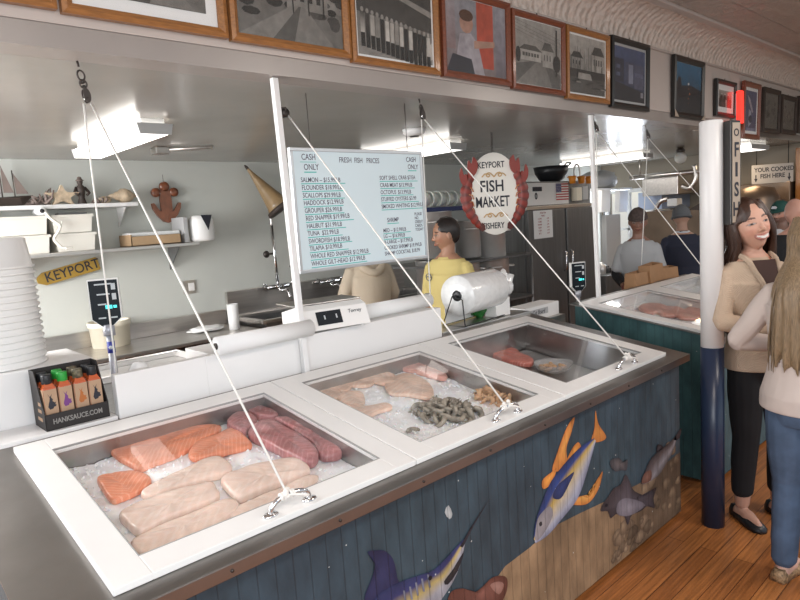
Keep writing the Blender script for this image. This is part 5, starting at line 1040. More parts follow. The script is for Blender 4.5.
a = ax(726, 186, XE-.4); c = ax(790, 203, XE-.4); b = MB(); b.box((XE-.4, c.y, c.z), (XE-.02, a.y, a.z), bev=.01); tag(b.build('counter_hood', 'hoodback'), 'brown tinted steel panel on the end wall under the hanging cooked fish sign', 'panel')
a = ax(795.5, 148, XE-.3); b = MB(); b.box((XE-.3, a.y-.3, 0), (XE-.01, a.y, a.z), bev=.01); tag(b.build('door_jamb', 'oak'), 'brown wooden door jamb at the right edge of the picture', 'door jamb')
a = ay(769, 214, 2.6); b = MB(); b.lathe([(.2, 0), (.26, .1), (.28, .3), (.26, .5), (.2, .62), (.0, .66)], 24, 0, Matrix.Translation((a.x, 2.75, a.z-.3))); tag(b.build('barrel', 'hoodback'), 'brown rounded barrel shape behind the smiling woman', 'barrel')
b = MB(); b.box((a.x-.4, 2.45, 0), (a.x+.4, 3.05, a.z-.301), bev=.01); tag(b.build('stand', 'wood_dark'), 'dark wooden stand under the rounded barrel', 'stand')
# paper bags on the far counter's back edge
M['bagpaper'] = mat('brown_paper_bag', (.36, .20, .10), .8, nz=.1, nscale=12, bump=.4, bscale=12, bdist=.01)
b = MB(); b.box((X2+.3, 2.412, 0), (X2+1.93, 2.555, .92), bev=.004); tag(b.build('shelf_unit', 'steel'), 'steel shelf behind the far counter under the paper bags', 'shelf')
def paperbag(x, y, z, w, d, h, rz, label):
    t = thing('paper_bag', (x, y, z), label, 'paper bag'); G = Matrix.Translation((x, y, z)) @ Matrix.Rotation(rz, 4, 'Z'); b = MB()
    lo = [(-w, -d, 0), (w, -d, 0), (w, d, 0), (-w, d, 0)]; mi = [(-w*1.03, -d*1.02, h*.5), (w, -d, h*.52), (w*.98, d, h*.5), (-w, d*.97, h*.5)]; hi = [(-w*.98, -d*.8, h), (w*1.02, -d*.75, h*.98), (w, d*.8, h*1.02), (-w*1.02, d*.75, h*.99)]
    b.add(lo+mi+hi+[(p[0]*.97, p[1]*.95, p[2]*.999) for p in hi]+[(p[0]*.95, p[1]*.95, .006) for p in lo], [(3, 2, 1, 0)]+[(i*4+j, i*4+(j+1) % 4, i*4+4+(j+1) % 4, i*4+4+j) for i in range(4) for j in range(4)]+[(16, 17, 18, 19)], mtx=G); b.build('bag', 'bagpaper', t); return t
BAGZ = .922
for u, v0, w, hgt, rz, l in ((651, 264, .16, 0, .1, 'brown paper bag standing open in front of the man in a grey shirt'), (664, 267, .12, 0, -.3, 'brown paper bag standing right of the open one')):
    p = ay(u, 285, 2.485); h = ay(u, v0, 2.485).z-BAGZ; paperbag(p.x, 2.485, BAGZ, w, .058, h, rz, l)
p = ay(637, 282, 2.48); paperbag(p.x, 2.48, BAGZ, .12, .055, ay(637, 278, 2.48).z-BAGZ+.05, 0, 'short brown paper bag at the left of the bags on the far shelf')
# ---------------------------------------------------------------- ceiling lights
M['tube'] = mat('lit_fluorescent_diffuser', (1, .97, .92), .5, emit=2.0)
LIGHTS = [(1.37, 1.56, 3.46, 4.62), (4.02, 4.22, 3.62, 4.8), (7.62, 7.86, 3.7, 4.9), (8.3, 8.9, 2.7, 3.1)]
for (xa, xb, ya, yb_), l in zip(LIGHTS, ('long fluorescent ceiling light nearest the left, above the shelves', 'fluorescent ceiling light above the whiteboard corner', 'fluorescent ceiling light above the man in a grey shirt', 'warm ceiling light beyond the column above the hanging sign')):
    t = thing('ceiling_light', ((xa+xb)/2, (ya+yb_)/2, CZ), l, 'ceiling light'); b = MB(); b.box((xa+.03, ya+.03, CZ-.035), (xb-.03, yb_-.03, CZ-.001)); b.build('housing', 'white', t)
    b = MB(); b.add([(xa, ya+.012, CZ-.035), (xb, ya+.012, CZ-.035), (xb, yb_-.012, CZ-.035), (xa, yb_-.012, CZ-.035), (xa+.012, ya+.012, CZ-.085), (xb-.012, ya+.012, CZ-.085), (xb-.012, yb_-.012, CZ-.085), (xa+.012, yb_-.012, CZ-.085)], [(4, 5, 6, 7), (0, 4, 7, 3), (1, 2, 6, 5), (0, 1, 5, 4), (3, 7, 6, 2)]); b.build('diffuser', 'tube', t)
    for y0, y1 in ((ya, ya+.012), (yb_-.012, yb_)): b = MB(); b.add([(xa-.004, y0, CZ-.03), (xb+.004, y0, CZ-.03), (xb-.008, y0, CZ-.088), (xa+.008, y0, CZ-.088), (xa-.004, y1, CZ-.03), (xb+.004, y1, CZ-.03), (xb-.008, y1, CZ-.088), (xa+.008, y1, CZ-.088)], [(3, 2, 1, 0), (4, 5, 6, 7), (0, 1, 5, 4), (1, 2, 6, 5), (2, 3, 7, 6), (3, 0, 4, 7)]); b.build('end_cap', 'greylabel', t)
p = az(414, 129, CZ); t = thing('smoke_detector', (p.x, p.y, CZ), 'round smoke detector on the glossy ceiling above the whiteboard', 'detector'); b = MB(); b.lathe([(0, -.05), (.05, -.05), (.08, -.03), (.085, -.001)], 24, 0, Matrix.Translation((p.x, p.y, CZ))); b.build('cover', 'white', t); b = MB(); b.lathe([(.03, -.056), (.035, -.05), (.035, -.045)], 16, 0, Matrix.Translation((p.x, p.y, CZ))); b.build('sensor', 'iron', t)
b = MB(); a = az(160, 150, CZ-.02); c = az(213, 147, CZ-.02); b.tube([a, c], .012, 8); b.box((a.x-.05, a.y-.05, CZ-.05), (a.x+.05, a.y+.05, CZ-.001), bev=.006); tag(b.build('conduit', 'steel'), 'thin steel conduit and junction box on the ceiling right of the near light', 'conduit')
# ================================================================ WHITEBOARD
yb = 2.62
tl = ay(290.5, 146, yb); tr = ay(425, 152.5, yb); bl = ay(298, 277, yb); br = ay(424, 256, yb)
xa = (tl.x+bl.x)/2; xb = (tr.x+br.x)/2; za = (bl.z+br.z)/2; zb = (tl.z+tr.z)/2; W_, H_ = xb-xa, zb-za
t = thing('whiteboard', (xa+W_/2, yb, za), 'whiteboard of handwritten fish prices hanging from the ceiling behind the left post', 'whiteboard')
F = wallf(xa, yb, za)
M['whiteboard'] = mat('glossy_white_board', (.73, .85, .90), .18); M['alu'] = mat('aluminium_trim', (.62, .63, .65), .35, metal=.7); M['marker'] = mat('dark_marker', (.07, .06, .10), .6)
b = MB(); b.box((.01, .01, -.014), (W_-.01, H_-.01, 0), mtx=F); b.build('board', 'whiteboard', t)
b = MB(); e = .018
for lo, hi in (((0, 0), (W_, e)), ((0, H_-e), (W_, H_)), ((0, e), (e, H_-e)), ((W_-e, e), (W_, H_-e))): b.box((*lo, -.018), (*hi, .006), bev=.003, mtx=F)
b.build('board_frame', 'alu', t)
def px_on(u, v): p = ay(u, v, yb-.001); return ((p.x-xa), (p.z-za))
wr = MB(); un = MB()
def line(tx, x, y, s, ul=True, align='LEFT'):
    wr.text(tx, s, F @ Matrix.Translation((x, y, .0004)) @ Matrix.Rotation(random.uniform(-.012, .012), 4, 'Z'), ex=.0002, align=align, sx=.80, bold=.0002)
    if ul: w = len(tx)*s*.44; x0 = x if align == 'LEFT' else x-w/2; un.box((x0, y-s*.62, .0003), (x0+w, y-s*.50, .0008), mtx=F)
s = .033; k = W_/.93
line('CASH', .07*k, H_*.925, .042, False); un.box((.06*k, H_*.885, .0003), (.16*k, H_*.889, .0008), mtx=F); line('ONLY', .08*k, H_*.845, .042)
line('FRESH  FISH   PRICES', .45*k, H_*.905, .038, False, 'CENTER'); line('CASH', .80*k, H_*.92, .038, False); line('ONLY', .81*k, H_*.855, .038)
Lf = ['SALMON -- $15.99/LB', 'FLOUNDER $18.99/LB', 'SCALLOPS $29.99/LB', 'HADDOCK $12.99/LB', 'GROUPER $26.99/LB', 'RED SNAPPER $19.99/LB', 'HALIBUT $31.99/LB', 'TUNA  $22.99/LB', 'SWORDFISH $18.99/LB', 'TILAPIA $10.99/LB', 'WHOLE RED SNAPPER $12.99/LB', 'WHOLE GILT-HEAD $12.99/LB']
for i, tx in enumerate(Lf): line(tx, (.055+.002*i)*k, H_*(.745-.0615*i), s)
for i, tx in enumerate(['SOFT SHELL CRAB $7/EA', 'CRAB MEAT $13.99/LB', 'OCTOPUS  $13.99/LB', 'STUFFED OYSTERS $3.99', 'SMOKED WHITING $12.99/LB']): line(tx, .585*k, H_*(.755-.063*i), s*.95)
line('SHRIMP', .62*k, H_*.38, s, True)
for i, tx in enumerate(['MED -- $12.99/LB', 'LG --- $16.99/LB', 'X-LARGE -- $17.99/LB', 'COOKED SHRIMP $19.99/LB', 'SHRIMP COCKTAIL $18.99']): line(tx, .585*k, H_*(.29-.052*i), s*.9, i < 2)
for i, tx in enumerate(['PLEASE', 'NO', 'CREDIT', 'CARDS', 'TODAY']): line(tx, .84*k, H_*(.42-.036*i), s*.72, False)
wr.build('handwriting', 'marker', t); un.build('underlines', 'teal', t)
for x in (xa+.12, xb-.12): b = MB(); b.tube([(x, yb-.01, zb), (x, yb-.01, CZ)], .002, 5); b.build('hanging_wire', 'iron', t)
# ================================================================ ROUND HANGING SIGN
ys_ = 3.25
c = ay(494, 194, ys_); _d = (c-EYE).length; sw = 31.5*_d/FPX; sh = 39.5*_d/FPX
t = thing('hanging_sign', (c.x, ys_, c.z), 'oval white sign with painted lobsters lettered FISH MARKET hanging from the ceiling', 'sign')
F = wallf(c.x, ys_, c.z) @ Matrix.Rotation(.25, 4, 'Y') if False else frame((c.x, ys_, c.z), (math.cos(-.62), math.sin(-.62), 0), (0, 0, 1))
M['signwhite'] = mat('sign_white_paint', (.78, .74, .68), .5)
ov = [(sw*.84*math.cos(a), sh*math.sin(a)) for a in [2*PI*i/40 for i in range(40)]]
b = MB(); b.prism(ov, .02, F); b.build('oval_board', 'signwhite', t)
LR = (.24, .03, .02); LD = (.10, .02, .015); LO = (.48, .16, .05)
def lob(sg, name):
    b = MB(); P = lambda x, y, z=.021: F @ V((sg*(x+.09)*sw, y*sh, z))
    # body curving down the side, tail to the bottom, claws up
    sp = [(.60, .50), (.76, .25), (.82, -.05), (.74, -.35), (.56, -.62), (.40, -.80)]; rr = [.10, .15, .17, .15, .11, .06]
    q = spline([V((x, y, r)) for (x, y), r in zip(sp, rr)], 5); b.tube([P(p.x, p.y) for p in q], [max(.02, p.z*sw*1.0)*(1.06 if i % 2 else .95) for i, p in enumerate(q)], 10, sq=.35, ref=F.to_3x3().col[2], col=LR) if False else None
    L_, R_ = [], []; n = len(q)
    vs = []; cc = []; fs = []
    for i, p in enumerate(q):
        a_ = q[max(i-1, 0)]; b_ = q[min(i+1, n-1)]; d = V((b_.x-a_.x, b_.y-a_.y, 0)).normalized(); nn = V((-d.y, d.x, 0)); w = p.z*(1.1 if i % 3 else .92)
        for k_, zz in ((-1, .0205), (-.5, .034), (0, .038), (.5, .034), (1, .0205)): vs.append(P(p.x+nn.x*w*k_, p.y+nn.y*w*k_, zz)); cc.append(LR if i % 3 else LD)
    for i in range(n-1):
        for j in range(4): a = i*5+j; f = (a, a+1, a+6, a+5); fs.append(f if sg > 0 else f[::-1])
    b.add(vs, fs, 0, True, cc)
    for pl_ in ([(.58, .45), (.44, .58), (.42, .78), (.54, .92), (.60, .76), (.70, .84), (.74, .62), (.70, .47)], [(.78, .22), (.94, .30), (1.0, .50), (.92, .68), (.86, .50), (.78, .52), (.76, .32)]):
        pp = [V(((x+.09)*sw*sg, y*sh, 0)) for x, y in pl_]; pp = spline(pp, 3, True); pp = pp if sg > 0 else pp[::-1]; b.prism([(p.x, p.y) for p in pp], .014, F @ Matrix.Translation((0, 0, .0205)), col=LR)
    for pl_ in ([(.42, -.76), (.36, -.68), (.28, -.74), (.26, -.86), (.36, -.90), (.46, -.84)],):
        pp = [((x+.09)*sw*sg, y*sh) for x, y in pl_]; pp = pp if sg < 0 else pp[::-1]; b.prism(pp[::-1], .010, F @ Matrix.Translation((0, 0, .0205)), col=LD)
    for i in range(4): y = .2-.18*i; b.tube([P(.74, y, .03), P(.62, y-.04+.02*i, .026), P(.58, y-.12, .024)], .005, 5, col=LO)
    b.build(name, 'paint', t)
lob(-1, 'painted_lobster'); lob(1, 'painted_lobster')
b = MB()
for tx, y, s_, sx__ in (('KEYPORT', .70, .21, .74), ('FISH', .18, .38, .84), ('MARKET', -.20, .36, .62), ('FISHERY', -.78, .20, .74)): b.text(tx, s_*sh*1.02, F @ Matrix.Translation((-.02, y*sh, .0208)), sx=sx__, bold=.002 if s_ > .25 else .001, ex=.001)
b.build('lettering', 'ink', t)
M['gold'] = mat('tan_scrollwork', (.55, .35, .15), .5); b = MB()
for y in (.45, -.53):
    for sg in (-1, 1): b.tube(spline([F @ V((sg*x*sw, (y+dy)*sh, .0215)) for x, dy in ((0, -.04), (.10, .05), (.2, .06), (.24, 0), (.17, -.03), (.14, .02), (.28, .04), (.38, -.03))], 4), .005, 5)
b.build('scrollwork', 'gold', t)
b = MB(); top = F @ V((0, sh, .01))
for i in range(8): z0 = top.z+(CZ-top.z)*i/8; z1 = top.z+(CZ-top.z)*(i+1)/8; b.tube([V((top.x+.008*math.cos(a)*(i % 2), top.y+.008*math.cos(a)*((i+1) % 2), (z0+z1)/2+(z1-z0)*.62*math.sin(a))) for a in [2*PI*q/10 for q in range(10)]], .002, 5, closed=True)
b.build('chain', 'iron', t)
# ================================================================ FISH SIGN ON THE COLUMN
zt_ = ay(730, 126, cy).z; zb_ = ay(730, 223, cy).z
dv = V((cx, cy, 0)).normalized(); rt = V((dv.y, -dv.x, 0))
o = V((cx, cy, 0))+rt*(rc+.001)
F = frame((o.x, o.y, zb_), rt, (0, 0, 1)); hgt = zt_-zb_
t = thing('column_sign', (o.x, o.y, zb_), 'tall narrow black edged sign lettered FISH fixed to the column', 'sign')
F = frame((o.x-dv.x*.02, o.y-dv.y*.02, zb_), (rt*.72+dv*.69), (0, 0, 1)) @ Matrix.Translation((.0, 0, .045)); w = .062
b = MB(); b.box((0, 0, -.05), (w, hgt, 0), bev=.004, mtx=F); b.build('sign_box', 'blackwood', t)
M['tanboard'] = mat('aged_cream_board', (.42, .345, .275), .55, nz=.15, nscale=8)
b = MB(); b.box((.008, .012, 0), (w-.008, hgt-.012, .003), mtx=F); b.build('face_board', 'tanboard', t)
b = MB()
for i, ch in enumerate('FISH'): b.text(ch, hgt*.19, F @ Matrix.Translation((w/2, hgt*(.715-.19*i), .0035)), sx=.65 if ch != 'I' else 1.0, bold=.002, ex=.001)
b.text('O', hgt*.10, F @ Matrix.Translation((w/2, hgt*.88, .0035)), sx=.8, bold=.001)
b.build('lettering', 'ink', t)
# red light strip and the cooked-fish sign
M['redled'] = mat('lit_red_strip', (1, .03, .02), .4, emit=1.6)
a = ay(736.5, 91, 2.30); c = ay(741, 124, 2.30); t = thing('exit_light', (a.x, 2.3, c.z), 'narrow lit red strip light on the header between two small frames', 'light'); b = MB(); b.box((a.x, 2.26, c.z), (a.x+.075, 2.30, a.z), bev=.004); b.build('red_tube', 'redled', t); b = MB(); b.box((a.x+.01, 2.30, c.z+.02), (a.x+.09, YB-.001, a.z-.02)); b.build('bracket', 'greylabel', t)
M['signgrey'] = mat('faded_sign_board', (.44, .41, .38), .6); yk = 2.75; p0 = ay(754, 165, yk); p1 = ay(789, 182, yk); w = (p1.x-p0.x)*.62; F = frame(((p0.x+p1.x)/2, yk, (ay(772, 164, yk).z+ay(772, 183, yk).z)/2), (.62, -.78, 0), (0, 0, 1)); w = .50; h = ay(772, 164, yk).z-ay(772, 183, yk).z
t = thing('hanging_sign', F.translation, 'white hanging sign lettered COOKED FISH HERE with two down arrows', 'sign'); b = MB(); b.box((-w/2, -h/2, -.01), (w/2, h/2, 0), bev=.003, mtx=F); b.build('sign_board', 'signgrey', t)
b = MB(); b.text('YOUR COOKED', h*.32, F @ Matrix.Translation((.02, h*.22, .0005)), sx=.85, bold=.002); b.text('FISH HERE', h*.32, F @ Matrix.Translation((0, -h*.12, .0005)), sx=.85, bold=.002)
for s_ in (-1, 1): b.prism([(s_*w*.4+x*h, y*h-h*.22) for x, y in ((-.03, .2), (-.03, 0), (-.09, 0), (0, -.2), (.09, 0), (.03, 0), (.03, .2))][::-1], .001, F)
b.build('lettering', 'ink', t)
for s_ in (-1, 1): b = MB(); q = F @ V((s_*w*.38, h/2, -.005)); b.tube([q, V((q.x, q.y, CZ))], .006, 5); b.build('cord', 'iron', t)
# ================================================================ FRAMED PHOTOGRAPHS ON THE HEADER
def g(v): v = v**1.25*1.15; return (v, v*.94, v*.86)
def picture(b, F, w, h, kind, seed):
    R = random.Random(seed); L = [0.0]
    def P(pts, c, c2=None):
        L[0] += .00012; n = len(pts); cs = [c if (c2 is None or p[1] < .5) else c2 for p in pts]
        b.poly([F @ V((p[0]*w, p[1]*h, L[0])) for p in pts], col=cs)
    def blob(x, y, rx, ry, c, n=12): P([(x+rx*math.cos(a), y+ry*math.sin(a)) for a in [2*PI*i/n for i in range(n)]], c)
    def quad(x0, y0, x1, y1, c, c2=None): P([(x0, y0), (x1, y0), (x1, y1), (x0, y1)], c, c2)
    def house(x, y, ww, hh, wall, roof, win=3):
        quad(x, y, x+ww, y+hh, wall); P([(x-.02, y+hh), (x+ww+.02, y+hh), (x+ww*.75, y+hh*1.5), (x+ww*.2, y+hh*1.5)], roof)
        for i in range(win): quad(x+ww*(.12+.8*i/win), y+hh*.4, x+ww*(.12+.8*i/win+.1), y+hh*.75, roof)
    if kind == 'street':
        quad(0, 0, 1, 1, g(.20), g(.34)); quad(0, 0, 1, .38, g(.19), g(.19))
        for i in range(30): x = R.random(); y = .25+R.random()*.45; blob(x, y, .03+R.random()*.06, .03+R.random()*.06, g(R.uniform(.03, .12)), 8)
        house(.45, .35, .4, .22, g(.26), g(.06), 4); house(.04, .4, .25, .2, g(.2), g(.05)); P([(.0, .0), (.5, .38), (.62, .38), (.9, .0)], g(.24)); P([(.3, 0), (.56, .38), (.58, .38), (.5, 0)], g(.13))
        for i in range(3): x = .5+.15*i; quad(x, .3, x+.012, .95, g(.05))
    elif kind == 'group':
        quad(0, 0, 1, 1, g(.28), g(.14)); P([(0, .52), (1, .42), (1, 1), (0, 1)], g(.10)); P([(0, .95), (1, .62), (1, .7), (0, 1)], g(.32)); P([(.7, 0), (1, .3), (1, .08), (.9, 0)], g(.5))
        for i in range(15): x = .04+.062*i; y = .52-.012*i; q = R.uniform(.07, .1); quad(x, y-.25, x+.05, y, g(R.choice((.5, .42, .05, .3))), g(.1)); quad(x, y-.42, x+.05, y-.25, g(.04)); blob(x+.025, y+.03, .02, .032, g(.33), 8)
    elif kind == 'portrait':
        quad(0, 0, 1, 1, (.18, .14, .14), (.3, .3, .33)); quad(.5, .1, .78, 1, (.42, .06, .03), (.5, .1, .06)); quad(.82, 0, 1, 1, (.12, .10, .12), (.35, .34, .38)); P([(.12, .0), (.62, .0), (.52, .42), (.4, .55), (.22, .52)], (.36, .33, .36)); blob(.33, .68, .11, .14, (.42, .24, .18)); blob(.33, .78, .115, .08, (.10, .05, .03)); P([(.0, 0), (.45, 0), (.4, .2), (.1, .24)], (.03, .03, .04)); P([(.45, .35), (.8, .42), (.8, .5), (.45, .46)], (.4, .24, .18)); quad(0, .3, .15, 1, (.25, .17, .17), (.33, .3, .32))
    elif kind == 'factory':
        quad(0, 0, 1, 1, g(.17), g(.42)); P([(0, 0), (1, 0), (1, .22), (.55, .42), (0, .3)], g(.14)); P([(0, 0), (.5, .42), (.62, .38), (.8, 0)], g(.22)); house(.1, .38, .45, .16, g(.42), g(.12), 6); house(.58, .32, .24, .26, g(.38), g(.14), 3)
        for i in range(4): P([(0, .97-.05*i), (1, .80-.06*i), (1, .803-.06*i), (0, .974-.05*i)], g(.12))
        quad(.88, .2, .91, .95, g(.04)); blob(.9, .4, .09, .14, g(.05)); blob(.06, .45, .05, .12, g(.05))
    elif kind == 'harbor':
        quad(0, 0, 1, 1, g(.2), g(.46)); quad(0, .0, 1, .3, g(.12), g(.12)); house(.05, .42, .3, .2, g(.32), g(.08)); house(.62, .42, .34, .3, g(.4), g(.1), 4); quad(.0, .28, 1, .42, g(.07))
        for i in range(22): x = R.random(); quad(x, .25, x+.008, .5+R.random()*.35, g(.08))
        for i in range(12): x = R.random(); y = .08+R.random()*.2; quad(x, y, x+.12, y+.02, g(R.choice((.06, .3))))
        P([(.2, .25), (.6, .25), (.55, .36), (.22, .36)], g(.35))
    elif kind == 'town':
        quad(0, 0, 1, 1, (.02, .028, .05), (.07, .10, .20)); P([(0, 0), (1, 0), (1, .2), (0, .35)], (.02, .022, .03)); quad(.0, .35, .3, .78, (.03, .035, .06)); quad(.34, .3, .62, .74, (.06, .07, .12)); quad(.45, .34, .6, .7, (.22, .24, .32)); quad(.64, .26, .95, .72, (.09, .10, .16)); quad(.86, .1, .95, .2, (.3, .3, .34))
        for i in range(6): quad(.06+.04*(i % 3), .45+.14*(i//3), .09+.04*(i % 3), .52+.14*(i//3), (.12, .15, .24))
        for i in range(8): x = .66+.035*i; quad(x, .48, x+.015, .56, (.18, .2, .3))
    elif kind == 'dusk':
        quad(0, 0, 1, 1, (.012, .014, .02), (.03, .16, .30)); P([(0, 0), (1, 0), (1, .5), (.6, .58), (0, .52)], (.015, .018, .026)); P([(0, .5), (.12, .72), (.2, .7), (.24, .5)], (.012, .014, .02))
        for y, r, c in ((.60, .03, (.75, .7, .65)), (.5, .014, (.5, .2, .08)), (.4, .025, (.55, .18, .06)), (.3, .02, (.4, .11, .04)), (.2, .015, (.25, .07, .03))): blob(.5+R.uniform(-.05, .05), y, r, r*.8, c)
    elif kind == 'men':
        quad(0, 0, 1, 1, g(.06), g(.4)); quad(.0, .0, 1, .5, g(.09), g(.09))
        for x in (.2, .45, .7): blob(x, .7, .07, .08, g(.1)); quad(x-.1, .3, x+.1, .64, g(.05)); blob(x, .77, .08, .04, g(.5))
        quad(.5, 0, .62, .45, g(.4))
    elif kind == 'bird':
        quad(0, 0, 1, 1, (.06, .06, .13), (.10, .11, .2)); P([(.3, .1), (.55, .2), (.5, .5), (.3, .55)], (.38, .38, .46)); P([(.15, .9), (.3, .72), (.6, .45), (.7, .5), (.4, .8)], (.45, .40, .45)); blob(.45, .3, .15, .1, (.02, .02, .05)); quad(.1, .0, .9, .08, (.2, .2, .3))
    else:
        quad(0, 0, 1, 1, g(.11), g(.2))
        for i in range(30): blob(.15+.7*R.random(), .15+.6*R.random(), .05, .07, g(R.uniform(.03, .22)), 7)
def framed(xa, xb, za, zb, wood, kind, label, fw=.034, matw=.012, matc='paper', dep=.035, lean=.03, seed=1, y=YB, cut=0):
    w, h = xb-xa, zb-za; t = thing('framed_photograph', ((xa+xb)/2, y, za), label, 'framed photograph', None)
    F = frame((xa, y-.004, za), (1, 0, 0), (0, -math.sin(lean), math.cos(lean)))
    b = MB()
    O_ = [(0, 0), (w, 0), (w, h), (0, h)]; I_ = [(fw, fw), (w-fw, fw), (w-fw, h-fw), (fw, h-fw)]; mid = [(fw*.45, fw*.45), (w-fw*.45, fw*.45), (w-fw*.45, h-fw*.45), (fw*.45, h-fw*.45)]
    vs = [(*p, 0) for p in O_]+[(*p, dep*.8) for p in O_]+[(*p, dep) for p in mid]+[(*p, dep*.6) for p in I_]+[(*p, 0) for p in I_]
    fs = [(i*4+j, i*4+(j+1) % 4, i*4+4+(j+1) % 4, i*4+4+j) for i in range(4) for j in range(4)]+[(16+j, 16+(j+1) % 4, (j+1) % 4, j) for j in range(4)]
    b.add(vs, fs, mtx=F); b.build('moulding', wood, t)
    z = dep*.35
    if matw > .001: b = MB(); b.box((fw*.9, fw*.9, z-.004), (w-fw*.9, h-fw*.9, z), mtx=F); b.build('mat_board', matc, t)
    b = MB(); G = F @ Matrix.Translation((fw+matw, fw+matw, z+.0006)); picture(b, G, w-2*(fw+matw), h-2*(fw+matw), kind, seed); b.build('print', 'photo', t)
    b = MB(); b.box((fw*.95, fw*.95, z+.006), (w-fw*.95, h-fw*.95, z+.008), mtx=F); b.build('pane', 'glass', t)
    if cut:
        b = MB(); b.prism([(w*.86, .0), (w, 0), (w, h*.10)], .002, F @ Matrix.Translation((0, 0, dep))); b.prism([(0, 0), (w*.12, 0), (0, h*.12)], .002, F @ Matrix.Translation((0, 0, dep))); b.build('corner_tab', 'tanboard', t)
    b = MB(); b.tube([F @ V((w/2, h, .004)), F @ V((w/2, h+.02, .004))], .003, 6); b.build('hanger', 'iron', t)
YF = YB-.03
def fx(u, v): return ay(u, v, YF).x
def fz(u, v): return ay(u, v, YF).z
FR = [(.09, .70, fz(57, 9), .46, 'oak', 'street', 'wooden framed photograph at the far left cut by the picture edge', .036, .03),
      (fx(62, 10)+.0, fx(229, 40), fz(145, 25), .46, 'oak', 'street', 'wide oak framed grey street photograph above the iron pulley', .036, .045),
      (fx(232, 38), fx(352, 60), fz(290, 49), .46, 'oak', 'street', 'oak framed photograph of an old dirt street above the left post', .036, .0),
      (fx(353.5, 63), fx(441, 74), fz(395, 68), .46, 'oak', 'group', 'oak framed photograph of a row of men in white shirts', .034, .012),
      (fx(444, 76), fx(512, 86), fz(478, 81), .46, 'redwood', 'portrait', 'red wooden framed colour photograph of a person beside orange oilskins', .036, .002),
      (fx(513.5, 87), fx(566, 97), fz(540, 92), .45, 'redwood', 'factory', 'red wooden framed grey photograph of a low factory by a road', .034, .004),
      (fx(567.5, 98), fx(610, 104.5), fz(588, 101), .46, 'oak', 'harbor', 'oak framed grey photograph of a harbour with masts', .036, .012),
      (fx(612, 105), fx(649.5, 112.5), fz(630, 109), .49, 'blackwood', 'town', 'black framed dark blue print of a town at night', .04, .018),
      (fx(674, 118.5), fx(704, 118), fz(690, 118.5), .49, 'blackwood', 'dusk', 'black framed dusk print with orange lights and tan corner tabs', .045, .002),
      (fx(716, 116.5), fx(736, 117), fz(726, 117), .33, 'blackwood', 'men', 'small black framed photograph of three men above the column', .04, .05),
      (fx(743, 138), fx(759.5, 138), fz(752, 139), .55, 'redwood', 'bird', 'red brown framed blue print right of the red light strip', .05, .03),
      (fx(763, 133), fx(779.5, 133), fz(771, 133), .46, 'wood_dark', 'old', 'dark framed grey print, first right of the red brown frame', .05, .0),
      (fx(781, 133), fx(796, 133), fz(788, 134), .42, 'wood_dark', 'old', 'dark framed grey print, second right of the red brown frame', .05, .0),
      (fx(798, 133), fx(810, 133), fz(800, 133), .42, 'wood_dark', 'old', 'dark framed print cut by the right edge of the picture', .05, .0)]
for i, (xa, xb, za, h, wd, kind, lb, fw, mw) in enumerate(FR): framed(xa, xb, za, za+h, wd, kind, lb, fw, mw, seed=i+3, cut=1 if kind == 'dusk' else 0, matc='paper' if i < 7 or i > 8 else 'greylabel')
# ================================================================ PEOPLE
def fuse(b, vox, smooth=3):
    """one continuous surface from overlapping closed shapes"""
    me = bpy.data.meshes.new('f'); me.from_pydata(b.v, [], b.f); me.update(); o = bpy.data.objects.new('f', me); COL.objects.link(o)
    r = o.modifiers.new('r', 'REMESH'); r.mode = 'VOXEL'; r.voxel_size = vox; r.use_smooth_shade = True
    if smooth: s = o.modifiers.new('s', 'SMOOTH'); s.factor = .5; s.iterations = smooth
    ev = bpy.data.meshes.new_from_object(o.evaluated_get(bpy.context.evaluated_depsgraph_get()))
    out = MB(); out.add([v.co.copy() for v in ev.vertices], [tuple(p.vertices) for p in ev.polygons], 0, True)
    bpy.data.objects.remove(o); bpy.data.meshes.remove(me); bpy.data.meshes.remove(ev); return out
def rings(b, R, n=24, mtx=None):
    """closed loft of (x, y, z, rx, ry) rings"""
    vs = []; fs = []; k = len(R)
    for x, y, z, rx, ry in R:
        for j in range(n): a = 2*PI*j/n; vs.append(V((x+rx*math.cos(a), y+ry*math.sin(a), z)))
    for i in range(k-1):
        for j in range(n): fs.append((i*n+j, i*n+(j+1) % n, (i+1)*n+(j+1) % n, (i+1)*n+j))
    fs.append(tuple(range(n-1, -1, -1))); fs.append(tuple((k-1)*n+j for j in range(n))); b.add(vs, fs, 0, True, mtx=mtx)
def limb(b, pts, rs, n=14):
    P = [V(p) for p in pts]; q = spline([V((*p, 0)).to_3d() for p in P], 5); rr = []
    for i in range(len(q)): t = i/5; k = min(int(t), len(rs)-2); rr.append(rs[k]+(rs[k+1]-rs[k])*(t-k))
    d0 = (q[0]-q[1]).normalized(); d1 = (q[-1]-q[-2]).normalized()
    q = [q[0]+d0*rr[0]*.6]+q+[q[-1]+d1*rr[-1]*.6]; rr = [rr[0]*.55]+rr+[rr[-1]*.55]; b.tube(q, rr, n)
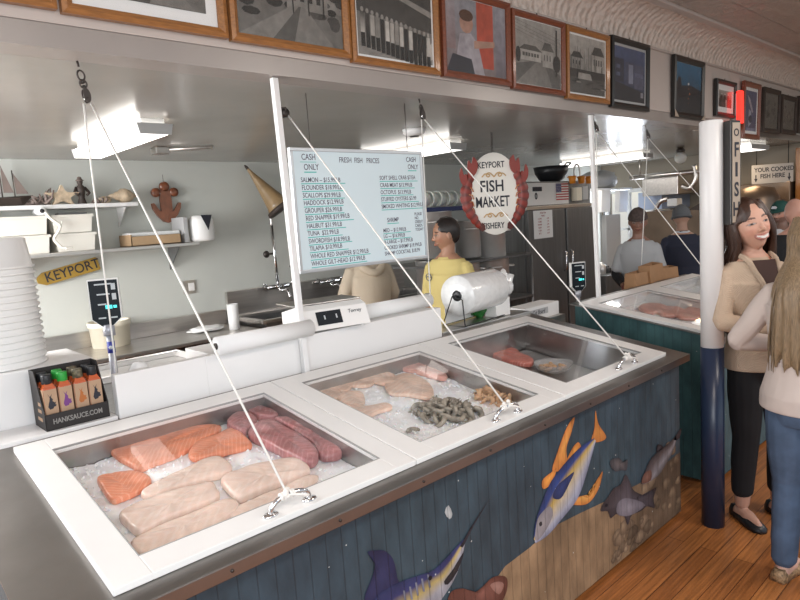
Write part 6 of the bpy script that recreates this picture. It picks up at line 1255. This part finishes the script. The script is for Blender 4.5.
def hand(b, w, d, nrm, side, curl=.5, sc=1):
    """palm and five bent fingers: w wrist, d towards the fingers, nrm back of the hand, side towards the thumb"""
    d = V(d).normalized(); side = V(side); side = (side-d*side.dot(d)).normalized(); nrm = side.cross(d) if side.cross(d).dot(V(nrm)) > 0 else d.cross(side)
    at_ = lambda a, s_, n_: V(w)+(d*a+side*s_+nrm*n_)*sc
    vs = []; n = 14; R = [(0, .026, .020), (.03, .034, .017), (.065, .041, .015), (.088, .040, .012)]
    for a, rs_, rn in R:
        for j in range(n): t = 2*PI*j/n; vs.append(at_(a, rs_*math.cos(t), rn*math.sin(t)))
    b.add(vs, [(i*n+j, i*n+(j+1) % n, (i+1)*n+(j+1) % n, (i+1)*n+j) for i in range(3) for j in range(n)]+[tuple(range(n-1, -1, -1)), tuple(3*n+j for j in range(n))], 0, True)
    for s_, L_ in ((.030, .068), (.010, .078), (-.011, .072), (-.030, .056)):
        p = [at_(.075, s_*.95, 0)]; ang = 0
        for k, f in enumerate((.35, .38, .27, .2)): ang += curl*(.25 if k == 0 else .75); p.append(p[-1]+(d*math.cos(ang)-nrm*math.sin(ang)+side*s_*1.2)*L_*f*sc)
        b.tube(p, [.0095*sc, .009*sc, .0085*sc, .0075*sc, .005*sc], 8)
    p = [at_(.02, .022, -.004), at_(.045, .046, -.012), at_(.072, .056, -.018-.02*curl), at_(.094, .050-.02*curl, -.022-.03*curl)]; b.tube(p, [.014*sc, .012*sc, .010*sc, .006*sc], 8)
def head_shape(b, Hm, fem=False, smile=0):
    b2 = MB(); b2.ell((0, 0, 0), 1, 40)
    vs = []
    for p in b2.v:
        x, y, z = p; X, Y, Z = (.072 if fem else .076)*x, .098*y, .118*z
        if z < 0: X *= 1-(.36 if fem else .28)*(-z)**1.6; Y *= (1-.42*(-z)) if y < 0 else (1-.10*(-z)); 
        if y > 0: Y *= .95; 
        for sg in (-1, 1):
            g_ = math.exp(-((X-sg*.032)/.016)**2-((Z-.006)/.013)**2); Y -= .009*g_*(y > 0)
            g_ = math.exp(-((X-sg*.04)/.02)**2-((Z+.03)/.02)**2); Y += (.004+.006*smile)*g_*(y > 0)
        g_ = math.exp(-(X/.02)**2-((Z+.10)/.018)**2); Y += .010*g_*(y > 0)
        vs.append(Hm @ V((X, Y, Z)))
    b.add(vs, b2.f, 0, True)
    T = lambda *q: Hm @ V(q)
    k = .86 if fem else 1
    b.tube([T(0, .080, .016), T(0, .094*1.0, -.004), T(0, .103, -.024), T(0, .098, -.032)], [.007, .0085*k, .012*k, .009], 10)
    for sg in (-1, 1):
        b.ell((0, 0, 0), (.008, .009, .007), 8, mtx=Hm @ Matrix.Translation((sg*.010, .089, -.030)))
        b.ell((0, 0, 0), (.009, .019, .031), 10, mtx=Hm @ Matrix.Translation((sg*.077, -.008, -.008)) @ Matrix.Rotation(-sg*.3, 4, 'Z'))
        b.ell((0, 0, 0), (.020, .008, .005) if not fem else (.017, .006, .004), 10, mtx=Hm @ Matrix.Translation((sg*.029, .079 if not fem else .077, .024)))
        b.ell((0, 0, 0), (.0125, .010, .0125), 10, mtx=Hm @ Matrix.Translation((sg*.032, .072, .006)))
    w = .024+.006*smile
    for z, r in ((-.056, .0055), (-.068, .0065)):
        b.tube([T(-w, .078-.004, z+.010*smile), T(-w*.5, .0885, z+.002*smile), T(0, .091, z), T(w*.5, .0885, z+.002*smile), T(w, .078-.004, z+.010*smile)], [.003, r, r*1.05, r, .003], 8)
def face_col(q, skin, hairc, smile, lip, stubble=0):
    x, y, z = q; c = V(skin)
    if y > .03 and abs(x) < .075 and -.12 < z < .09:
        ax_ = abs(x)
        if abs(z-(.027+.004*(1-((ax_-.034)/.02)**2))) < .0042 and .014 < ax_ < .054: c = c.lerp(V(hairc), .85)
        e = ((ax_-.032)/.0145)**2+((z-.005)/(.0050 if smile < .5 else .0042))**2
        if e < 1:
            c = V((.34, .30, .28))
            if (ax_-.032)**2+(z-.005)**2 < .0062**2: c = V((.02, .014, .01))
        elif e < 1.9: c = V(skin)*(.42 if z > .005 else .8)
        zz = z-(.25*smile*x*x*50)
        zl = zz+.062; sm_ = (x/(.025+.008*smile))**2
        if sm_+(zl/(.0115+.004*smile))**2 < 1: c = V(lip)
        if smile and sm_*1.5+((zl-.001)/.0058)**2 < 1: c = V((.70, .67, .62))
        elif not smile and abs(zl) < .0016 and sm_ < .9: c = V(lip)*.45
        bl = math.exp(-((ax_-.042)/.02)**2-((z+.03)/.022)**2); c = c.lerp(V((skin[0]*1.05, skin[1]*.72, skin[2]*.68)), .45*bl) if c == V(skin) else c
    if stubble and y > -.02 and z < -.035: c = c.lerp(V((.09, .06, .05)), stubble)
    return tuple(c)
def person(label, loc, rz, hgt, skin=(.50, .28, .19), hairc=(.015, .011, .01), fem=False, lean=(0, 0), bodyrot=0, head=(0, 0, 0), hoff=(0, 0, 0), arms=None, sleeve='short', shirt='white', pants='navy', hem=.93, hair='short', smile=0, stubble=0, lip=None, vox=.006, shoes='black', bulk=1, legs=None, extras=None, pantend=.09, neck=True, group=None, hsc=1):
    s = hgt/1.75; L0 = V(loc); W = Matrix.Translation(L0) @ Matrix.Rotation(rz, 4, 'Z') @ Matrix.Scale(s, 4)
    root = thing('person', loc, label, 'person', group)
    def bend(p):
        p = V(p); k = max(0, p.z-.93); a = bodyrot*min(1, k/.35); x, y = p.x*math.cos(a)-p.y*math.sin(a), p.x*math.sin(a)+p.y*math.cos(a)
        return V((x+lean[0]*k, y+lean[1]*k, p.z))
    fw_ = .86 if fem else 1.0; bk = bulk
    TR = [(.84, .150, .105, -.01), (.93, .170 if fem else .162, .122, -.015), (1.02, .148 if fem else .155, .110, -.005), (1.12, .132 if fem else .150, .105, 0), (1.24, .150 if fem else .168, .122 if not fem else .118, .0), (1.34, .165*fw_+.008, .120 if not fem else .125, .0), (1.40, .168*fw_, .098, -.01), (1.45, .122*fw_, .075, -.015), (1.485, .070, .058, -.012), (1.50, .054, .055, -.008)]
    def torso(b, g_, z0, z1=1.6, collar=0):
        R = [(0, y, z, rx*bk+g_, ry*bk+g_) for z, rx, ry, y in TR if z0 <= z <= z1]
        if R[0][2] > z0+.02: R = [(R[0][0], R[0][1], z0, R[0][3]*1.01, R[0][4]*1.01)]+R
        b2 = MB(); rings(b2, R, 28); b.add([bend(p) for p in b2.v], b2.f, 0, True)
    shx = .158*fw_*bk; SH = {sg: V((sg*shx, -.012, 1.392)) for sg in (-1, 1)}
    A = arms or {}
    AR = {sg: A.get(sg, (V((sg*(shx+.06), -.02, 1.13)), V((sg*(shx+.05), .06, .90)))) for sg in (-1, 1)}
    HM = {}
    hc = V((hoff[0], hoff[1], 1.632+hoff[2])); hc = bend(hc)
    Hm = Matrix.Translation(hc) @ Matrix.Rotation(head[0], 4, 'Z') @ Matrix.Rotation(head[1], 4, 'X') @ Matrix.Rotation(head[2], 4, 'Y') @ Matrix.Scale(hsc, 4)
    # ---- body
    b = MB(); torso(b, 0, .84)
    limb(b, [bend((0, -.012, 1.44)), bend(V((0, -.004, 1.50)))*.5+(Hm @ V((0, -.02, -.085)))*.5, Hm @ V((0, -.015, -.06))], [.058*(.88 if fem else 1), .052*(.88 if fem else 1), .05*(.9 if fem else 1)])
    head_shape(b, Hm, fem, smile)
    ak = .88 if fem else 1
    for sg in (-1, 1):
        e, w = V(AR[sg][0]), V(AR[sg][1]); sh = bend(SH[sg]); limb(b, [sh, sh.lerp(e, .5), e], [.050*ak*bk, .045*ak*bk, .038*ak]); limb(b, [e, e.lerp(w, .4), w], [.039*ak, .037*ak, .026*ak])
        d = (w-e).normalized(); up_ = V((0, 0, 1)) if abs(d.z) < .8 else V((sg, 0, 0)); curl_ = A.get('curl', .35)
        side = V((-sg*.6, .6, .3)) if abs(d.z) < .8 else V((0, 1, 0)); hand(b, w-d*.01, d, up_, side, curl_, .95*ak)
    LG = legs or {sg: ((sg*.09, -.01, .90), (sg*.10, .01, .49), (sg*.105, -.015, .085)) for sg in (-1, 1)}
    for sg in (-1, 1):
        h_, k_, a_ = [V(q) for q in LG[sg]]; limb(b, [h_, h_.lerp(k_, .5), k_], [.092*bk, .076*bk, .056]); limb(b, [k_, k_.lerp(a_, .35), a_], [.056, .055, .036]); limb(b, [a_+V((0, -.03, -.045)), a_+V((0, .06, -.05)), a_+V((0, .15, -.062))], [.036, .036, .020])
    f = fuse(b, vox)
    I = Hm.inverted(); lp_ = lip or (skin[0]*.78, skin[1]*.52, skin[2]*.5)
    f.c = {i: face_col(I @ p, skin, hairc, smile, lp_, stubble) if p.z > 1.40 else skin for i, p in enumerate(f.v)}
    f.v = [W @ p for p in f.v]; f.build('body', 'skin', root)
    # ---- shirt
    b = MB(); torso(b, .024, hem, 1.37); torso(b, .016, 1.24, 1.46); 
    for sg in (-1, 1):
        e, w = V(AR[sg][0]), V(AR[sg][1]); sh = bend(SH[sg])
        if sleeve == 'short': limb(b, [sh, sh.lerp(e, .45), sh.lerp(e, .82)], [.059*ak*bk, .062*ak*bk, .064*ak])
        else: limb(b, [sh, sh.lerp(e, .5), e], [.059*ak*bk, .058*ak*bk, .054*ak]); limb(b, [e, e.lerp(w, .5), e.lerp(w, .93)], [.056*ak, .052*ak, .042*ak])
    b2 = MB(); b2.tube([bend(V((.066*math.cos(a), -.012+.064*math.sin(a), 1.468+.012*-math.sin(a)))) for a in [2*PI*i/20 for i in range(20)]], .012, 8, closed=True); b.add(b2.v, b2.f, 0, True)
    f = fuse(b, max(vox, .006), 4)
    for i, p in enumerate(f.v): n = noise.noise(p*7)*.006+noise.noise(V((p.x*14, p.y*14, p.z*9)))*.003; c_ = V((0, 0, p.z)); d = (p-c_); f.v[i] = W @ (p+d.normalized()*n if d.length > .01 else p)
    sh_ = f.build('shirt' if sleeve == 'short' else 'sweater', shirt, root)
    # ---- trousers
    b = MB(); R = [(0, -.01, .79, .135*bk, .10*bk)]+[(0, y, z, rx*bk+.009, ry*bk+.009) for z, rx, ry, y in TR if z < 1.03]; rings(b, R, 28)
    for sg in (-1, 1):
        h_, k_, a_ = [V(q) for q in LG[sg]]; e_ = a_+V((0, 0, max(0, pantend-.085))); limb(b, [h_, h_.lerp(k_, .5), k_], [.093*bk, .088*bk, .070]); limb(b, [k_, k_.lerp(e_, .5), e_], [.070, .064, .056])
    f = fuse(b, max(vox, .007), 4)
    for i, p in enumerate(f.v): n = noise.noise(V((p.x*9, p.y*9, p.z*12)))*.004; f.v[i] = W @ (p+V((p.x, p.y, 0)).normalized()*n if V((p.x, p.y, 0)).length > .01 else p)
    f.build('trousers', pants, root)
    for sg in (-1, 1):
        a_ = V(LG[sg][2]); b = MB(); P = [(-.075, .030, .058), (-.05, .036, .06), (0, .037, .062), (.06, .044, .048), (.12, .046, .040), (.165, .036, .032), (.185, .015, .02)]
        vs = []; fs = []
        for y, hw, h_ in P: vs += [W @ (V((a_.x, a_.y, 0))+V(q)) for q in ((-hw, y, .001), (-hw*1.02, y, h_*.5), (-hw*.6, y, h_), (hw*.6, y, h_), (hw*1.02, y, h_*.5), (hw, y, .001))]
        for i in range(len(P)-1):
            for j in range(6): fs.append((i*6+j, i*6+(j+1) % 6, i*6+6+(j+1) % 6, i*6+6+j))
        fs += [(5, 4, 3, 2, 1, 0), tuple((len(P)-1)*6+j for j in range(6))]; b.add(vs, fs, 0, True); b.build('shoe', shoes, root)
    # ---- hair
    if hair in ('short', 'long', 'messy'):
        b2 = MB(); b2.ell((0, 0, 0), 1, 36); b = MB(); vs = []
        for p in b2.v:
            x, y, z = p; X, Y, Z = .083*x, .101*y-(.0172 if hair == 'long' else .020), .110*z+.022
            if Z < .02: k_ = min(1, (.02-Z)/.1); Y = min(Y, .02-.055*k_); X *= 1-.12*k_
            n = noise.noise(V((x*5, y*5, z*9)))*.006; vs.append(Hm @ V((X*(1+n), Y+n, Z+n)))
        b.add(vs, b2.f, 0, True)
        if hair == 'messy':
            R_ = random.Random(int(hgt*1000)); 
            for i in range(26 if hair == 'short' else 50):
                a = R_.uniform(-1.2, 1.2); q0 = Hm @ V((.068*math.sin(a), .046*math.cos(a), .100+R_.uniform(-.01, .02))); q1 = q0+(Hm.to_3x3() @ V((.03*math.sin(a)+R_.uniform(-.01, .01), R_.uniform(-.01, .012), R_.uniform(-.004, .012)))); b.tube([q0, q0.lerp(q1, .5)+Hm.to_3x3() @ V((0, 0, .006)), q1], [.009, .007, .003], 5)
        if hair == 'long':
            extras_hair(b, Hm, bend, hairc); g_ = fuse(b, .0065, 2); b = MB(); b.add([p+(p-Hm.translation).normalized()*(.006*noise.noise(V((p.x*34, p.y*34, p.z*5)))) for p in g_.v], g_.f, 0, True); strands(b, Hm, bend)
        f = MB(); f.add([W @ p for p in b.v], b.f, 0, True); f.build('hair', hair_mat(hairc), root)
    if extras: extras(root, W, bend, Hm, AR, sh_, s)
    return root
HMATS = {}
def hair_mat(c):
    k = tuple(c)
    if k not in HMATS: HMATS[k] = mat('hair', c, .45, nz=.5, nscale=40, stretch=(8, 8, .6), bump=.4, bscale=60)
    return HMATS[k]
HAIRMODE = {'front': True}
def _strand(R, Hm, bend, a, k=1.0):
    Lh = R.uniform(.30, .46); ca, sa = math.cos(a), math.sin(a)
    top = Hm @ V((.070*sa, .060*ca-.020, .085+R.uniform(-.02, .02))); p1 = Hm @ V((.090*sa*k, (.088 if ca > 0 else .112)*ca*k-.018, .02)); p2 = Hm @ V((.092*sa*k, .095*ca*k-.03, -.07))
    o = bend(V((.125*sa*R.uniform(.75, 1.05)*k, -.06+.105*ca*R.uniform(.9, 1.1)*k, 1.40))); w = R.uniform(-.02, .02)
    return [top, p1, p2, o+V((0, 0, .02)), o+V((w, -.006, -Lh*.35)), o+V((w*1.6, 0, -Lh*.8))]
def hair_span(R): return R.uniform(1.0, 2*PI-1.0) if HAIRMODE['front'] else R.uniform(.7, 2*PI-.7)    # angle from the face, which stays open
def extras_hair(b, Hm, bend, hairc):
    """long hair falling over the shoulders and the back"""
    R = random.Random(11)
    for i in range(110): b.tube(spline(_strand(R, Hm, bend, hair_span(R)), 4), [.014]*16+[.012]*3+[.009, .005], 6)
def strands(b, Hm, bend):
    R = random.Random(5)
    for i in range(170): b.tube(spline(_strand(R, Hm, bend, hair_span(R), R.uniform(1.04, 1.12)), 4), [.0032]*17+[.003]*3+[.001], 4)
def cap_obj(root, W, Hm, m, brim=True, rev=False, beanie=False, name='cap'):
    b2 = MB(); b2.ell((0, 0, 0), 1, 28); b = MB()
    zc = .028 if not beanie else -.02
    vs = [Hm @ V((.090*p.x, .108*p.y-.006, max(zc-.004, .112*p.z+.022) if p.z*.112+.022 < zc else .108*p.z+.022)) for p in b2.v]; b.add([W @ p for p in vs], b2.f, 0, True)
    if beanie: b.tube([W @ (Hm @ V((.090*math.cos(a), .108*math.sin(a)-.006, zc+.012))) for a in [2*PI*i/28 for i in range(28)]], .012, 8, closed=True)
    o = b.build(name, m, root)
    if brim:
        b = MB(); sg = -1 if rev else 1; vs = []; n = 14
        for i in range(n+1):
            a = PI*(.12+.76*i/n); vs += [W @ (Hm @ V((.086*math.cos(a), sg*.100*math.sin(a)-.006, .036))), W @ (Hm @ V((.085*math.cos(a), sg*(.10*math.sin(a)+.058*math.sin(a)**.6)-.006, .026)))]
        vs += [p+V((0, 0, .006)) for p in vs]; k = 2*(n+1)
        fs = []
        for i in range(n): a = 2*i; fs += [(a, a+2, a+3, a+1), (k+a+1, k+a+3, k+a+2, k+a), (a+1, a+3, k+a+3, k+a+1)]
        b.add(vs, fs, 0, True); b.build('brim', m, o)
    return o
def facing(u, toward_cam, right):
    """angle for a person whose front points partly to the viewer and partly to picture right, seen at column u"""
    r = CR*((u-400)/FPX)+_f; v = V((r.x, r.y, 0)).normalized(); rt = V((v.y, -v.x, 0)); d = -v*toward_cam+rt*right
    return math.atan2(-d.x, d.y)
M['yellow'] = mat('yellow_cotton', (.60, .49, .19), .8, bump=.25, bscale=30, bdist=.004); M['beige'] = mat('beige_fleece', (.50, .42, .32), .85, bump=.3, bscale=25, bdist=.005)
M['greyshirt'] = mat('grey_cotton', (.36, .37, .38), .8, bump=.25, bscale=30); M['navycloth'] = mat('navy_cotton', (.020, .024, .045), .85, bump=.2, bscale=30)
M['knit'] = mat('ribbed_knit', (.50, .38, .28), .9, nz=.12, nscale=12); M['blush'] = mat('pale_blush_fleece', (.56, .475, .43), .85, nz=.05, nscale=8, bump=.25, bscale=30, bdist=.004)
M['denim'] = mat('blue_denim', (.075, .12, .20), .8, nz=.35, nscale=9, bump=.3, bscale=250); M['blackcloth'] = mat('black_cloth', (.008, .008, .010), .8); M['leopard'] = mat('speckled_shoe', (.30, .19, .10), .6, nz=.95, nscale=60); M['greenhat'] = mat('dark_green_cap', (.008, .06, .05), .8); M['greyknit'] = mat('grey_beanie_knit', (.13, .14, .15), .9, bump=.5, bscale=80); M['browncap'] = mat('brown_checked_cap', (.07, .05, .045), .85, nz=.4, nscale=40); M['apronwhite'] = mat('white_apron', (.62, .64, .68), .8); M['apronblue'] = mat('blue_apron', (.03, .06, .25), .8); M['glove'] = mat('dark_red_glove', (.16, .045, .035), .5)
def ribs():
    t = M['knit'].node_tree; N = t.nodes; L = t.links; b = N['Principled BSDF']; tc = N.new('ShaderNodeTexCoord'); w = N.new('ShaderNodeTexWave'); w.bands_direction = 'DIAGONAL'; w.inputs['Scale'].default_value = 55; w.inputs['Distortion'].default_value = .6; L.new(tc.outputs['Object'], w.inputs['Vector']); bp = N.new('ShaderNodeBump'); bp.inputs['Strength'].default_value = .45; bp.inputs['Distance'].default_value = .003; L.new(w.outputs['Fac'], bp.inputs['Height']); L.new(bp.outputs['Normal'], b.inputs['Normal'])
ribs()
def spot(u, k):
    """floor point k metres from the viewer's feet in the direction of picture column u"""
    r = CR*((u-400)/FPX)+_f; v = V((r.x, r.y, 0)).normalized()*k; return (v.x, v.y, 0)
# man in yellow
def ex_yellow(root, W, bend, Hm, AR, sh_, s):
    F = W @ frame(bend(V((.075, .139, 1.325))), (-1, .25, 0), (0, .05, 1)); b = MB(); b.tube([F @ V((.032*math.cos(a), .026*math.sin(a), .0)) for a in [2*PI*i/20 for i in range(20)]], .0035, 6, closed=True); b.tube(spline([F @ V((-.022, 0, .002)), F @ V((-.005, .008, .003)), F @ V((.012, -.006, .003)), F @ V((.022, .004, .002))], 4), .003, 5); b.build('chest_emblem', 'greyknit', sh_)
person('man in a yellow t-shirt with short black hair looking left behind the bag roll', spot(450, 4.72), facing(450, .75, -.55), 1.735, skin=(.36, .19, .12), lean=(0, .02), head=(-.62, -.10, 0), sleeve='short', shirt='yellow', hem=.9, pants='navycloth', vox=.006, extras=ex_yellow, bulk=.97)
# person in beige at the sink
person('person in a beige hooded sweatshirt seen from behind under the whiteboard', spot(373, 5.25), facing(373, -.85, -.4), 1.70, lean=(0, .12), arms={-1: ((-.26, .06, 1.15), (-.20, .30, 1.08)), 1: ((.25, .08, 1.15), (.16, .32, 1.08))}, sleeve='long', shirt='beige', hem=.88, pants='blackcloth', vox=.008, head=(0, -.35, 0), extras=lambda root, W, bend, Hm, AR, sh_, s: (lambda b: (b.tube(spline([W @ bend(V(q)) for q in ((-.10, -.02, 1.47), (-.09, -.10, 1.42), (0, -.135, 1.37), (.09, -.10, 1.42), (.10, -.02, 1.47))], 5), .035, 10), b.build('hood', 'beige', sh_)))(MB()))
# man in grey
def ex_grey(root, W, bend, Hm, AR, sh_, s):
    cap_obj(root, W, Hm, 'browncap', rev=False)
    for sg in (-1, 1):
        e, w = V(AR[sg][0]), V(AR[sg][1]); d = (w-e).normalized(); b = MB(); limb(b, [bend(V((sg*.18, -.012, 1.40))).lerp(e, .85), e, e.lerp(w, .5), e.lerp(w, .85)], [.046, .046, .044, .036]); b.v = [W @ p for p in b.v]; b.build('black_undersleeve', 'blackcloth', root)
    b = MB(); w = V(AR[1][1]); e = V(AR[1][0]); d = (w-e).normalized(); hand(b, w-d*.01, d, (0, 0, 1), (-.6, .6, .3), .5, 1.12); f = fuse(b, .005, 2); f.v = [W @ p for p in f.v]; f.build('glove', 'glove', root)
person('man in a grey t-shirt over black sleeves and a brown cap behind the paper bags', spot(640, 6.25), facing(640, .95, -.12), 1.70, skin=(.25, .13, .09), lean=(0, .06), head=(.1, -.16, 0), arms={-1: ((-.205, .05, 1.13), (-.10, .28, 1.10)), 1: ((.205, .04, 1.13), (.10, .28, 1.05)), 'curl': .6}, sleeve='short', shirt='greyshirt', hem=.9, pants='navycloth', hair='short', hairc=(.03, .025, .025), vox=.007, extras=ex_grey, bulk=.9)
# man in navy, from behind
def ex_navy(root, W, bend, Hm, AR, sh_, s):
    cap_obj(root, W, Hm, 'greyknit', brim=False, beanie=True, name='beanie')
    b = MB(); rings(b, [(0, -.015, .97, .196, .146), (0, -.015, 1.01, .194, .144)], 28); b.v = [W @ p for p in b.v]; b.build('apron_tie', 'apronwhite', root)
    b = MB(); rings(b, [(0, -.015, .86, .200, .150), (0, -.015, .965, .198, .148)], 28); b.v = [W @ p for p in b.v]; b.build('apron', 'apronblue', root)
    b = MB(); b.tube([W @ bend(V((.065*math.cos(a), -.012+.062*math.sin(a), 1.475))) for a in [2*PI*i/20 for i in range(20)]], .012, 8, closed=True); b.build('collar', 'apronwhite', sh_)
person('man in a navy sweater, grey beanie and blue apron seen from behind', spot(684, 7.0), facing(684, -.95, -.25), 1.70, skin=(.42, .25, .18), lean=(0, .10), head=(0, -.2, 0), arms={-1: ((-.23, .06, 1.14), (-.17, .28, 1.05)), 1: ((.23, .06, 1.14), (.14, .30, 1.05)), 'curl': .5}, sleeve='long', shirt='navycloth', hem=.96, pants='denim', hair='none', vox=.008, extras=ex_navy, bulk=.95)
# smiling woman
M['darktop'] = mat('dark_brown_top', (.05, .022, .016), .8)
def ex_woman(root, W, bend, Hm, AR, sh_, s):
    Z = [(1.455, .052, .062), (1.40, .078, .050), (1.34, .118, .040), (1.24, .143, .032), (1.12, .130, .026), (1.0, .136, .022)]
    c = [[W @ bend(V((sg*w, y+.032, z))) for sg in (-1, 0, 1)] for z, y, w in Z]; c2 = [[p+(W.to_3x3() @ V((0, .004, 0))) if i == 1 else p for i, p in enumerate(r)] for r in c]
    b = MB(); vs = [p for r in c2 for p in r]; b.add(vs+[p-(W.to_3x3() @ V((0, .02, 0))) for p in vs], [(i*3+j+1, i*3+j, i*3+3+j, i*3+4+j) for i in range(5) for j in range(2)], 0, True); b.build('dark_top', 'darktop', root)
    for sg in (-1, 1): b = MB(); b.tube(spline([W @ bend(V((sg*(w+.012), y+.020, z))) for z, y, w in [(1.48, -.01, .07)]+Z], 4), .016, 8, sq=.6); b.build('cardigan_edge', 'knit', sh_)
fb = az(748, 519, 0); HAIRMODE['front'] = True
person('smiling woman with dark hair in a tan knit cardigan and black trousers beside the column', (fb.x+.06, fb.y-.05, 0), facing(745, .70, .45), 1.72, skin=(.58, .33, .24), hairc=(.045, .02, .012), fem=True, hsc=1.12, lean=(.17, .10), head=(-.1, .10, .24), hoff=(.0, .0, .0), arms={-1: ((-.20, .10, 1.12), (-.02, .24, 1.13)), 1: ((.27, .06, 1.14), (.08, .25, 1.10))}, sleeve='long', shirt='knit', hem=.86, pants='blackcloth', hair='long', smile=1, lip=(.46, .20, .165), vox=.0038, pantend=.16, extras=ex_woman)
# woman in front, from behind
bl_ = az(792, 596, 0); HAIRMODE['front'] = False
person('woman with long blond hair, pale sweater and jeans seen from behind at right', (bl_.x+.14, bl_.y-.03, 0), facing(790, -.85, .35), 1.66, skin=(.58, .34, .26), hairc=(.22, .15, .085), fem=True, lean=(-.02, .06), head=(.25, .0, 0), arms={-1: ((-.36, .04, 1.13), (-.22, .27, 1.09)), 1: ((.28, .06, 1.12), (.14, .27, 1.08))}, sleeve='long', shirt='blush', hem=.86, pants='denim', hair='long', vox=.006, shoes='leopard', bulk=1.12)
# men beyond
def ex_green(root, W, bend, Hm, AR, sh_, s):
    c_ = cap_obj(root, W, Hm, 'greenhat'); b = MB(); F = W @ Hm @ frame((0, .103, .075), (-1, 0, 0), (0, -.35, 1)); b.prism([(-.028, -.012), (.02, -.014), (.03, .004), (.01, .016), (-.02, .014)], .004, F); b.build('cap_badge', 'apronwhite', c_)
person('bearded man in a dark green baseball cap beyond the smiling woman', spot(780, 7.3), facing(780, .8, -.45), 1.68, skin=(.50, .28, .21), hairc=(.10, .05, .03), head=(0, -.2, 0), sleeve='long', shirt='apronwhite', pants='navycloth', hair='short', stubble=.7, vox=.008, extras=ex_green)
person('bald man in black seen from behind between the two women', spot(794, 6.25), facing(793, -.9, -.3), 1.70, skin=(.55, .31, .24), head=(.2, -.12, 0), sleeve='long', shirt='blackcloth', pants='blackcloth', hair='none', vox=.008, bulk=1.15)
# ================================================================ LIGHT AND CAMERA
def area(name, loc, rot, sx, sy, power, col=(1, 1, 1)):
    l = bpy.data.lights.new(name, 'AREA'); l.shape = 'RECTANGLE'; l.size = sx; l.size_y = sy; l.energy = power; l.color = col
    o = bpy.data.objects.new(name, l); COL.objects.link(o); o.location = loc; o.rotation_euler = rot; return o
for i, (xa, xb, ya, yb_) in enumerate(LIGHTS):
    if i > 1: area('kitchen_area_light', ((xa+xb)/2, (ya+yb_)/2, CZ-.115), (0, 0, 0), xb-xa-.1, yb_-ya-.05, (2.5, 2.5, 9, 5)[i], (1, .97, .93) if i < 3 else (1, .72, .42))
# customers' ceiling lamps and daylight from the shop front behind the viewer
for x, y, p in ((.8, -.75, 36), (3.4, -.75, 38), (6.4, -.4, 38)): area('ceiling_lamp_light', (x, y, 3.1), (0, 0, 0), .9, .6, p, (1, .88, .78))
area('daylight_window', (-.9, -1.0, 1.9), (rad(82), 0, rad(-35)), 2.2, 1.6, 50, (.95, .97, 1))
area('kitchen_side_fill', (-1.12, 4.0, 1.65), (0, rad(-78), 0), 1.3, 2.2, 140, (.97, .98, 1))  # unseen fill light added on the solid left wall to brighten the kitchen
for x in (-.2, -.7): area('kitchen_area_light', (x, 3.6, CZ-.02), (0, 0, 0), .2, 1.1, 14, (1, .97, .93))  # lamps added out of view, without fixtures, to brighten the kitchen
area('window_daylight', (XE-.06, (W1[0]+W1[1])/2, 1.4), (0, rad(90), 0), 1.1, .6, 30, (.85, .92, 1))
w = bpy.data.worlds.new('World'); SC.world = w; w.use_nodes = True; N = w.node_tree.nodes; bg = N['Background']
sky = N.new('ShaderNodeTexSky'); sky.sky_type = 'HOSEK_WILKIE' if False else 'NISHITA'; sky.sun_disc = False; sky.sun_elevation = rad(40)
mx = N.new('ShaderNodeMix'); mx.data_type = 'RGBA'; mx.inputs['Factor'].default_value = .85; w.node_tree.links.new(sky.outputs[0], mx.inputs['A']); mx.inputs['B'].default_value = (.9, .95, 1, 1)
w.node_tree.links.new(mx.outputs['Result'], bg.inputs['Color']); bg.inputs['Strength'].default_value = .45
cam = bpy.data.cameras.new('camera'); co = bpy.data.objects.new('camera', cam); COL.objects.link(co); SC.camera = co
cam.sensor_width = 36; cam.lens = FPX*36/800; cam.clip_start = .02
R_ = Matrix((CR, CU, -_f)).transposed(); co.matrix_world = Matrix.Translation(EYE) @ R_.to_4x4()
SC.view_settings.view_transform = 'Standard'; SC.view_settings.look = 'None'; SC.view_settings.gamma = 1; SC.view_settings.use_curve_mapping = False; SC.view_settings.exposure = .3
try: SC.cycles.max_bounces = 8; SC.cycles.transparent_max_bounces = 16
except Exception: pass
